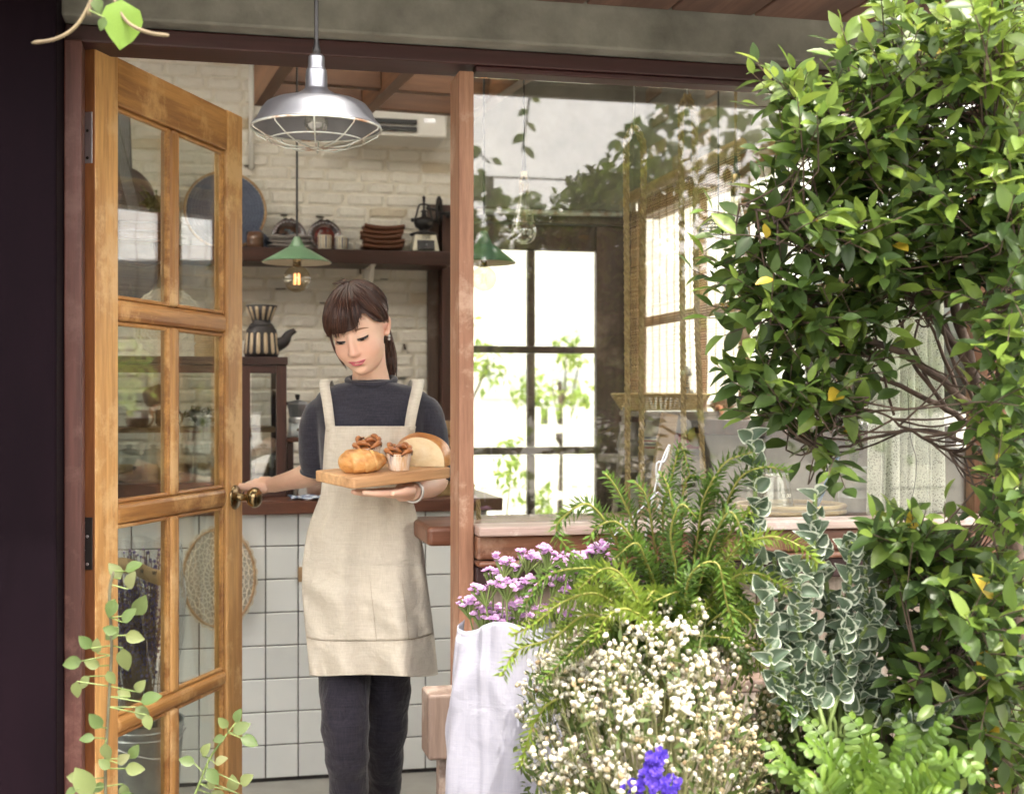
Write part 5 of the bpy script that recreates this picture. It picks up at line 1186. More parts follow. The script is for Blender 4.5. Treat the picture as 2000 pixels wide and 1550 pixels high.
# ================================================================== PERSON
PD = 3.47
def Wp(px, py, dw=0): return Cd(px, py, PD + dw)
FWD = Vector((-st, -ct, 0)); RGT = Vector((ct, -st, 0)); UPV = Vector((0, 0, 1))   # toward viewer, picture right
def skinmat():
    m, n, b = nodes('skin'); b.inputs['Roughness'].default_value = .48; b.inputs['Specular IOR Level'].default_value = .35
    b.inputs['Subsurface Weight'].default_value = .25; b.inputs['Subsurface Radius'].default_value = (.010, .004, .0025); b.inputs['Subsurface Scale'].default_value = 1
    t = tex(n, 16, 4, .6); r = ramp(n, t.outputs['Fac'], [(.3, (.66, .425, .315)), (.7, (.73, .50, .385))]); out = r.outputs[0]; tc = n.nodes.new('ShaderNodeTexCoord')
    for pt in BLUSH:
        vd = n.nodes.new('ShaderNodeVectorMath'); vd.operation = 'DISTANCE'; vd.inputs[1].default_value = pt; n.links.new(tc.outputs['Object'], vd.inputs[0])
        rb = ramp(n, vd.outputs['Value'], [(.0, (.42, .42, .42)), (.036, (0, 0, 0))]); mx = n.nodes.new('ShaderNodeMix'); mx.data_type = 'RGBA'
        n.links.new(rb.outputs[0], mx.inputs[0]); n.links.new(out, mx.inputs[6]); mx.inputs[7].default_value = (.72, .33, .27, 1); out = mx.outputs[2]
    n.links.new(out, b.inputs['Base Color'])
    t2 = tex(n, 400, 3, .5); bump(n, b, t2.outputs['Fac'], .06, .001); return m
# ---- head as a smooth implicit form
def ell(p, c, r):
    c = np.array(c); r = np.array(r); k = np.linalg.norm((p - c) / r, axis=-1); return (k - 1) * r.min()
def smin(a, b, k): h = np.clip(.5 + .5 * (b - a) / k, 0, 1); return b * (1 - h) + a * h - k * h * (1 - h)
def smax(a, b, k): return -smin(-a, -b, k)
def face(p):
    d = ell(p, (0, -.020, .036), (.075, .092, .088))
    d = smin(d, ell(p, (0, .024, -.022), (.064, .060, .080)), .03)
    d = smin(d, ell(p, (0, .028, -.062), (.046, .050, .044)), .03)
    d = smin(d, ell(p, (0, .060, -.093), (.017, .017, .013)), .02)
    for s in (-1, 1):
        d = smin(d, ell(p, (s * .036, .052, -.034), (.025, .022, .025)), .02)
        d = smax(d, -ell(p, (s * .031, .097, .003), (.019, .012, .0095)), .012)
        d = smin(d, ell(p, (s * .031, .0675, .0), (.0155, .0155, .0115)), .005)
        d = smin(d, ell(p, (s * .0105, .086, -.0375), (.0075, .009, .0065)), .006)
        d = smax(d, -ell(p, (s * .0055, .094, -.0445), (.003, .004, .002)), .003)
    for i in range(6):
        u = i / 5; d = smin(d, ell(p, (0, .080 + .013 * u, .002 - .036 * u), (.0068 + .0015 * u, .008, .010)), .009)
    d = smin(d, ell(p, (0, .0935, -.0365), (.0095, .0095, .0078)), .007)
    d = smax(d, -ell(p, (0, .096, -.0535), (.003, .004, .006)), .006)
    d = smin(d, ell(p, (0, .0800, -.0625), (.021, .0095, .0045)), .005)
    d = smin(d, ell(p, (0, .0785, -.0715), (.017, .0095, .0052)), .005)
    d = smax(d, -ell(p, (0, .095, -.067), (.022, .007, .0012)), .003)
    d = smax(d, -ell(p, (0, .083, -.0825), (.014, .008, .0045)), .008)
    return d
def ray_face(o, dirs, t0=.02, t1=.2, fn=face):
    a = np.full(len(dirs), t0); b = np.full(len(dirs), t1)
    for _ in range(26):
        m = (a + b) / 2; ins = fn(o + dirs * m[:, None]) < 0; a = np.where(ins, m, a); b = np.where(ins, b, m)
    return o + dirs * ((a + b) / 2)[:, None]
def front(x, z):                    # y of the face surface seen from the front
    x = np.atleast_1d(np.array(x, float)); z = np.atleast_1d(np.array(z, float)); a = np.full(len(x), .0); b = np.full(len(x), .13)
    for _ in range(26):
        m = (a + b) / 2; ins = face(np.stack([x, m, z], -1)) < 0; a = np.where(ins, m, a); b = np.where(ins, b, m)
    return (a + b) / 2
HS = .925
hc = Wp(703, 646, -.02)
Rh = Matrix.Rotation(R(-9), 3, 'Y') @ Matrix.Rotation(R(15), 3, 'Z') @ Matrix.Rotation(R(-19), 3, 'X')
# local axes: x picture right, y toward viewer, z up
Bs = Matrix((RGT, FWD, UPV)).transposed()
def Hd(v): return hc + Bs @ (Rh @ (Vector(v) * HS))
def Hdn(arr): return [Hd(v) for v in arr]
skin = MB()
nu, nv = 150, 110; dirs = []
for j in range(1, nv):
    th = pi * j / nv
    for i in range(nu): ph = 2 * pi * i / nu; dirs.append((math.sin(th) * math.cos(ph), math.sin(th) * math.sin(ph), math.cos(th)))
dirs = np.array(dirs); O = np.array((0, .012, .0)); P = ray_face(O, dirs)
tp = ray_face(O, np.array([(0, 0, 1.), (0, 0, -1.)])); b0 = len(skin.v)
skin.v += [tuple(q) for q in Hdn(P)] + [tuple(Hd(tp[0])), tuple(Hd(tp[1]))]
for j in range(nv - 2):
    for i in range(nu): k = (i + 1) % nu; skin.f.append((b0 + j * nu + i, b0 + (j + 1) * nu + i, b0 + (j + 1) * nu + k, b0 + j * nu + k))
T_ = b0 + (nv - 1) * nu
for i in range(nu): k = (i + 1) % nu; skin.f.append((T_, b0 + i, b0 + k)); skin.f.append((T_ + 1, b0 + (nv - 2) * nu + k, b0 + (nv - 2) * nu + i))
# ears
for s in (-1, 1):
    pts = [Hd((s * .070, -.006, .010)), Hd((s * .082, -.016, .020)), Hd((s * .083, -.020, .005)), Hd((s * .077, -.010, -.018)), Hd((s * .070, -.002, -.026))]
    skin.tube(catmull(pts, 4), [.006, .0065, .007, .007, .007, .0068, .0065, .0065, .0062, .006, .006, .006, .006, .0065, .0068, .0065, .005], 8)
    skin.tube([Hd((s * .066, -.006, .008)), Hd((s * .077, -.010, .0))], [.014, .010], 8)
# neck, torso core, arms, legs: overlapping tubes fused afterwards
ntop = Hd((0, -.025, -.05)); nb = Wp(724, 742, .045); nlow = Wp(724, 775, .05)
skin.tube(catmull([ntop, (ntop + nb) / 2 + FWD * .006, nb, nlow], 4), [.047, .046, .045, .045, .045, .045, .046, .048, .050, .053, .056, .06, .064], 20)
def prof_tube(mb, rows, n=28, cap=True):   # rows: (cx_px, y_px, half_w px, depth half m, depth offset m)
    base = len(mb.v); s = PD / F
    for cxp, yp, hw, dp, dw in rows:
        c = Wp(cxp, yp, dw)
        for k in range(n):
            a = 2 * pi * k / n; ca, sa = math.cos(a), math.sin(a); e = .86
            X = abs(ca) ** e * (1 if ca >= 0 else -1) * hw * s; Y = abs(sa) ** e * (1 if sa >= 0 else -1) * dp
            mb.v.append(tuple(c + RGT * X + FWD * Y))
    for i in range(len(rows) - 1):
        for k in range(n): l = (k + 1) % n; mb.f.append((base + i * n + k, base + i * n + l, base + (i + 1) * n + l, base + (i + 1) * n + k))
    if cap: mb.f.append(tuple(base + k for k in range(n))); mb.f.append(tuple(base + (len(rows) - 1) * n + k for k in range(n)))
    return mb
prof_tube(skin, [(724, 752, 50, .05, .05), (724, 790, 72, .05, .05), (722, 850, 88, .075, .045), (720, 950, 76, .07, .045), (716, 1050, 92, .085, .045), (714, 1120, 95, .09, .045), (714, 1180, 80, .08, .045)])
sR, eR, wR = Wp(628, 788, .05), Wp(622, 918, .10), Wp(532, 947, .27)
sL, eL, wL = Wp(836, 786, .05), Wp(852, 934, .03), Wp(803, 961, -.175)
skin.tube(catmull([sR, (sR + eR) / 2, eR], 5), [.018, .022, .026, .030, .035, .035, .035, .034, .034, .033, .032], 14)
skin.tube(catmull([eR, eR.lerp(wR, .35) + Vector((0, 0, -.004)), wR], 6), [.034, .036, .0365, .036, .035, .033, .031, .029, .027, .0255, .024, .023, .022], 16)
skin.tube(catmull([sL, (sL + eL) / 2, eL], 5), [.018, .022, .026, .030, .035, .035, .035, .034, .034, .033, .033], 14)
skin.tube(catmull([eL, eL.lerp(wL, .4) + Vector((0, 0, -.006)), wL], 6), [.034, .037, .0375, .037, .036, .034, .032, .030, .028, .0265, .025, .0235, .022], 16)
# hands: palm from four metacarpals, five bent fingers
def hand(mb, wrist, along, up, thumb, curl, spread=.3, scale=1.0, bends=None, thumb_dir=None):
    a = along.normalized(); u = (up - a * up.dot(a)).normalized(); s = a.cross(u) * thumb    # s points to the thumb side
    L = [.040, .044, .041, .032]
    mb.tube([wrist, wrist + a * .035 * scale], [.021 * scale, .024 * scale], 12)
    for i in range(4):
        o = (1.5 - i) * .0185 * scale
        k = wrist + a * .083 * scale + s * o + u * (.003 - .001 * abs(i - 1.3)) * scale - a * (.004 * abs(i - 1)) * scale
        mb.tube([wrist + a * .012 + s * o * .55, (wrist + s * o * .8 + k) / 2 + u * .002, k], [.0135 * scale, .0130 * scale, .0110 * scale], 10)
        c = curl if bends is None else bends[i]; d = a + s * o * spread / .03 * .08; d.normalize(); p = k; ang = 0
        ls = [L[i] * scale, L[i] * .62 * scale, L[i] * .52 * scale]; rr = [.0098, .0086, .0076, .0062]
        pts = [p]; 
        for q in range(3):
            ang += c[q]; dd = d * math.cos(ang) - u * math.sin(ang); p = p + dd * ls[q]; pts.append(p)
        full = catmull(pts, 4); mb.tube(full, [scale * (.0100 - .0036 * t / (len(full) - 1)) for t in range(len(full))], 9)
        mb.ball(full[-1], .0064 * scale, 8, 6)
    td = (a * .62 + s * .72 - u * .28).normalized() if thumb_dir is None else thumb_dir.normalized()
    t0 = wrist + a * .014 * scale + s * .016 * scale - u * .004; t1 = t0 + (td + s * .25).normalized() * .042 * scale; t2 = t1 + (td + a * .25).normalized() * .032 * scale; t3 = t2 + (td * .8 + a * .5).normalized() * .025 * scale
    full = catmull([t0, t1, t2, t3], 4); mb.tube(full, [scale * (.0165 - .0095 * (t / (len(full) - 1)) ** .8) for t in range(len(full))], 9); mb.ball(t3, .0074 * scale, 8, 6)
# her right hand takes hold of the inside of the door edge / knob
dn = Vector((math.cos(DA), math.sin(DA), 0)); dyv = Vector((-math.sin(DA), math.cos(DA), 0))
alongR = (Wp(478, 944, .335) - wR)
hand(skin, wR, alongR, (FWD * .35 + UPV * .9), -1, None, bends=[(.35, .5, .4), (.45, .55, .4), (.55, .6, .45), (.7, .65, .5)], thumb_dir=(alongR.normalized() * .75 + UPV * .1 + FWD * .65))
# her left hand lies flat under the board
alongL = (Wp(700, 960, -.28) - wL); upL = -UPV
hand(skin, wL, alongL, upL, 1, None, spread=.6, bends=[(-.02, .05, .05)] * 4, thumb_dir=(alongL.normalized() * .6 + FWD * .75 - UPV * .05))
# legs
lg1 = [(668, 1180, .035), (672, 1310, .012), (676, 1440, -.05), (682, 1540, -.02), (690, 1725, .02)]
lg2 = [(752, 1180, .05), (756, 1310, .08), (752, 1440, .12), (748, 1540, .19), (742, 1705, .28)]
for lg in (lg1, lg2):
    P_ = catmull([Wp(*q) for q in lg], 5); m_ = len(P_) - 1
    skin.tube(P_, [.066 - .035 * (i / m_) for i in range(m_ + 1)], 16)
    f = Wp(*lg[-1]); 
    skin.tube([f + Vector((0, 0, .0)), Vector((f.x, f.y, .06)), Vector((f.x, f.y, .03)) + FWD * .05], [.031, .033, .03], 12)
    skin.tube([Vector((f.x, f.y, .035)) - FWD * .03, Vector((f.x, f.y, .03)) + FWD * .09, Vector((f.x, f.y, .022)) + FWD * .14], [.030, .030, .018], 12)
# fuse into one surface
BLUSH = [tuple(Hd(q) - Vector((Wp(716, 1000, .03).x, Wp(716, 1000, .03).y, 0))) for q in ((-.040, .066, -.030), (.040, .066, -.030), (0, .097, -.040), (-.078, -.008, .0), (.078, -.008, .0))]
M['skin'] = skinmat()
pl = Wp(716, 1000, .03); pl.z = 0
def fuse(mb, name, mat, voxel, smooth, parent=None, off=None):
    tmp = mb.mesh('tmp', None, False, off); o = bpy.data.objects.new('tmp', tmp); COL.objects.link(o)
    r = o.modifiers.new('r', 'REMESH'); r.mode = 'VOXEL'; r.voxel_size = voxel; r.use_smooth_shade = True
    if smooth: q = o.modifiers.new('s', 'SMOOTH'); q.factor = .5; q.iterations = smooth
    dg = bpy.context.evaluated_depsgraph_get(); me = bpy.data.meshes.new_from_object(o.evaluated_get(dg)); bpy.data.objects.remove(o)
    me.name = name; me.materials.clear(); me.materials.append(mat); me.shade_smooth(); q = link(name, me, parent); return q
body = fuse(skin, 'person', M['skin'], .0026, 3, None, pl); body.location = pl
tag(body, 'woman in linen apron carrying a board of pastries out of the open door', 'person')
def bchild(mb, name, mat, smooth=True, **k): return mb.build(name, mat, body, smooth, **k)
# ---- face details laid on the surface
def patch(fn, nu_, nv_, lift):
    pts = [fn(i / nu_, j / nv_) for j in range(nv_ + 1) for i in range(nu_ + 1)]
    y = front([p[0] for p in pts], [p[1] for p in pts]); mb = MB()
    for (x, z), yy in zip(pts, y): mb.v.append(tuple(Hd((x, yy + lift, z))))
    w_ = nu_ + 1
    for j in range(nv_):
        for i in range(nu_): mb.f.append((j * w_ + i, j * w_ + i + 1, (j + 1) * w_ + i + 1, (j + 1) * w_ + i))
    return mb
M['lip'] = mk('lipstick', (.52, .115, .15), (.44, .085, .12), 60, rough=.35)
M['lash'] = mk('lash', (.018, .010, .010), rough=.6); M['brow'] = mk('brow', (.30, .16, .105), rough=.8); M['eyewhite'] = mk('eye_white', (.62, .58, .55), rough=.25); M['iris'] = mk('iris', (.022, .012, .010), rough=.15)
M['mouthline'] = mk('lip_line', (.22, .04, .05), rough=.5)
def mouth_mid(x): return -.0672 + .0066 * (abs(x) / .027) ** 1.6 - .0006 * math.cos(x * 160)
def up(u, v):
    x = (u * 2 - 1) * .0275; t = 1 - (abs(x) / .0275) ** 1.7; top = mouth_mid(x) + t * (.0072 + .0010 * min(1, abs(x) / .005) - .0009); return (x, mouth_mid(x) * (1 - v) + top * v)
def dn_(u, v):
    x = (u * 2 - 1) * .0255; t = (1 - (abs(x) / .0255) ** 2.0) ** .8 if abs(x) < .0255 else 0; return (x, mouth_mid(x) - t * .0092 * v)
bchild(patch(up, 24, 5, .0009), 'upper_lip', M['lip']); bchild(patch(dn_, 24, 5, .0009), 'lower_lip', M['lip'])
bchild(patch(lambda u, v: ((u * 2 - 1) * .0285, mouth_mid((u * 2 - 1) * .0285) + (v - .5) * .0011 * (1 - abs(u * 2 - 1) ** 3)), 24, 1, .0016), 'lip_line', M['mouthline'])
for s in (-1, 1):
    cx_ = s * .0315
    def arc(t): return -.0042 - .0030 * math.sin(pi * min(1, max(0, t))) + .0022 * t     # t 0 inner .. 1 outer
    def ex(t): return s * (.0175 + .029 * t)
    bchild(patch(lambda u, v: (ex(u), arc(u) + .0004 + (v - .25) * .0052 * math.sin(pi * (.08 + .90 * u)) ** .7), 14, 2, .0008), 'eye_white', M['eyewhite'])
    bchild(patch(lambda u, v: (ex(.50 + .36 * (u - .5)), arc(.50 + .36 * (u - .5)) - .0007 + v * .0044), 8, 2, .0011), 'iris', M['iris'])
    bchild(patch(lambda u, v: (ex(1.06 * u - .02), arc(u) + .0026 * math.sin(pi * (.08 + .9 * u)) ** .7 + .0004 + v * (.0026 + .0040 * u * (1.25 - u) * 2)), 16, 2, .0016), 'eyelid_line', M['lash'])
    mb = MB()
    for k in range(18):
        t = .08 + .92 * k / 17; x = ex(t); z = arc(t) + .002; y = front([x], [z])[0]
        mb.tube([Hd((x, y + .001, z)), Hd((x + s * .0016 * (t - .3), y + .0045, z - .0018)), Hd((x + s * .004 * (t - .25), y + .0075, z - .0022 - .0006 * (t > .8)))], [.0005, .0004, .0002], 4)
    bchild(mb, 'eyelashes', M['lash'])
    bchild(patch(lambda u, v: (s * (.0165 + .034 * u), .0215 + .0050 * math.sin(pi * (.12 + .72 * u)) - .0035 * u + (v - .5) * .0062 * (1 - .7 * u ** 2)), 14, 2, .0007), 'eyebrow', M['brow'])
# earrings
for s in (1,):
    e = Hd((s * .078, -.004, -.030)); mb = MB().ball(e, .0036, 8, 6); mb.ball(e - Vector((0, 0, .008)), .0034, 8, 6); bchild(mb, 'earring', M['steel'])
# ---- hair: fitted cap plus combed strands
def hairmat():
    m, n, b = nodes('hair'); b.inputs['Roughness'].default_value = .38; b.inputs['Specular IOR Level'].default_value = .45
    ge = n.nodes.new('ShaderNodeNewGeometry'); r = ramp(n, ge.outputs['Random Per Island'], [(0, (.022, .009, .007)), (.5, (.042, .016, .010)), (1, (.088, .034, .019))]); n.links.new(r.outputs[0], b.inputs['Base Color']); return m
M['hair'] = hairmat(); M['haircap'] = mk('hair_under', (.026, .011, .009), (.04, .016, .011), 30, rough=.6)
def hairf(p):
    d = ell(p, (0, -.024, .040), (.083, .100, .094)); d = smin(d, ell(p, (0, .020, .030), (.078, .078, .072)), .03); return d
HO = np.array((0, -.02, .03))
def hp(th, ph, lift=0):             # th from the crown, ph around: 0 = front, + = picture right
    d = np.array([(math.sin(th) * math.sin(ph), math.sin(th) * math.cos(ph), math.cos(th))]); q = ray_face(HO, d, .03, .2, hairf)[0]; return q + d[0] * lift
def th_end(ph):                     # where the hair line sits (degrees from crown)
    a = math.degrees(ph); a = (a + 180) % 360 - 180
    keys = [(-180, 118), (-130, 115), (-100, 108), (-75, 100), (-55, 101), (-35, 97), (-10, 95), (10, 93), (17, 87), (24, 76), (30, 70), (37, 80), (46, 92), (58, 99), (75, 104), (100, 107), (130, 112), (180, 118)]
    for (x0, y0), (x1, y1) in zip(keys[:-1], keys[1:]):
        if x0 <= a <= x1: return R(y0 + (y1 - y0) * (a - x0) / (x1 - x0))
    return R(110)
cap = MB(); NU, NV = 64, 16
for j in range(NV + 1):
    for i in range(NU):
        ph = 2 * pi * i / NU; cap.v.append(tuple(Hd(hp(max(.02, th_end(ph) * j / NV * .97), ph, -.0025 - .004 * (j / NV) ** 4))))
for j in range(NV):
    for i in range(NU): k = (i + 1) % NU; cap.f.append((j * NU + i, j * NU + k, (j + 1) * NU + k, (j + 1) * NU + i))
hair = bchild(cap, 'hair', M['haircap'])
part_ph = R(18)
sm_ = MB(); rg = random.Random(3)
tie = np.array((.030, -.122, -.012))
for k in range(1500):
    ph = rg.uniform(-pi, pi); a = math.degrees(ph); end = th_end(ph) * rg.uniform(.86, 1.05); pts = []; N_ = 9
    fr_ = abs(a) < 70 or (-100 < a < 0)
    bend = 0
    if -75 < a < 8: bend = R(-14) * rg.uniform(.4, 1.2)           # fringe sweeps to picture left
    elif 27 <= a < 80: bend = R(24) * rg.uniform(.5, 1.1)
    lift0 = rg.uniform(-.002, .0035)
    start = rg.uniform(.03, .16) if rg.random() < .6 else rg.uniform(.1, .6) * end
    for i in range(N_):
        t = i / (N_ - 1); th = start + (end - start) * t; p = hp(th, ph + bend * (t ** 1.6) - bend * .25, lift0 + .0045 * math.sin(pi * min(1, t * 1.1)) * (1 if fr_ else .5) - .004 * max(0, t - .75) * 4 * (0 if fr_ else 1))
        if not fr_ and abs(a) > 88:
            p = p + (tie - p) * max(0, (t - .35) / .65) ** 1.5 * .93
        pts.append(Hd(p))
    r0 = rg.uniform(.0007, .0019); sm_.tube(pts, [r0 * (.9 if i < 7 else (.65 if i == 7 else .25)) for i in range(N_)], 4, cap=False)
for k in range(16):                  # wisps at the crown and the long loose lock by the cheek
    a = rg.uniform(-2.6, -.8); p0 = hp(.12, a, .0); sm_.tube([Hd(p0), Hd(p0 + np.array((.012 * math.sin(a), .008 * math.cos(a), .010))), Hd(p0 + np.array((.034 * math.sin(a), .02 * math.cos(a), .009 + rg.uniform(-.004, .006))))], [.0016, .0012, .0003], 4)
for k in range(10):
    x = -.074 + rg.uniform(-.003, .002); sm_.tube(catmull([Hd((x, .018, .03)), Hd((x - .005, .024, .0)), Hd((x - .002, .026, -.04)), Hd((x + .010 + rg.uniform(0, .006), .026, -.078 - rg.uniform(0, .025)))], 4), [.0012] * 9 + [.001, .0008, .0005, .0002], 4)
sm_.build('hair_strands', M['hair'], hair, True)
pt_ = MB()
for k in range(150):
    a = rg.uniform(0, 6.28); r_ = rg.random() ** .5; o_ = Vector((r_ * math.cos(a), r_ * math.sin(a), 0))
    q0 = Hd(tie) + RGT * o_.x * .012 + UPV * o_.y * .012; q1 = Wp(757, 660, .10) + RGT * o_.x * .014 + FWD * o_.y * .012; q2 = Wp(763, 700, .075) + RGT * (o_.x * .017) + FWD * o_.y * .012; q3 = Wp(762 + rg.uniform(-6, 9), 732 + rg.uniform(-10, 10), .07) + RGT * o_.x * .009
    c_ = catmull([q0, q1, q2, q3], 4); pt_.tube(c_, [.0017] * (len(c_) - 2) + [.001, .0003], 4, cap=False)
pt_.build('ponytail', M['hair'], hair, True)
# ---- sweater
sw = MB()
prof_tube(sw, [(725, 741, 45, .050, .042), (725, 747, 49, .054, .042), (725, 751, 66, .058, .045), (727, 758, 92, .064, .05), (728, 768, 108, .070, .05), (729, 785, 116, .078, .045), (728, 820, 112, .094, .04), (726, 860, 104, .100, .035), (722, 900, 97, .094, .035), (718, 950, 90, .086, .035), (715, 1000, 93, .09, .035), (713, 1060, 106, .10, .035), (712, 1110, 110, .105, .035)], 40)
sw.tube(catmull([Wp(652, 793, .05), Wp(624, 826, .06), Wp(617, 880, .08), eR + (eR - sR).normalized() * .005], 5), [.040, .046, .050, .053, .053, .052, .051, .0495, .0485, .0475, .0465, .046, .0455, .045, .0445, .044], 20)
sw.tube(catmull([Wp(806, 790, .05), Wp(835, 824, .05), Wp(845, 885, .042), eL], 5), [.040, .046, .050, .052, .0515, .050, .0485, .0475, .0465, .046, .0455, .045, .0445, .044, .043, .042], 20)
swo = fuse(sw, 'sweater', M['knit'], .006, 5, body, pl)
tx = bpy.data.textures.new('fold_noise', 'CLOUDS'); tx.noise_scale = .06; tx.noise_depth = 2
dm = swo.modifiers.new('folds', 'DISPLACE'); dm.texture = tx; dm.strength = .007; dm.mid_level = .5; dm.texture_coords = 'LOCAL'
mb = MB()                             # collar roll and rib
cc = Wp(725, 740, .042); 
mb.tube([cc + RGT * (46.5 * PD / F * math.cos(a)) + FWD * (.0545 * math.sin(a)) + UPV * (.013 * -math.sin(a) - .003) for a in [2 * pi * i / 40 for i in range(40)]], .0085, 8, closed=True)
mb.build('collar', M['knit'], swo, True)
for (c_, d_, r_) in ((eR, (eR - sR), .0455), (eL, (eL - sL), .0435)):
    d_ = d_.normalized(); u_, w_ = frame_axes(d_); mb = MB().tube([c_ + d_ * .004 + (u_ * math.cos(a) + w_ * math.sin(a)) * r_ for a in [2 * pi * i / 24 for i in range(24)]], .0045, 6, closed=True); mb.build('cuff', M['knit'], swo, True)
# ---- apron: bib and skirt in one sheet, pocket, straps
AP = [(832, 637, 812, .110), (850, 635, 809, .112), (880, 633, 805, .113), (915, 631, 802, .112), (945, 629, 800, .109), (965, 627, 802, .108), (985, 619, 808, .109), (1010, 609, 815, .112), (1040, 600, 821, .116), (1070, 595, 826, .120), (1100, 591, 830, .124), (1150, 590, 836, .128), (1200, 594, 843, .130), (1250, 599, 849, .130), (1290, 603, 853, .129), (1314, 605, 855, .128)]
def apron_row(y):
    for (a, b) in zip(AP[:-1], AP[1:]):
        if a[0] <= y <= b[0]: t = (y - a[0]) / (b[0] - a[0]); return [a[k] + (b[k] - a[k]) * t for k in range(4)]
    return list(AP[-1] if y > AP[-1][0] else AP[0])
def apron(u, y, off=0):
    _, xl, xr, dp = apron_row(y); low = max(0, (y - 1000) / 314); t = u * 2 - 1
    x = (xl + xr) / 2 + (xr - xl) / 2 * math.sin(t * R(74)) / math.sin(R(74)); cx_ = (xl + xr) / 2
    d = dp * (1 - (.42 + .10 * low) * t * t) + .004
    f = 0
    f += low * (.010 * math.sin(u * 9.5 + 1.1 + .6 * low) + .006 * math.sin(u * 19 + 2.0 - 1.2 * low)) * (.4 + .6 * low)
    f += .016 * low * math.exp(-((u - .30) / .16) ** 2) + .010 * low * math.exp(-((u - .68) / .14) ** 2) - .012 * low * math.exp(-((u - .5) / .09) ** 2)
    f += .0035 * math.sin(y / 21 + u * 7) * math.exp(-((y - 980) / 45) ** 2) + .0028 * math.sin(y * .06 - u * 22) * low
    f += .005 * math.exp(-(((y - 1135) - 90 * (u - .1)) / 16) ** 2) * (u < .75) + .004 * math.exp(-(((y - 1165) - 130 * (u - .25)) / 14) ** 2) * (u < .8)
    f += .0015 * math.sin(u * 33 + y * .013) + .0012 * math.sin(u * 14 - y * .05)
    yy = y + low * low * 8 * math.sin(u * pi) * .7 + low * (3 * math.sin(u * 8 + 1))
    f *= 1.5 + .5 * low
    return Wp(x, yy, .035 - d - f - off)
ap = bchild(MB().grid(lambda u, v: apron(u, 832 + v * 482), 90, 120), 'apron', M['linen'], solid=.0016)
def strip(fn, n, name, mat, parent, wd=.0012): 
    return MB().tube([fn(i / n) for i in range(n + 1)], wd, 5).build(name, mat, parent, True)
strip(lambda t: apron(t, 1313, .0006), 80, 'hem', M['linen'], ap, .0026); strip(lambda t: apron(t, 833.5, .0006), 40, 'bib_edge', M['linen'], ap, .0018)
M['stitch'] = mk('stitch', (.34, .28, .21), rough=.9)
pk0 = lambda u: 1101 - 9 * (1 - u) + 5 * math.sin(u * pi); pk1 = lambda u: 1241 + 12 * math.sin(u * pi) - 8 * u
MB().grid(lambda u, v: apron(.015 + .97 * u, pk0(u) + (pk1(u) - pk0(u)) * v, .0028 + .004 * (1 - v) ** 4), 80, 36).build('pocket', M['linen'], ap, True, solid=.0014)
strip(lambda t: apron(.015 + .97 * t, pk1(t) + .5, .0018), 80, 'pocket_seam', M['stitch'], ap, .0009); strip(lambda t: apron(.015 + .97 * t, pk0(t), .0072), 80, 'pocket_hem', M['linen'], ap, .0014)
for uu in (.535, .74): strip(lambda t: apron(uu, pk0(uu) + (pk1(uu) - pk0(uu)) * t, .0046), 30, 'pocket_stitching', M['stitch'], ap, .0005)
def strap(a, b, wa, wb, back, n=12):
    pts = catmull(a, 6); mb = MB(); s = PD / F
    m_ = len(pts) - 1
    for i, p in enumerate(pts):
        w_ = (wa + (wb - wa) * i / m_) * s
        for q in (-.5, .5): mb.v.append(tuple(p + RGT * w_ * q))
    for i in range(m_): mb.f.append((2 * i, 2 * i + 1, 2 * i + 3, 2 * i + 2))
    return mb.build('strap', M['linen'], ap, True, solid=.0024)
strap([Wp(646, 842, .035 - .085), Wp(643, 815, -.050), Wp(639, 785, -.032), Wp(635, 762, -.006), Wp(634, 748, .03), Wp(642, 752, .075), Wp(665, 850, .145)], 0, 18, 23, 0)
strap([Wp(799, 842, .035 - .088), Wp(803, 815, -.050), Wp(809, 785, -.032), Wp(815, 760, -.006), Wp(817, 745, .03), Wp(808, 752, .075), Wp(780, 850, .145)], 0, 20, 25, 0)
mb = MB(); 
# ---- jeans and shoes
je = MB()
for lg, wd_ in ((lg1, 1.0), (lg2, .96)):
    P_ = catmull([Wp(*q) for q in lg[:-1]] + [Wp(lg[-1][0], lg[-1][1] - 35, lg[-1][2])], 7); m_ = len(P_) - 1
    rad = []
    for i in range(m_ + 1):
        t = i / m_; rad.append((.077 - .022 * min(1, t * 1.6) - .012 * max(0, t - .55) / .45) * wd_ + .0022 * math.sin(t * 44) * (.3 + math.exp(-((t - .5) / .2) ** 2)))
    je.tube(P_, rad, 24)
prof_tube(je, [(713, 1075, 92, .092, .04), (713, 1150, 108, .10, .04), (711, 1215, 92, .092, .04)], 30)
jo = fuse(je, 'jeans', M['denim'], .005, 3, body, pl)
dm = jo.modifiers.new('folds', 'DISPLACE'); dm.texture = tx; dm.strength = .008; dm.mid_level = .5; dm.texture_coords = 'LOCAL'
mb = MB(); mb.tube([Wp(lg1[i][0] + (46, 44, 36, 33)[i], lg1[i][1], lg1[i][2] - .035) for i in range(1, 4)], .0016, 5); mb.build('side_seam', M['denim'], jo, True)
for lg in (lg1, lg2):
    f = Wp(*lg[-1]); f.z = 0; sh = MB(); sh.tube([f - FWD * .045 + UPV * .04, f + FWD * .05 + UPV * .04, f + FWD * .13 + UPV * .034, f + FWD * .172 + UPV * .028], [.04, .042, .041, .024], 14)
    bchild(sh, 'shoe', M['blackp'])
# bracelet watch on the left wrist
dL = (wL - eL).normalized(); u_, w_ = frame_axes(dL); wc = wL - dL * .012
bchild(MB().tube([wc + (u_ * math.cos(a) + w_ * math.sin(a)) * (.0262 + .0008 * (i % 2)) for i, a in enumerate([2 * pi * k / 30 for k in range(30)])], .0036, 6, closed=True), 'bracelet', M['steel'])
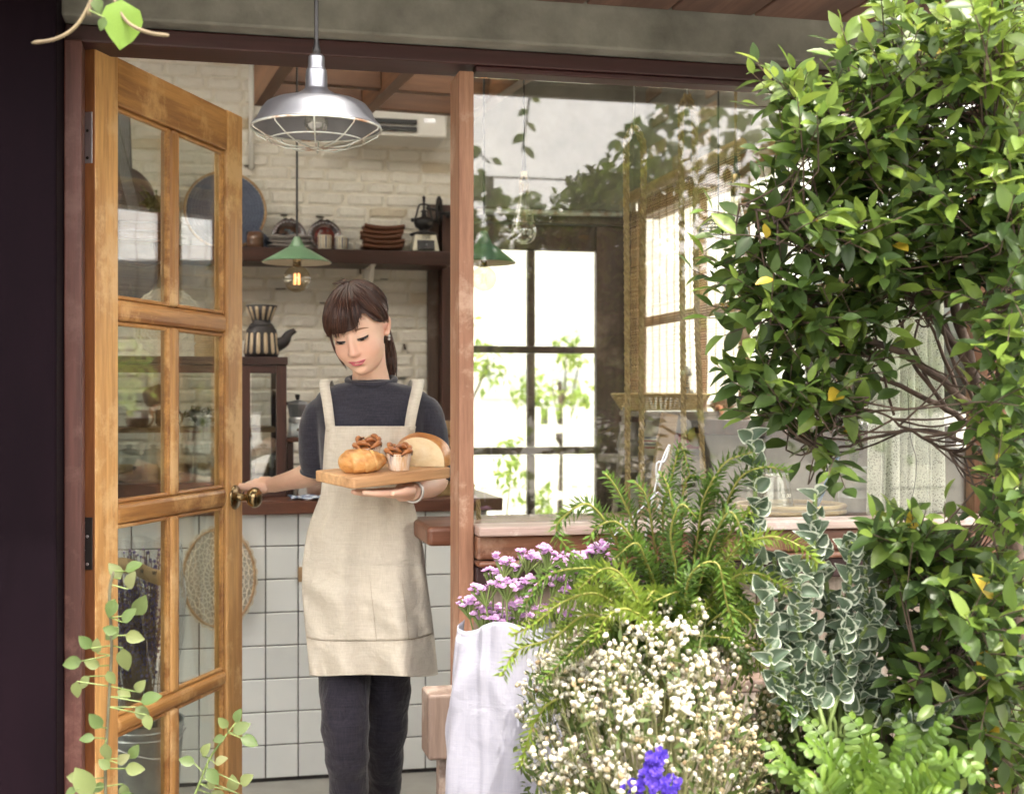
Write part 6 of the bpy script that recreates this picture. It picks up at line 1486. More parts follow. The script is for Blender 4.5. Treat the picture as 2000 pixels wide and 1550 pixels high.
# ================================================================== BOARD AND BREAD
c0_, c1_, c2_ = Cd(687, 933, 3.12), Cd(882, 912, 3.30), Cd(627, 917, 3.26)
ax = (c1_ - c0_).normalized(); ay = (c2_ - c0_); ay = (ay - ax * ay.dot(ax)).normalized(); az = ax.cross(ay).normalized()
if az.z < 0: az = -az
LB, WB, TB = (c1_ - c0_).length, (c2_ - c0_).length, .027
Mb = Matrix((ax, ay, az)).transposed().to_4x4(); Mb.translation = c0_ - az * TB
bo = MB()
cut = .022
poly = [(cut * .3, 0, 0), (LB - .004, 0, 0), (LB, .012, 0), (LB, WB, 0), (0, WB, 0), (0, cut * .7, 0)]
bo.prism([Vector(p) for p in poly], (0, 0, 0), (0, 0, TB)); bo = bo.build('serving_board', M['board'], None, bevel=.004, seg=3); bo.matrix_world = Mb
tag(bo, 'thick pale wooden serving board carried in the woman\'s left hand', 'board')
def onb(px, py):                    # photo pixel -> place on top of the board
    o = Vector((0, 0, HC)); d = Cd(px, py, 1) - o; t = (c0_ - o).dot(az) / d.dot(az); return o + d * t
def bread(name, c1, c2, c3, sc=9, lo=.3, hi=.7, rough=.42, bmp=.5):
    m, n, b = nodes(name); b.inputs['Roughness'].default_value = rough; b.inputs['Coat Weight'].default_value = .15; b.inputs['Subsurface Weight'].default_value = .05; b.inputs['Subsurface Radius'].default_value = (.006, .003, .001)
    t = tex(n, sc, 6, .65, (1, 1, 1.6)); r = ramp(n, t.outputs['Fac'], [(lo, c1), (.5, c2), (hi, c3)]); n.links.new(r.outputs[0], b.inputs['Base Color']); t2 = tex(n, 60, 6, .65); bump(n, b, t2.outputs['Fac'], bmp, .003); return m
M['croissant'] = bread('croissant_crust', (.34, .13, .03), (.56, .28, .085), (.70, .46, .20), 22)
M['crumb'] = bread('bread_crumb', (.70, .55, .32), (.76, .62, .39), (.80, .68, .47), 30, rough=.9, bmp=1.0)
M['crust'] = bread('loaf_crust', (.30, .10, .022), (.50, .21, .05), (.66, .38, .14), 16, rough=.35)
M['choc'] = bread('danish_crust', (.10, .035, .015), (.33, .12, .035), (.48, .21, .07), 36, rough=.35); M['chocdark'] = mk('chocolate', (.022, .010, .008), (.04, .018, .012), 40, rough=.35); M['almond'] = mk('almond_flake', (.66, .52, .33), (.56, .42, .25), 60, rough=.6)
sB = 3.2 / F
# croissant
cb0 = onb(712, 922); t = thing('croissant', 'plump golden croissant at the left front of the serving board', 'pastry', cb0)
rx = ax * .9 + ay * -.25; rx.normalize(); ry2 = az.cross(rx)
def cro(u, v):
    a = 2 * pi * u; w_ = v * 2 - 1; L = .061
    rr = .031 * (max(0, 1 - abs(w_ - .0) ** 2.6)) ** .55 * (1.10 - .32 * w_)
    q_ = ((w_ + 1) * 2.05 + .22 * math.sin(a) + .3); ridge = .95 + .13 * (1 - q_ % 1) ** .7 * min(1, (q_ % 1) * 9)
    bend = .012 * (w_ * w_); z = rr * ridge * math.sin(a) * .86 + .026; y = rr * ridge * math.cos(a) * 1.05
    return cb0 + rx * (w_ * L) + ry2 * (y + bend) + az * max(.0008, z)
MB().grid(cro, 34, 90, True).build('body', M['croissant'], t, True)
# muffins
def muffin(label, base, s, lean):
    t = thing('muffin', label, 'pastry', base, 'chocolate twist muffins on the board')
    x_, y_ = ax, ay
    def P3(a, r, z): return base + x_ * r * math.cos(a) + y_ * r * math.sin(a) + az * (z + lean * r * math.cos(a))
    MB().grid(lambda u, v: P3(2 * pi * u, (.0212 + .0062 * v) * s * (1 + .03 * math.cos(u * 2 * pi * 26)), .001 + .037 * s * v), 104, 4, True).build('paper_case', M['muffinpaper'], t, True)
    MB().grid(lambda u, v: P3(2 * pi * u, .027 * s * math.cos(v * pi / 2 * .96), (.034 + .012 * math.sin(v * pi / 2)) * s), 24, 6, True).build('crumb_top', M['choc'], t, True)
    for k in range(9):
        a0 = k * .72; mb = MB(); dk = MB(); lay = k % 3
        pts = [P3(a0 + q * .22, (.028 - .0035 * lay) * s, (.036 + .0055 * lay + .009 * math.sin(pi * q / 7)) * s) for q in range(8)]
        mb.tube(pts, [.0022 + .0042 * math.sin(pi * q / 7) for q in range(8)], 8); mb.build('pastry_fold', M['choc'], t, True)
        dk.tube([p - az * .0042 * s + (p - base).normalized() * .0022 for p in pts], .0018, 6); dk.build('chocolate_layer', M['chocdark'], t, True)
    mb = MB()
    for k in range(9): a = U(0, 6.28); mb.ball(P3(a, U(0, .018) * s, (.053 + U(-.003, .004)) * s), .0042, 6, 4, (1.2, .8, .45))
    mb.build('almond_flakes', M['almond'], t, False)
    mb = MB()
    for k in range(6): a = U(0, 6.28); mb.ball(P3(a, U(.006, .02) * s, (.051 + U(-.002, .003)) * s), .006, 8, 5, (1.3, 1, .6))
    mb.build('chocolate_chunks', M['chocdark'], t, True)
m_, n_, b_ = nodes('muffin_paper'); tt = tex(n_, 26, 3, .6, (1, 1, .25)); rr_ = ramp(n_, tt.outputs['Fac'], [(.36, (.22, .16, .17)), (.48, (.72, .63, .54)), (.6, (.62, .38, .20)), (.7, (.74, .66, .58))]); n_.links.new(rr_.outputs[0], b_.inputs['Base Color']); b_.inputs['Roughness'].default_value = .5; M['muffinpaper'] = m_
mf = onb(779, 918); muffin('chocolate twist muffin in paper case at the front centre of the board', mf, 1.12, -.02)
muffin('chocolate almond bun behind the croissant and the front muffin', onb(748, 916) + ay * .05 - ax * .012 + az * .008, 1.18, .1)
# half loaf
lb = onb(818, 911); t = thing('bread_loaf', 'halved golden bread loaf with its pale cut face forward', 'bread', lb)
fx = (ax * .62 + ay * -.78).normalized(); fy = az.cross(fx); LWd, LH = .066, .072
def prof_l(u):                     # dome outline of the slice
    a = pi * u; return Vector((LWd * math.cos(a) * (1.0 if 1 else 0), LH * (math.sin(a) ** .72), 0))
def loaf(u, v):
    q = prof_l(u); w_ = 1 - .0 * v; bul = 1 + .085 * math.sin(v * pi) + .035 * math.sin(u * 9 + v * 2) * (v > 0) + .03 * (abs(((v * 3.2 + .3 * math.sin(u * 5)) % 1) - .5) - .25)
    sc_ = (1 - max(0, v - .6) ** 2 * 1.9); return lb + fx * (q.x * bul * sc_ - .010 * v) + fy * (.0 + .105 * v) + az * (.001 + q.y * bul * sc_)
MB().grid(loaf, 36, 16).build('crust', M['crust'], t, True)
mb = MB(); ring_ = [loaf(i / 36, 0) - fy * .0016 for i in range(37)]; mb.add(ring_, [tuple(range(37))]); mb.build('cut_face', M['crumb'], t)
ring_ = [loaf(i / 36, 1) for i in range(37)]; MB().add(ring_, [tuple(range(37))]).build('heel', M['crust'], t)
# ================================================================== PLANTS
def leaf_mesh(name, mat, L=1.0, Wd=.5, fold=.12, curl=.12, n=4, tipw=1.4, rim=False, cup=0, wob=0, seed=0):
    # along +Y from 0 to L, face up +Z
    rr = random.Random(seed); mb = MB(); rims = []; cols = 4 if rim else 2
    for j in range(n + 1):
        t = j / n; w_ = Wd * .5 * (math.sin(pi * min(1, t ** .85)) ** (.75 if j not in (0, n) else 1)) * (1 + .12 * (1 - t)) ; w_ = max(w_, .012)
        for i in range(cols + 1):
            s = i / cols * 2 - 1
            z = fold * abs(s) * w_ * 2 - curl * t * t * L + cup * L * (s * s) * math.sin(pi * t) + (rr.uniform(-wob, wob) if abs(s) == 1 else 0)
            mb.v.append((s * w_, t * L, z)); rims.append(max(abs(s) ** 2, .0 if not rim else (1 if j in (0, n) else 0)))
    c1 = cols + 1
    for j in range(n):
        for i in range(cols): mb.f.append((j * c1 + i, j * c1 + i + 1, (j + 1) * c1 + i + 1, (j + 1) * c1 + i))
    me = bpy.data.meshes.new(name); me.from_pydata(mb.v, [], mb.f); me.materials.append(mat); me.shade_smooth()
    if rim:
        at = me.attributes.new('rim', 'FLOAT', 'POINT')
        for i, q in enumerate(rims): at.data[i].value = q
    return me
def orient(pos, d, up, s):
    y = Vector(d).normalized(); z = Vector(up) - y * Vector(up).dot(y)
    if z.length < 1e-5: z = frame_axes(y)[0]
    z.normalize(); x = y.cross(z); m = Matrix((x * s, y * s, z * s)).transposed().to_4x4(); m.translation = pos; return m
def leafset(root, name, meshes, items, limit=296, stuff=None):
    """items: (matrix, mesh index); the nearest become objects, the rest one joined mesh"""
    cp = Vector((0, 0, HC)); base = wloc(root)
    items = sorted(items, key=lambda q: (q[0].translation - cp).length)
    for m, k in items[:limit]:
        o = link(name, meshes[k], root); mm = m.copy(); mm.translation = m.translation - base; o.matrix_basis = mm
    rest = items[limit:]
    if rest:
        vs, fs, rm, off = [], [], [], 0
        for k in range(len(meshes)):
            me = meshes[k]; co_ = np.array([v.co[:] for v in me.vertices]); pf = [tuple(p.vertices) for p in me.polygons]
            ra = np.array([d.value for d in me.attributes['rim'].data]) if 'rim' in me.attributes else None
            for m, kk in rest:
                if kk != k: continue
                A = np.array(m); vs.append(co_ @ A[:3, :3].T + (A[:3, 3] - np.array(base))); fs += [tuple(i + off for i in f) for f in pf]; off += len(co_)
                if ra is not None: rm.append(ra)
        me = bpy.data.meshes.new(stuff or 'foliage'); me.from_pydata(np.concatenate(vs).tolist(), [], fs); me.materials.append(meshes[0].materials[0]); me.shade_smooth()
        if rm: at = me.attributes.new('rim', 'FLOAT', 'POINT'); at.data.foreach_set('value', np.concatenate(rm).astype(np.float32))
        link(stuff or 'foliage', me, root)['kind'] = 'stuff'
def rnd_dir(): return Vector((random.gauss(0, 1), random.gauss(0, 1), random.gauss(0, 1))).normalized()
CAMV = Vector((0, 0, HC))
# ---- planter trough carrying the front plants
tr = thing('planter_trough', 'long low concrete planter trough full of soil below the front plants', 'planter', (.9, 2.25, 0))
for a, b in (((.05, 1.72, 0), (2.6, 1.76, .26)), ((.05, 2.74, 0), (2.6, 2.78, .26)), ((.05, 1.762, 0), (.09, 2.738, .26)), ((2.56, 1.762, 0), (2.6, 2.738, .26))): bx('side', a, b, M['concrete'], tr, bevel=.005)
MB().grid(lambda u, v: Vector((.092 + 2.466 * u, 1.763 + .974 * v, .22 + .012 * math.sin(u * 40) * math.sin(v * 23))), 60, 24).build('soil', M['soil'], tr, True)
GZ = .21
# ---- weeping fig bush on the right
M['fig'] = leafmat('fig_leaf', [(.040, .075, .018), (.065, .120, .026), (.030, .058, .018), (.085, .150, .030), (.050, .092, .024), (.15, .225, .038), (.036, .068, .020)], .28, .40, spec=.38)
M['figl'] = leafmat('sunlit_young_fig_leaf', [(.13, .21, .035), (.18, .27, .045), (.10, .18, .03), (.23, .31, .06)], .36, .38, spec=.4)  # brightness of the sunlit crown put into leaf colour; also serves young tips
M['figy'] = leafmat('yellow_leaf', [(.55, .38, .03), (.50, .42, .06)], .3, .4)
fl_ = [leaf_mesh('leaf', M['fig'], 1, .46, .10 + .05 * i, .10 + .05 * i, 4, wob=.012, seed=i) for i in range(4)]
fyo = [leaf_mesh('sunlit_young_leaf', M['figl'], 1, .44, .12 + .05 * i, .12, 4, wob=.012, seed=60 + i) for i in range(2)]
fy_ = [leaf_mesh('yellow_leaf', M['figy'], 1, .46, .12, .15, 4)]
bb = Cd(1990, 1500, 2.62); bb.z = GZ
fg = thing('fig_bush', 'tall leafy green fig bush filling the right side of the shopfront', 'bush', bb)
limbs = []; br = MB()
def limb(pts, r0, r1, n=6):
    P_ = catmull([p if isinstance(p, Vector) else Cd(*p) for p in pts], n); m_ = len(P_) - 1
    P_ = [p + Vector((U(-.004, .004), U(-.004, .004), U(-.003, .003))) for p in P_]
    br.tube(P_, [.72 * (r0 + (r1 - r0) * (i / m_)) for i in range(m_ + 1)], 8); limbs.append((P_, r0, r1)); return P_
bt = [(2000, 1080, 2.6), (1985, 960, 2.6), (1935, 850, 2.58)]
gb = Cd(1985, 1080, 2.6)
limb([Vector((gb.x, gb.y, GZ)), Vector((gb.x + .01, gb.y, .6)), (1985, 1080, 2.6), (1965, 940, 2.6), (1930, 820, 2.58), (1890, 700, 2.56), (1860, 560, 2.54), (1835, 400, 2.5), (1800, 200, 2.45)], .026, .008)
limb([(1935, 840, 2.58), (1840, 745, 2.54), (1760, 690, 2.5), (1680, 655, 2.46), (1600, 600, 2.42), (1530, 560, 2.4)], .013, .004)
limb([(1940, 860, 2.6), (1850, 800, 2.62), (1740, 745, 2.64), (1620, 700, 2.64), (1500, 650, 2.6)], .010, .003)
limb([(1960, 910, 2.56), (1880, 860, 2.5), (1770, 840, 2.48), (1640, 875, 2.46), (1590, 870, 2.44)], .007, .0025)
limb([(1930, 900, 2.5), (1850, 880, 2.45), (1740, 820, 2.43), (1640, 770, 2.42)], .006, .002)
limb([(1900, 720, 2.56), (1830, 620, 2.55), (1760, 500, 2.52), (1690, 400, 2.48), (1640, 300, 2.42), (1600, 220, 2.38)], .013, .004)
limb([(1880, 690, 2.56), (1800, 600, 2.5), (1720, 540, 2.44), (1620, 470, 2.4), (1520, 420, 2.36), (1440, 400, 2.36)], .010, .003)
limb([(1850, 600, 2.6), (1830, 450, 2.62), (1760, 300, 2.6), (1700, 200, 2.55)], .010, .003)
limb([(1880, 640, 2.5), (1900, 480, 2.44), (1930, 300, 2.38), (1950, 150, 2.34)], .012, .004)
limb([(1930, 800, 2.5), (1970, 650, 2.4), (1990, 480, 2.3)], .010, .003)
limb([(1985, 1050, 2.55), (1900, 1080, 2.45), (1820, 1120, 2.38), (1760, 1090, 2.34)], .009, .003)
limb([(1990, 1200, 2.5), (1900, 1240, 2.38), (1840, 1300, 2.32), (1770, 1330, 2.3)], .008, .003)
limb([(1995, 1150, 2.5), (1960, 1220, 2.3), (1930, 1300, 2.22)], .008, .003)
for k in range(7):
    x = U(1740, 1960); limb([(x + U(-10, 30), U(760, 860), U(2.5, 2.66)), (x - U(-30, 70), U(640, 700), U(2.48, 2.66)), (x - U(0, 90), U(530, 600), U(2.48, 2.64)), (x - U(20, 150), U(380, 500), U(2.45, 2.6))], U(.004, .007), .002, 4)
# crown regions: px, py, rx, ry, depth, depth radius, twigs
CR = [(1830, 130, 200, 150, 2.42, .22, 96), (1950, 70, 110, 120, 2.3, .2, 50), (1640, 250, 150, 95, 2.38, .16, 62), (1760, 330, 150, 90, 2.42, .18, 44), (1545, 175, 70, 45, 2.36, .08, 8),
      (1560, 440, 150, 90, 2.40, .16, 54), (1680, 450, 110, 60, 2.42, .2, 18), (1490, 560, 100, 90, 2.42, .14, 28), (1560, 620, 120, 80, 2.44, .14, 26), (1520, 750, 95, 75, 2.44, .12, 24), (1640, 620, 80, 60, 2.46, .14, 10),
      (1900, 400, 120, 100, 2.40, .2, 36), (1970, 560, 80, 140, 2.32, .18, 34), (1965, 300, 60, 130, 2.28, .12, 30), (1980, 430, 40, 90, 2.24, .1, 16), (1760, 480, 110, 75, 2.42, .16, 30), (1880, 520, 85, 60, 2.40, .14, 22), (1690, 590, 60, 50, 2.44, .1, 10), (1680, 700, 60, 50, 2.44, .1, 7), (1960, 760, 70, 120, 2.3, .16, 28), (1580, 800, 85, 60, 2.42, .1, 20), (1640, 900, 60, 30, 2.42, .08, 3), (1800, 600, 50, 40, 2.4, .12, 3),
      (1965, 960, 55, 110, 2.28, .14, 24), (1930, 1200, 120, 130, 2.30, .2, 58), (1780, 1070, 100, 70, 2.36, .14, 26), (1850, 1180, 110, 110, 2.38, .14, 40), (1960, 1400, 90, 160, 2.30, .16, 44), (1740, 1200, 60, 80, 2.42, .1, 14), (1830, 1350, 90, 70, 2.36, .12, 20), (1790, 1040, 90, 30, 2.34, .1, 8)]
items = []; yel = []; young = []; tw = MB()
allp = [(p, L_) for L_ in limbs for p in L_[0]]
for (cx, cyy, rx, ry_, D, dr, nt) in CR:
    for k in range(nt):
        while True:
            a, b, c = U(-1, 1), U(-1, 1), U(-1, 1)
            if a * a + b * b + c * c < 1: break
        tip = Cd(cx + a * rx, cyy + b * ry_, D + c * dr)
        best = min(random.sample(allp, 60), key=lambda q: (q[0] - tip).length + max(0, q[0].z - tip.z) * .8)[0]
        dirn = (tip - best); dist = dirn.length
        out = Vector((a * RGT.x, a * RGT.y, -b * .7)) + Vector((0, -.35, .45)) + dirn.normalized() * .9 + rnd_dir() * .35
        out.normalize(); L = U(.09, .17); start = tip - out * L * .6
        tw.tube(catmull([best, best.lerp(start, .55) + Vector((0, 0, -.012)), start], 3), [.0022, .002, .0019, .0018, .0017, .0016, .0015], 4, cap=False)
        end = start + out * L + Vector((0, 0, -.012)); tw.tube(catmull([start, start.lerp(end, .5) + Vector((0, 0, .006)), end], 3), [.0015, .0014, .0013, .0012, .0011, .001, .0009], 4, cap=False)
        nl = random.randint(5, 8); side, w_ = frame_axes(out)
        for q in range(nl):
            t = .15 + .85 * q / (nl - 1); p = start.lerp(end, t) + Vector((0, 0, .005 * math.sin(pi * t)))
            ang = q * 2.4 + U(-.4, .4); lat = side * math.cos(ang) + w_ * math.sin(ang)
            d = (lat * .85 + out * (.55 if q < nl - 1 else 2.2) + Vector((0, 0, U(-.25, .15)))).normalized()
            up = Vector((0, -.25, 1)) + rnd_dir() * .55 + (CAMV - p).normalized() * .25
            s = U(.034, .064) * (.8 if t > .85 else 1)
            m = orient(p, d, up, s); 
            if U(0, 1) < .006: yel.append((m, 0))
            elif U(0, 1) < .04 + .55 * max(0, min(1, (480 - cyy - b * ry_) / 420)) + .25 * (t > .9) + .2 * (cx > 1900): young.append((m, random.randrange(2)))  # sunlit top and right edge painted in leaf colour; twig tips young growth
            else: items.append((m, random.randrange(4)))
br.build('trunk', M['bark'], fg, True); tw.build('twig', M['bark'], fg)['kind'] = 'stuff'
leafset(fg, 'leaf', fl_, items, 190, 'leaves'); leafset(fg, 'sunlit_young_leaf', fyo, young, 95, 'sunlit_young_leaves'); leafset(fg, 'yellow_leaf', fy_, yel, 15, 'yellow_leaves')
# ---- foxtail asparagus fern
M['fox'] = leafmat('foxtail_needle', [(.075, .155, .024), (.11, .20, .03), (.055, .12, .02), (.14, .23, .035)], .3, .5)
M['foxy'] = leafmat('foxtail_needle_light', [(.20, .29, .04), (.15, .24, .032), (.26, .33, .055)], .35, .5)
fb = Cd(1310, 1260, 2.42); 
fx_ = thing('foxtail_fern', 'bristly foxtail fern with arching fronds in front of the window sill', 'fern', Vector((fb.x, fb.y, GZ)))
def frond(pts, L=.021, dens=.0032, mat='fox', tipc=True):
    P_ = catmull([Cd(*p) for p in pts], 9); mb = MB(); acc = [0]
    for i in range(1, len(P_)): acc.append(acc[-1] + (P_[i] - P_[i - 1]).length)
    tot = acc[-1]; sb = MB().tube(P_, [.0028 - .0014 * i / (len(P_) - 1) for i in range(len(P_))], 5)
    n = int(tot / dens); j = 0
    for i in range(n):
        s = tot * (i + .5) / n
        while acc[j + 1] < s: j += 1
        t = (s - acc[j]) / max(1e-6, acc[j + 1] - acc[j]); p = P_[j].lerp(P_[j + 1], t); d = (P_[j + 1] - P_[j]).normalized(); u_, w_ = frame_axes(d)
        f = s / tot; ll = L * 1.08 * (1 - .35 * f ** 6) * U(.8, 1.15) * (.55 + .45 * min(1, f * 5))
        for q in range(3):
            a = i * 1.3 + q * 2 * pi / 3 + U(-.3, .3); r = u_ * math.cos(a) + w_ * math.sin(a); e = (r * .95 + d * .5).normalized(); pr = e.cross(r).normalized() if e.cross(r).length > .01 else w_
            b0 = p + r * .002; mid = b0 + e * ll * .45; tip = b0 + e * ll + Vector((0, 0, -.001)); hw = .0034
            mb.add([b0, mid + pr * hw, tip, mid - pr * hw], [(0, 1, 2, 3)])
    o = sb.build('frond', M['stemy'], fx_, True); mb.build('needles', M[mat], o)['kind'] = 'stuff'
root = (1300, 1300, 2.45)
FR = [[root, (1250, 1180, 2.42), (1200, 1050, 2.36), (1150, 985, 2.33), (1100, 1010, 2.31), (1088, 1040, 2.31), (1120, 1085, 2.31), (1140, 1110, 2.33)],
      [root, (1270, 1150, 2.44), (1240, 1030, 2.4), (1205, 955, 2.37), (1183, 925, 2.36)],
      [root, (1300, 1120, 2.46), (1295, 1000, 2.44), (1315, 920, 2.42), (1330, 872, 2.42), (1348, 930, 2.40)],
      [root, (1330, 1150, 2.44), (1330, 1020, 2.42), (1345, 930, 2.4), (1400, 960, 2.4), (1415, 1010, 2.4)],
      [root, (1350, 1140, 2.44), (1370, 1010, 2.4), (1410, 910, 2.36), (1470, 882, 2.34)],
      [root, (1370, 1150, 2.44), (1400, 1040, 2.4), (1440, 940, 2.36), (1490, 912, 2.34), (1540, 920, 2.34)],
      [root, (1320, 1130, 2.38), (1310, 1040, 2.34), (1330, 985, 2.32), (1360, 1010, 2.31)],
      [root, (1380, 1180, 2.4), (1430, 1080, 2.34), (1500, 1048, 2.28), (1560, 1065, 2.26), (1598, 1100, 2.26)],
      [root, (1390, 1200, 2.4), (1430, 1130, 2.34), (1480, 1120, 2.3), (1540, 1150, 2.28)],
      [root, (1260, 1200, 2.36), (1190, 1120, 2.3), (1120, 1110, 2.26), (1060, 1130, 2.25), (1020, 1190, 2.25)],
      [root, (1240, 1220, 2.34), (1170, 1160, 2.28), (1100, 1175, 2.25), (1040, 1220, 2.23), (1000, 1240, 2.23)],
      [root, (1230, 1240, 2.34), (1150, 1200, 2.28), (1080, 1245, 2.24), (1010, 1270, 2.22), (980, 1320, 2.22)],
      [root, (1240, 1250, 2.34), (1180, 1230, 2.28), (1110, 1280, 2.24), (1060, 1330, 2.23)],
      [root, (1270, 1220, 2.34), (1220, 1130, 2.27), (1180, 1110, 2.25), (1130, 1150, 2.23)],
      [root, (1330, 1210, 2.36), (1350, 1120, 2.3), (1400, 1100, 2.28), (1420, 1180, 2.26), (1440, 1240, 2.26)],
      [root, (1370, 1230, 2.38), (1430, 1190, 2.34), (1480, 1230, 2.3), (1520, 1320, 2.28), (1540, 1400, 2.28)],
      [root, (1380, 1250, 2.4), (1440, 1250, 2.36), (1490, 1300, 2.32), (1560, 1380, 2.3)],
      [root, (1340, 1190, 2.42), (1390, 1100, 2.4), (1440, 1150, 2.38), (1470, 1200, 2.38)],
      [root, (1290, 1180, 2.4), (1260, 1090, 2.36), (1240, 1060, 2.34), (1200, 1090, 2.32)],
      [root, (1280, 1230, 2.32), (1230, 1190, 2.26), (1190, 1200, 2.24), (1160, 1250, 2.23)],
      [root, (1360, 1160, 2.42), (1400, 1080, 2.38), (1450, 1010, 2.36), (1470, 1000, 2.34)],
      [root, (1290, 1150, 2.43), (1275, 1040, 2.4), (1262, 970, 2.38), (1240, 940, 2.37)], [root, (1310, 1130, 2.41), (1318, 1030, 2.38), (1305, 950, 2.37), (1290, 925, 2.37)], [root, (1345, 1150, 2.42), (1362, 1050, 2.39), (1372, 980, 2.37), (1395, 930, 2.35)], [root, (1360, 1160, 2.4), (1390, 1060, 2.36), (1425, 1000, 2.33), (1450, 1040, 2.31), (1462, 1090, 2.31)], [root, (1280, 1160, 2.4), (1245, 1070, 2.36), (1205, 1020, 2.34), (1165, 1030, 2.33), (1150, 1060, 2.33)],
      [root, (1100, 1360, 2.3), (1050, 1400, 2.28), (1030, 1450, 2.28), (1015, 1500, 2.28)]]
for i, f in enumerate(FR): frond(f, .0225 if i < 8 else .0245, 0.0042, 'fox' if i in (0, 1, 2, 3, 4, 5, 6, 14, 17, 21, 22, 23, 24, 25) else ('foxy' if i % 3 else 'fox'))
for k in range(26):
    x, y = U(1150, 1480), U(1110, 1260); frond([root, ((1300 + x) / 2, (1290 + y) / 2 - 40, 2.4), (x, y, U(2.28, 2.44)), (x + U(-60, 60), y + U(-10, 70), U(2.26, 2.42))], 0.020, .0052, random.choice(('fox', 'foxy')))
r0 = Cd(*root); MB().lathe([(.0005, 0), (.075, 0), (.10, .2), (.105, .2), (.105, .22), (.09, .22), (.085, .2), (.0005, .19)], (r0.x, r0.y, GZ + .005), 24).build('pot', M['terracotta'], fx_, True, auto=35)
MB().tube([Vector((r0.x, r0.y, GZ + .2)), r0], [.03, .012], 8).build('crown_stem', M['stemy'], fx_, True)
# steel hanger wire
wl = [Cd(1262, 1090, 2.5), Cd(1262, 1040, 2.5), Cd(1285, 930, 2.5), Cd(1297, 890, 2.5), Cd(1308, 868, 2.5), Cd(1298, 900, 2.5), Cd(1283, 905, 2.5), Cd(1284, 940, 2.5), Cd(1298, 965, 2.5), Cd(1282, 1000, 2.5)]
o = MB().tube(catmull(wl, 6), .0022, 6).build('hanger_wire', M['steel'], None, True); tag(o, 'bent steel hanger wire hooked upright in the middle of the foxtail fern', 'wire')
for q in ((1175, 1070), (1420, 1100)): MB().tube([Cd(1285, 960, 2.5), Cd(*q, 2.48)], .0012, 4).build('side_wire', M['steel'], o)
# ---- lilac statice in the cloth wrap
wc0 = Cd(985, 1400, 2.62)
wr = thing('cloth_wrap', 'crumpled pale lilac white cloth wrapped around the statice bunch', 'cloth', Vector((wc0.x, wc0.y, GZ)))
def wrp(u, v):
    px = 910 + (1005 + 65 * (1 - v) - 910) * 0; a = pi + (u * 1.25 - .12) * pi
    zt = Cd(960, 1222, 2.6).z; z = GZ + .005 + (zt - GZ) * v; r = .078 + .022 * math.sin(pi * min(1, v * 1.0)) * (1 - .4 * v) + .022 * (1 - v)
    f = .011 * math.sin(4 * a + 1.5 * v) + .005 * abs(math.sin(7 * a - 2 * v + 1)) + .009 * math.exp(-((a - 4.3 + .3 * v) / .10) ** 2) + .007 * math.exp(-((v - .72 - .15 * math.sin(a * 2)) / .05) ** 2) + .010 * math.exp(-((a - 4.95 - .25 * v) / .16) ** 2) * (v < .8) + .0012 * math.sin(23 * v + 4 * a)
    return Vector((wc0.x + (r + f) * math.cos(a) * 1.0, wc0.y + (r + f) * .8 * math.sin(a), z + (.012 * math.sin(a * 3 + .8) if v > .97 else 0)))
MB().grid(lambda u, v: wrp(u, v), 90, 70).build('wrap_sheet', M['wrap'], wr, True, solid=.0014)
M['lilac'] = leafmat('statice_floret', [(.56, .33, .58), (.66, .44, .66), (.48, .28, .53), (.70, .52, .69)], .3, .8); M['violet'] = leafmat('violet_floret', [(.10, .05, .50), (.14, .07, .60), (.08, .04, .40)], .2, .8)
def floret_mesh(name, mat):
    mb = MB(); n = 9
    for k in range(2):
        c = len(mb.v); mb.v.append((0, 0, .1 + .25 * k))
        for i in range(n): a = 2 * pi * i / n + k * .3; r = (1 - .35 * k) * (1 + .12 * (-1) ** i); mb.v.append((r * math.cos(a), r * math.sin(a), .45 + .25 * k + .14 * (-1) ** i))
        for i in range(n): mb.f.append((c, c + 1 + i, c + 1 + (i + 1) % n))
    return mb.mesh(name, mat, False)
fm = floret_mesh('floret', M['lilac']); fv = floret_mesh('floret', M['violet'])
sc_ = thing('statice_bunch', 'bunch of lilac statice flowers rising from the cloth wrap', 'flowers', Vector((wc0.x, wc0.y, GZ + .1)))
ST = [(910, 1175), (945, 1150), (960, 1120), (985, 1095), (1010, 1100), (1030, 1085), (1055, 1090), (1075, 1080), (1100, 1100), (1115, 1090), (1165, 1075), (1180, 1090), (990, 1140), (1020, 1140), (960, 1190), (975, 1210), (1010, 1180), (1040, 1150), (1045, 1200), (1085, 1130), (1110, 1150), (1140, 1160), (1000, 1215), (940, 1200), (1070, 1190), (1100, 1200), (1130, 1120), (1150, 1085)]
items = []; sm = MB(); lfm = MB()
for (px, py) in ST:
    D = U(2.57, 2.68); tip = Cd(px, py, D); b0 = Vector((wc0.x + U(-.03, .03), wc0.y + U(-.03, .03), GZ + .2)); mid = b0.lerp(tip, .6) + Vector((0, 0, .02))
    sm.tube(catmull([b0, mid, tip], 5), .0017, 4, cap=False); ax_ = (tip - mid).normalized(); side = (RGT * U(.5, 1) + UPV * U(-.3, .4)).normalized()
    for k in range(random.randint(13, 19)):
        p = tip + side * U(-.021, .021) + rnd_dir() * .010; d = (ax_ + UPV * .8 + FWD * U(.2, .9) + rnd_dir() * .5); items.append((orient(p, frame_axes(d)[0], d, U(.0055, .0085)), 0))
        lfm.tube([tip - ax_ * .035, p - d.normalized() * .003], [.0014, .0026], 4, cap=False)
leafset(sc_, 'floret', [fm], items, 290, 'florets'); sm.build('stems', M['stemg'], sc_)['kind'] = 'stuff'; lfm.build('bracts', M['stemg'], sc_)['kind'] = 'stuff'
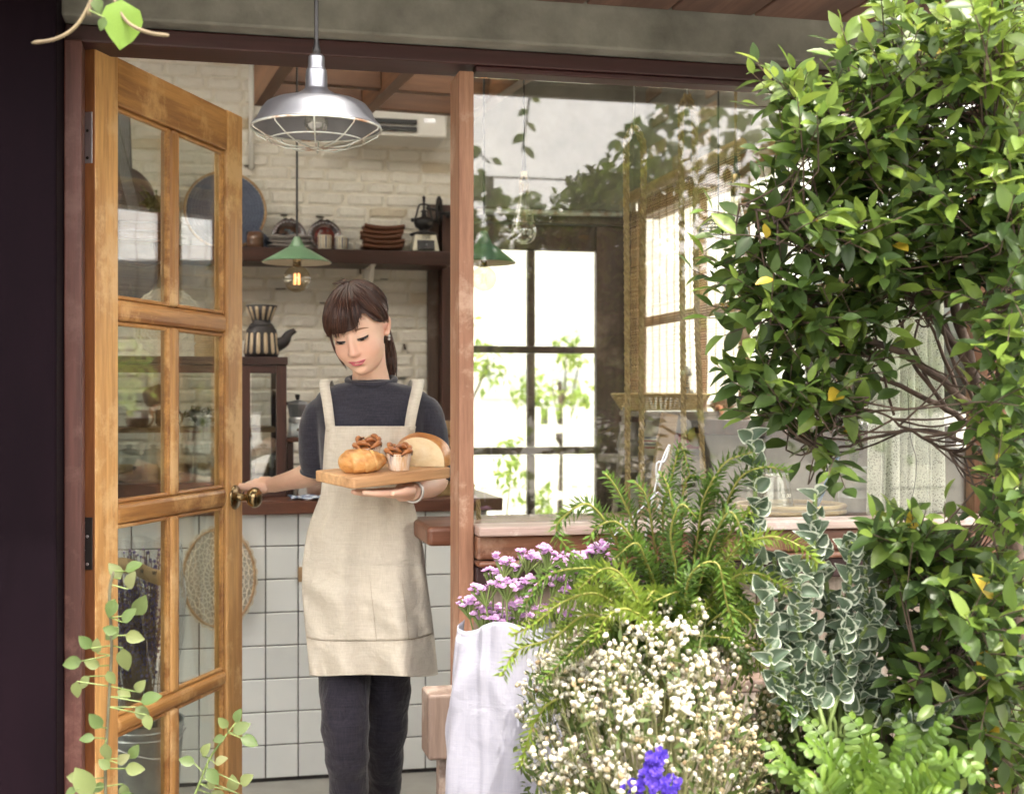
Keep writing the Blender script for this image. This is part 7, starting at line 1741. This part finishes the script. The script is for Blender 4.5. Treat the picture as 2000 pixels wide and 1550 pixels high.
vb = thing('violet_statice', 'deep violet blue statice sprigs at the bottom of the white flowers', 'flowers', Vector((Cd(1270, 1540, 2.1).x, Cd(1270, 1540, 2.1).y, GZ))); items = []; sm = MB()
for (px, py, n) in ((1280, 1475, 18), (1275, 1500, 16), (1265, 1520, 12), (1235, 1538, 10), (1290, 1540, 14), (1310, 1532, 10)):
    tip = Cd(px, py, 2.08); b0 = vb.location + Vector((U(-.03, .03), .02, .0)); sm.tube([b0, tip], .0018, 4)
    for k in range(n): p = tip + rnd_dir() * .012; d = FWD + UPV * .5 + rnd_dir(); items.append((orient(p, frame_axes(d)[0], d, U(.006, .009)), 0))
leafset(vb, 'floret', [fv], items, 290); sm.build('stems', M['stemg'], vb)['kind'] = 'stuff'
# ---- white spray flowers
M['whitefl'] = leafmat('white_spray_floret', [(.70, .69, .60), (.74, .73, .66), (.62, .58, .44), (.68, .66, .54), (.58, .53, .36), (.76, .75, .70)], .2, .8)
wbm = thing('white_flower_bush', 'large mass of small creamy white spray flowers at the bottom centre', 'flowers', Vector((Cd(1280, 1500, 2.2).x, Cd(1280, 1500, 2.2).y, GZ)))
def spray_mesh():
    mb = MB()
    for k in range(3): mb.ball((U(-.6, .6) * (k > 0), U(-.6, .6) * (k > 0), U(-.4, .4) * (k > 0)), U(.55, .85), 6, 4)
    return mb.mesh('floret', M['whitefl'], False)
spm = [spray_mesh() for _ in range(4)]; M['tanfl'] = leafmat('faded_spray_floret', [(.46, .38, .22), (.38, .28, .15), (.52, .45, .29), (.56, .50, .36)], .2, .8); spt = [m_.copy() for m_ in spm]
for m_ in spt: m_.materials[0] = M['tanfl']
items = []; tans = []; sm = MB(); base = wbm.location + Vector((0, 0, .1))
M['spraystem'] = mk('spray_stem', (.20, .21, .08), (.13, .13, .06), 30, rough=.8)
def inb(px, py):
    if py < 1165: return False
    a = ((px - 1270) / 255) ** 2 + ((py - 1430) / 250) ** 2
    top = 1165 + 60 * abs(math.sin(px / 47.)) + max(0, (1120 - px)) * 1.0 + max(0, px - 1400) * .9
    return a < 1 and py > top or (py > 1430 and 1050 < px < 1490)
hubs = []
while len(hubs) < 360:
    px, py = U(1030, 1540), U(1165, 1580)
    if not inb(px, py): continue
    e = math.sqrt(((px - 1270) / 260) ** 2 + ((py - 1500) / 340) ** 2); D = 2.14 + .25 * min(1, e) ** 2 + U(-.05, .1); hubs.append((Cd(px + random.gauss(0, 16), py + random.gauss(0, 16) - (22 if U(0, 1) < .2 else 0), D + U(-.03, .06)), .06 + .45 * (px > 1400) * (py > 1330) + .12 * (py > 1450)))
for h, hb_ in hubs:
    b0 = base + Vector((U(-.05, .05), U(-.05, .05), 0)); sm.tube(catmull([b0, b0.lerp(h, .6) + Vector((0, 0, .02)), h], 3), .0009, 3, cap=False)
    for k in range(random.randint(5, 10)):
        p = h + rnd_dir() * U(.008, .026) + UPV * .01; sm.tube([h - UPV * .012, p], .0005, 3, cap=False); (tans if U(0, 1) < hb_ else items).append((orient(p, rnd_dir(), rnd_dir(), U(.0032, .0058)), random.randrange(4)))
leafset(wbm, 'floret', spm, items, 200, 'florets'); leafset(wbm, 'faded_floret', spt, tans, 90, 'faded_florets'); sm.build('stems', M['spraystem'], wbm)['kind'] = 'stuff'
M['smallleaf'] = leafmat('small_dark_leaf', [(.06, .10, .02), (.09, .14, .03), (.05, .085, .02)], .3, .6); sl_ = [leaf_mesh('leaf', M['smallleaf'], 1, .3, .1, .1, 3)]
items = []
for h, hb_ in hubs:
    for k in range(5): p = h - UPV * U(.015, .07) + rnd_dir() * .02; items.append((orient(p, rnd_dir() + UPV, rnd_dir() + UPV, U(.015, .03)), 0))
leafset(wbm, 'leaf', sl_, items, 0, 'small_leaves')
# ---- variegated zigzag plant
M['zig'] = leafmat('variegated_leaf', [(.075, .12, .075), (.10, .15, .095), (.06, .10, .06), (.12, .175, .11)], .2, .5, rim=(.50, .55, .46))
zm = [leaf_mesh('leaf', M['zig'], 1, .78, .05, -.25 + .35 * i, 5, rim=True, cup=.42, wob=.05, seed=10 + i) for i in range(4)]
zb = Cd(1640, 1400, 2.36); zg = thing('variegated_plant', 'grey green plant with curled white edged leaves below the sill', 'plant', Vector((zb.x, zb.y, GZ))); items = []; sm = MB()
ZS = [[(1600, 1400), (1545, 1300), (1525, 1180), (1510, 1080)], [(1620, 1400), (1580, 1250), (1590, 1080), (1592, 960)], [(1640, 1400), (1650, 1230), (1660, 1130), (1655, 1055)], [(1650, 1420), (1700, 1300), (1720, 1200), (1740, 1160)], [(1600, 1420), (1520, 1340), (1500, 1240), (1495, 1150)],
      [(1640, 1420), (1690, 1240), (1690, 1120), (1690, 1060)], [(1500, 1200), (1470, 1080), (1475, 960), (1468, 860)], [(1610, 1400), (1620, 1270), (1615, 1150), (1600, 1060)], [(1630, 1410), (1560, 1230), (1560, 1150), (1545, 1100)], [(1660, 1420), (1740, 1330), (1770, 1260), (1790, 1230)], [(1640, 1420), (1700, 1350), (1740, 1370), (1760, 1380)], [(1620, 1410), (1660, 1290), (1700, 1210), (1730, 1200)], [(1600, 1410), (1560, 1340), (1540, 1260), (1560, 1200)], [(1650, 1420), (1830, 1400), (1860, 1370)], [(1610, 1420), (1590, 1320), (1640, 1260), (1650, 1190)]]
for c_ in ZS:
    D = U(2.27, 2.42); P_ = catmull([Cd(*p, D + U(-.04, .04)) for p in c_], 8); sm.tube([Vector((zb.x + U(-.03, .03), zb.y, GZ + .15))] + P_, .0042, 6)
    n = 0; last = None
    for i, p in enumerate(P_[3:]):
        if last is not None and (p - last).length < .0135: continue
        last = p; n += 1; d = (P_[min(i + 4, len(P_) - 1)] - P_[i + 2]).normalized(); sd = (RGT * (1 if n % 2 else -1) + FWD * U(-.1, .9) + rnd_dir() * .45)
        for w_ in range(2):
            sd2 = sd if w_ == 0 else (-sd + FWD * 1.2 + rnd_dir() * .6)
            items.append((orient(p, sd2.normalized() * .8 + d * .7, FWD * 1.1 + UPV * .55 + rnd_dir() * .75, U(.022, .037)), random.randrange(4)))
leafset(zg, 'leaf', zm, items, 290, 'leaves'); sm.build('stem', M['stemg'], zg, True); 
MB().lathe([(.0005, 0), (.08, 0), (.10, .19), (.108, .19), (.108, .21), (.095, .21), (.09, .19), (.0005, .18)], (zb.x, zb.y, GZ + .005), 24).build('pot', M['blackp'], zg, True, auto=35)
# ---- sword ferns
M['sword'] = leafmat('sword_fern_leaf', [(.085, .165, .022), (.11, .20, .026), (.06, .12, .018), (.14, .23, .03)], .3, .45)
def sword(root, pts, wmax, n=15):
    P_ = catmull([Cd(*p) for p in pts], 9); mb = MB(); acc = [0]
    for i in range(1, len(P_)): acc.append(acc[-1] + (P_[i] - P_[i - 1]).length)
    tot = acc[-1]; j = 0; mb.tube(P_, [.0022 - .0014 * i / (len(P_) - 1) for i in range(len(P_))], 5)
    vw = (CAMV - P_[len(P_) // 2]).normalized(); nrm = (UPV * .7 + vw * .6 + rnd_dir() * .35).normalized()
    for i in range(n):
        s = tot * (.08 + .9 * (i + .5) / n); 
        while acc[j + 1] < s: j += 1
        p = P_[j].lerp(P_[j + 1], (s - acc[j]) / max(1e-6, acc[j + 1] - acc[j])); d = (P_[j + 1] - P_[j]).normalized(); sd = d.cross(nrm).normalized(); f = s / tot
        w_ = wmax * (math.sin(pi * (.16 + .80 * f)) ** .7); step = tot / n * .5
        for q in (-1, 1):
            e = (sd * q + d * .28).normalized(); dr_ = nrm * -.18
            L_ = w_ * U(.92, 1.06); up_ = nrm * .0022
            def Q(f_, g_, h_=0): return p + e * L_ * f_ + d * step * g_ + dr_ * L_ * f_ * f_ + up_ * h_
            mb.add([Q(0, -.30), Q(.25, -.78), Q(.6, -.86), Q(.88, -.55), Q(1, .05), Q(.86, .62), Q(.6, .86), Q(.25, .80), Q(0, .34), Q(.05, 0, 1), Q(.5, 0, 1)],
                   [(0, 1, 9), (1, 2, 10, 9), (2, 3, 10), (3, 4, 10), (4, 5, 10), (5, 6, 10), (6, 7, 9, 10), (7, 8, 9)])
    return mb.build('frond', M['sword'], root, False)
sr = Cd(1680, 1560, 2.15); sf_ = thing('sword_fern', 'bright green sword fern in the lower right corner', 'fern', Vector((sr.x, sr.y, GZ)))
SFR = [[(1690, 1600, 2.15), (1690, 1520, 2.1), (1700, 1440, 2.08), (1705, 1425, 2.06)], [(1690, 1600, 2.15), (1640, 1500, 2.1), (1600, 1460, 2.06), (1560, 1465, 2.04)], [(1720, 1600, 2.15), (1790, 1500, 2.15), (1835, 1430, 2.14), (1848, 1390, 2.14)], [(1740, 1600, 2.12), (1830, 1510, 2.08), (1880, 1480, 2.06), (1915, 1530, 2.04)],
       [(1660, 1610, 2.12), (1570, 1540, 2.06), (1540, 1500, 2.03), (1490, 1500, 2.02)], [(1700, 1600, 2.2), (1690, 1490, 2.22), (1680, 1430, 2.24), (1650, 1390, 2.26)], [(1720, 1600, 2.2), (1760, 1480, 2.2), (1770, 1430, 2.22), (1750, 1400, 2.24)], [(1700, 1620, 2.05), (1720, 1560, 2.0), (1740, 1510, 1.98), (1760, 1500, 1.98)], [(1650, 1620, 2.05), (1630, 1560, 2.0), (1600, 1520, 1.98), (1570, 1540, 1.97)],
       [(1740, 1610, 2.1), (1800, 1560, 2.04), (1850, 1550, 2.02), (1890, 1570, 2.0)], [(1680, 1600, 2.2), (1620, 1470, 2.24), (1590, 1420, 2.26), (1560, 1400, 2.28)], [(1690, 1610, 2.1), (1670, 1540, 2.04), (1660, 1490, 2.02), (1640, 1480, 2.02)], [(1740, 1600, 2.25), (1800, 1450, 2.28), (1790, 1400, 2.3), (1760, 1370, 2.3)], [(1760, 1610, 2.1), (1820, 1540, 2.06), (1840, 1500, 2.04), (1820, 1470, 2.04)],
       [(1640, 1600, 2.2), (1530, 1490, 2.2), (1500, 1450, 2.22), (1480, 1460, 2.22)], [(1700, 1620, 2.02), (1690, 1570, 1.96), (1685, 1530, 1.94), (1690, 1510, 1.93)]]
for f in SFR: sword(sf_, [(f[0][0], f[0][1] + 120, f[0][2])] + f, U(.036, .050), 18)
MB().tube([Vector((sr.x, sr.y, GZ)), Cd(1690, 1725, 2.15)], [.03, .015], 8).build('crown_stem', M['bark'], sf_, True)
# dark undergrowth between the pots
ug = thing('undergrowth', 'low dark leafy undergrowth filling the bed between the pots', 'plant', (1.2, 2.3, GZ)); items = []; ud = [leaf_mesh('leaf', M['smallleaf'], 1, .45, .12, .15, 3, seed=3)]; sm = MB()
for k in range(420):
    px = U(1480, 2000); py = U(1380, 1600); D = U(2.35, 2.6); p = Cd(px, py, D); b0 = Vector((p.x, p.y, GZ)); sm.tube([b0, p], .0012, 3, cap=False)
    for q in range(3): items.append((orient(p + rnd_dir() * .02, rnd_dir() + UPV * .5, UPV + rnd_dir() * .6, U(.03, .055)), 0))
leafset(ug, 'leaf', ud, items, 0, 'leaves'); sm.build('stems', M['bark'], ug)['kind'] = 'stuff'
# ---- climbing vine at the left, sprigs, top tendril
M['vine'] = leafmat('vine_leaf', [(.16, .21, .07), (.20, .24, .09), (.11, .17, .05), (.08, .14, .035), (.23, .24, .11)], .4, .5)
vm = [leaf_mesh('leaf', M['vine'], 1, .66, .14, .16, 5, seed=20 + i, wob=.02) for i in range(2)]
VD = 2.25
def vine(name, label, stem, leaves, D, s0, s1, stemr=.003, cat='vine', to_ground=True, col='vinestem'):
    P_ = catmull([Cd(*p, D) for p in stem], 6); b0 = P_[0].copy(); b0.z = 0 if to_ground else P_[0].z
    t = thing(name, label, cat, b0); MB().tube(([b0] if to_ground else []) + P_, [stemr] * (len(P_) + (1 if to_ground else 0) - 1) + [stemr * .4], 6).build('stem', M[col], t, True); items = []; pm = MB()
    for q in leaves:
        px, py, ang = q[:3]; s = U(s0, s1) * (q[3] if len(q) > 3 else 1); p = Cd(px, py, D + U(-.03, .03)); d = RGT * math.sin(R(ang)) + UPV * math.cos(R(ang)) + FWD * U(.0, .35)
        near = min(P_, key=lambda w_: (w_ - p).length); pm.tube([near, p], .0011, 4, cap=False); items.append((orient(p, d, FWD + UPV * .5 + rnd_dir() * .35, s), random.randrange(2)))
    leafset(t, 'leaf', vm, items, 290); pm.build('leaf_stalks', M['stemg'], t)['kind'] = 'stuff'; return t
LV = [(235, 1130, -30), (245, 1115, 60, 1.2), (250, 1150, 20), (225, 1170, -160), (228, 1235, -70), (240, 1215, 40), (245, 1240, 100), (232, 1225, -130), (240, 1265, 170, 1.2), (265, 1200, 30, 1.3), (195, 1300, -70), (190, 1275, 0), (178, 1265, -40), (175, 1320, -140), (160, 1290, -100), (210, 1310, 150), (150, 1330, 180), (265, 1350, 40), (255, 1360, -60, .9), (275, 1370, 70, 1.2), (265, 1380, 130), (285, 1395, 160), (200, 1420, -40), (185, 1440, -90), (205, 1450, 170), (230, 1490, 50), (215, 1500, -50), (245, 1500, 90, 1.1), (240, 1530, 160), (205, 1530, -120), (255, 1480, 30), (170, 1520, -80), (180, 1550, -30, 1.6), (150, 1540, -120), (230, 1560, 80)]
vine('climbing_vine', 'pale round leaved vine climbing up in front of the open door at left', [(208, 1600), (206, 1500), (212, 1380), (218, 1260), (214, 1160), (222, 1115)], LV, VD, .024, .034)
M['bigleaf'] = leafmat('broad_leaf', [(.15, .28, .04), (.19, .33, .05)], .4, .4)
LV2 = [(445, 1420, -40, .9), (460, 1410, 20, .8), (455, 1430, 60), (470, 1440, 110, 1.1), (440, 1440, -100, .8), (380, 1490, -70), (395, 1475, 30), (405, 1500, 140), (420, 1490, 60, .9), (455, 1545, 0), (470, 1530, 50, 1.1), (440, 1560, -60), (490, 1560, 90), (410, 1540, 20, .8)]
vine('leafy_sprig', 'loose young sprig with small round leaves at the foot of the door', [(350, 1620), (385, 1540), (410, 1480), (445, 1430)], LV2, 2.35, .026, .036, .0022, 'plant', True, 'stemg')
t = vine('hanging_tendril', 'bare curling tendrils and one bright leaf hanging in the top left corner', [(190, -60), (178, 0), (150, 50), (110, 76), (62, 84)], [(185, -5, 160, .5), (205, 35, -160, .4)], 2.05, .05, .06, 0.003, 'vine', False, 'tendril') if M.setdefault('tendril', mk('tendril', (.20, .16, .09), (.13, .10, .06), 20, rough=.7)) else None
MB().tube(catmull([Cd(205, -50, 2.05), Cd(225, 5, 2.05), Cd(250, 45, 2.05), Cd(290, 64, 2.05), Cd(330, 70, 2.05)], 6), [.003] * 24 + [.002], 6).build('tendril', M['tendril'], t, True)
MB().tube(catmull([Cd(180, -40, 2.05), Cd(176, 10, 2.05), Cd(174, 30, 2.05)], 4), .0035, 6).build('tendril', M['tendril'], t, True)
bl_ = [leaf_mesh('leaf', M['bigleaf'], 1, .8, .1, .2, 5, wob=.05, seed=44)]
leafset(t, 'leaf', bl_, [(orient(Cd(238, 0, 2.05), RGT * .05 - UPV + FWD * .1, FWD + RGT * .7, .075), 0)])
MB().tube([Cd(190, -60, 2.05), Cd(200, -200, 2.1), Vector((Cd(200, -200, 2.1).x, 2.435, zbt - .02))], .004, 6).build('tendril', M['tendril'], t, True)
# ---- herbs in the bucket, small shelf plant, cabinet trailing plant
def tuft(name, label, base, n, hgt, spread, mat, ls, cat='plant', droop=0, wd=.4):
    t = thing(name, label, cat, base); sm = MB(); items = []; me = [leaf_mesh('leaf', M[mat], 1, wd, .1, .15, 3, seed=5)]
    for k in range(n):
        a = U(0, 6.28); r = spread * U(.2, 1); tip = Vector(base) + Vector((r * math.cos(a), r * math.sin(a) * .7, hgt * U(.5, 1) - droop * r)); mid = Vector(base).lerp(tip, .5) + Vector((0, 0, hgt * .15))
        P_ = catmull([Vector(base), mid, tip], 4); sm.tube(P_, .0012, 4, cap=False)
        for p in P_[2:]:
            for q in range(2): items.append((orient(p, rnd_dir() + UPV * .4, UPV + rnd_dir() * .5, ls * U(.7, 1.2)), 0))
    leafset(t, 'leaf', me, items, 290, 'leaves'); sm.build('stems', M['stemg'], t)['kind'] = 'stuff'; return t
M['herb'] = leafmat('herb_leaf', [(.10, .17, .04), (.14, .22, .05), (.08, .13, .035)], .4, .6)
tuft('potted_herbs', 'feathery green herbs growing out of the small window bucket', (pB.x, pB.y, zb0_ + hB * .85), 46, .22, .06, 'herb', .018)
pp = Py(303, 425, 5.4); tuft('shelf_plant', 'small dark bushy plant beside the guitar on the shelf', (pp.x, 5.42, b.z if False else zsh + .06), 30, .15, .07, 'smallleaf', .024)
tuft('trailing_plant', 'small trailing plant on the glass cabinet shelf', (Py(395, 820, 5.0).x, 5.05, zsf + .007), 18, .10, .13, 'smallleaf', .026, droop=.5)
pi_ = Py(1400, 1000, FY + .5); tuft('ivy_plant', 'low ivy plant in the room behind the foxtail fern', (pi_.x, FY + .75, .72), 40, .26, .22, 'smallleaf', .05, droop=.4, wd=.7)
MB().lathe([(.0005, 0), (.1, 0), (.13, .7), (.12, .7), (.0005, .66)], (pi_.x, FY + .75, .02), 20).build('pot', M['terracotta'], bpy.data.objects['ivy_plant'], True, auto=35)
# ---- greenery outside
M['outleaf'] = leafmat('garden_leaf', [(.20, .31, .06), (.26, .37, .07), (.16, .26, .05), (.32, .40, .09)], .4, .5)
M['hedge'] = leafmat('hedge_leaf', [(.10, .17, .04), (.14, .22, .05), (.08, .13, .03), (.20, .26, .06)], .35, .5)
def tree(name, label, base, h, rc, n, ls, mat='outleaf', group=None, cat='tree', trunk=.05, zc=.72, lim=0, oval=.8):
    t = thing(name, label, cat, base, group); b0 = Vector(base); sm = MB(); items = []; me = [leaf_mesh('leaf', M[mat], 1, .5, .1, .15, 2, seed=9)]
    sm.tube([b0, b0 + Vector((.02, .01, h * .35)), b0 + Vector((-.02, .02, h * zc))], [trunk, trunk * .8, trunk * .4], 8)
    cl = []
    for k in range(max(9, n // 60)):
        d = rnd_dir(); cc_ = b0 + Vector((d.x * rc * .75, d.y * rc * .75, h * zc + d.z * rc * oval * .8)); cl.append(cc_); sm.tube([b0 + Vector((0, 0, h * .4)), cc_], [trunk * .35, trunk * .1], 5)
    for k in range(n):
        p = random.choice(cl) + rnd_dir() * rc * .42 * U(.2, 1); items.append((orient(p, rnd_dir() + Vector((0, 0, -.2)), UPV + rnd_dir() * .7, ls * U(.7, 1.3)), 0))
    sm.build('trunk', M['bark'], t, True); leafset(t, 'crown_leaf', me, items, 0, 'crown'); return t
s1 = Py(985, 900, 7.6); tree('garden_shrub', 'light green shrub just outside the lower left pane of the back door', (s1.x, 7.6, 0), 1.2, .30, 380, .06, group='shrubs outside the back door', cat='shrub', trunk=.012, zc=.5, oval=1.7)
s1 = Py(1085, 1000, 7.0); tree('garden_shrub', 'small thin shrub outside the lowest middle pane of the back door', (s1.x - .12, 7.0, 0), .95, .17, 160, .05, group='shrubs outside the back door', cat='shrub', trunk=.012, zc=.6, oval=1.6)
s1 = Py(945, 680, 10.5); tree('street_tree', 'pale green tree left of the white house across the road', (s1.x - .15, 11.2, 0), 2.3, .5, 380, .11, group='trees by the white house', trunk=.07)
s1 = Py(1130, 760, 11); tree('street_tree', 'low pale green tree in front of the white house ground floor', (s1.x + .45, 13.2, 0), 2.1, .5, 420, .10, group='trees by the white house', trunk=.06)
for i, (x, y, h) in enumerate(((6.2, 3.6, 2.2), (7.4, 5.4, 2.4), (7.2, 7.4, 1.9))):
    tree('side_tree', ['yellow green tree outside the side window, nearest the shopfront', 'yellow green tree outside the side window, middle of three', 'yellow green tree outside the side window, farthest from the shopfront'][i], (x, y, 0), h, 1.05, 1000, .13, group='trees outside the side window', trunk=.07)
# creeper covered trellis opposite the shop: what the window glass mirrors
hd = thing('creeper_trellis', 'leafy creeper on a tall wire trellis opposite the shop, mirrored in the window', 'trellis', (1.6, -3.6, 0)); items = []; sm = MB()
for x in np.arange(-3.4, 6.0, 1.1): sm.tube([(x, -3.6, 0), (x, -3.6, 3.0)], .03, 6)
for z in (.6, 1.2, 1.8, 2.4, 3.0): sm.tube([(-3.5, -3.6, z), (6.0, -3.6, z)], .008, 5)
hm = [leaf_mesh('leaf', M['hedge'], 1, .55, .1, .12, 3, seed=31)]
def htop(x): return 3.05 + .16 * math.sin(x * 1.7 + 1) + .12 * math.sin(x * 4.1) + (.75 * math.exp(-((x - .75) / .28) ** 2)) + .55 * math.exp(-((x - 3.9) / .9) ** 2)
for k in range(4200):
    x = U(-3.5, 6.0); z = htop(x) * (1 - abs(random.gauss(0, .30)))
    if z < .05: continue
    items.append((orient((x, -3.6 + U(-.22, .22), z), rnd_dir() + Vector((U(-.5, .5), 0, -.5)), Vector((0, .8, .6)) + rnd_dir() * .7, U(.10, .17)), 0))
for (x0, z0, x1, z1) in ((2.1, 3.1, 1.5, 3.45), (2.35, 3.2, 2.45, 3.95), (.7, 3.2, .3, 3.8), (3.3, 3.2, 3.6, 3.6)):
    sm.tube([(x0, -3.6, z0), ((x0 + x1) / 2, -3.55, (z0 + z1) / 2 + .06), (x1, -3.5, z1)], .008, 5)
    for q in range(9):
        t = q / 8; items.append((orient((x0 + (x1 - x0) * t, -3.55, z0 + (z1 - z0) * t + .03), Vector(((-1) ** q * .8, 0, -.4)) + rnd_dir() * .3, Vector((0, 1, .4)) + rnd_dir() * .4, U(.09, .14)), 0))
leafset(hd, 'leaf', hm, items, 0, 'creeper_leaves'); sm.build('trellis_frame', M['black'], hd)
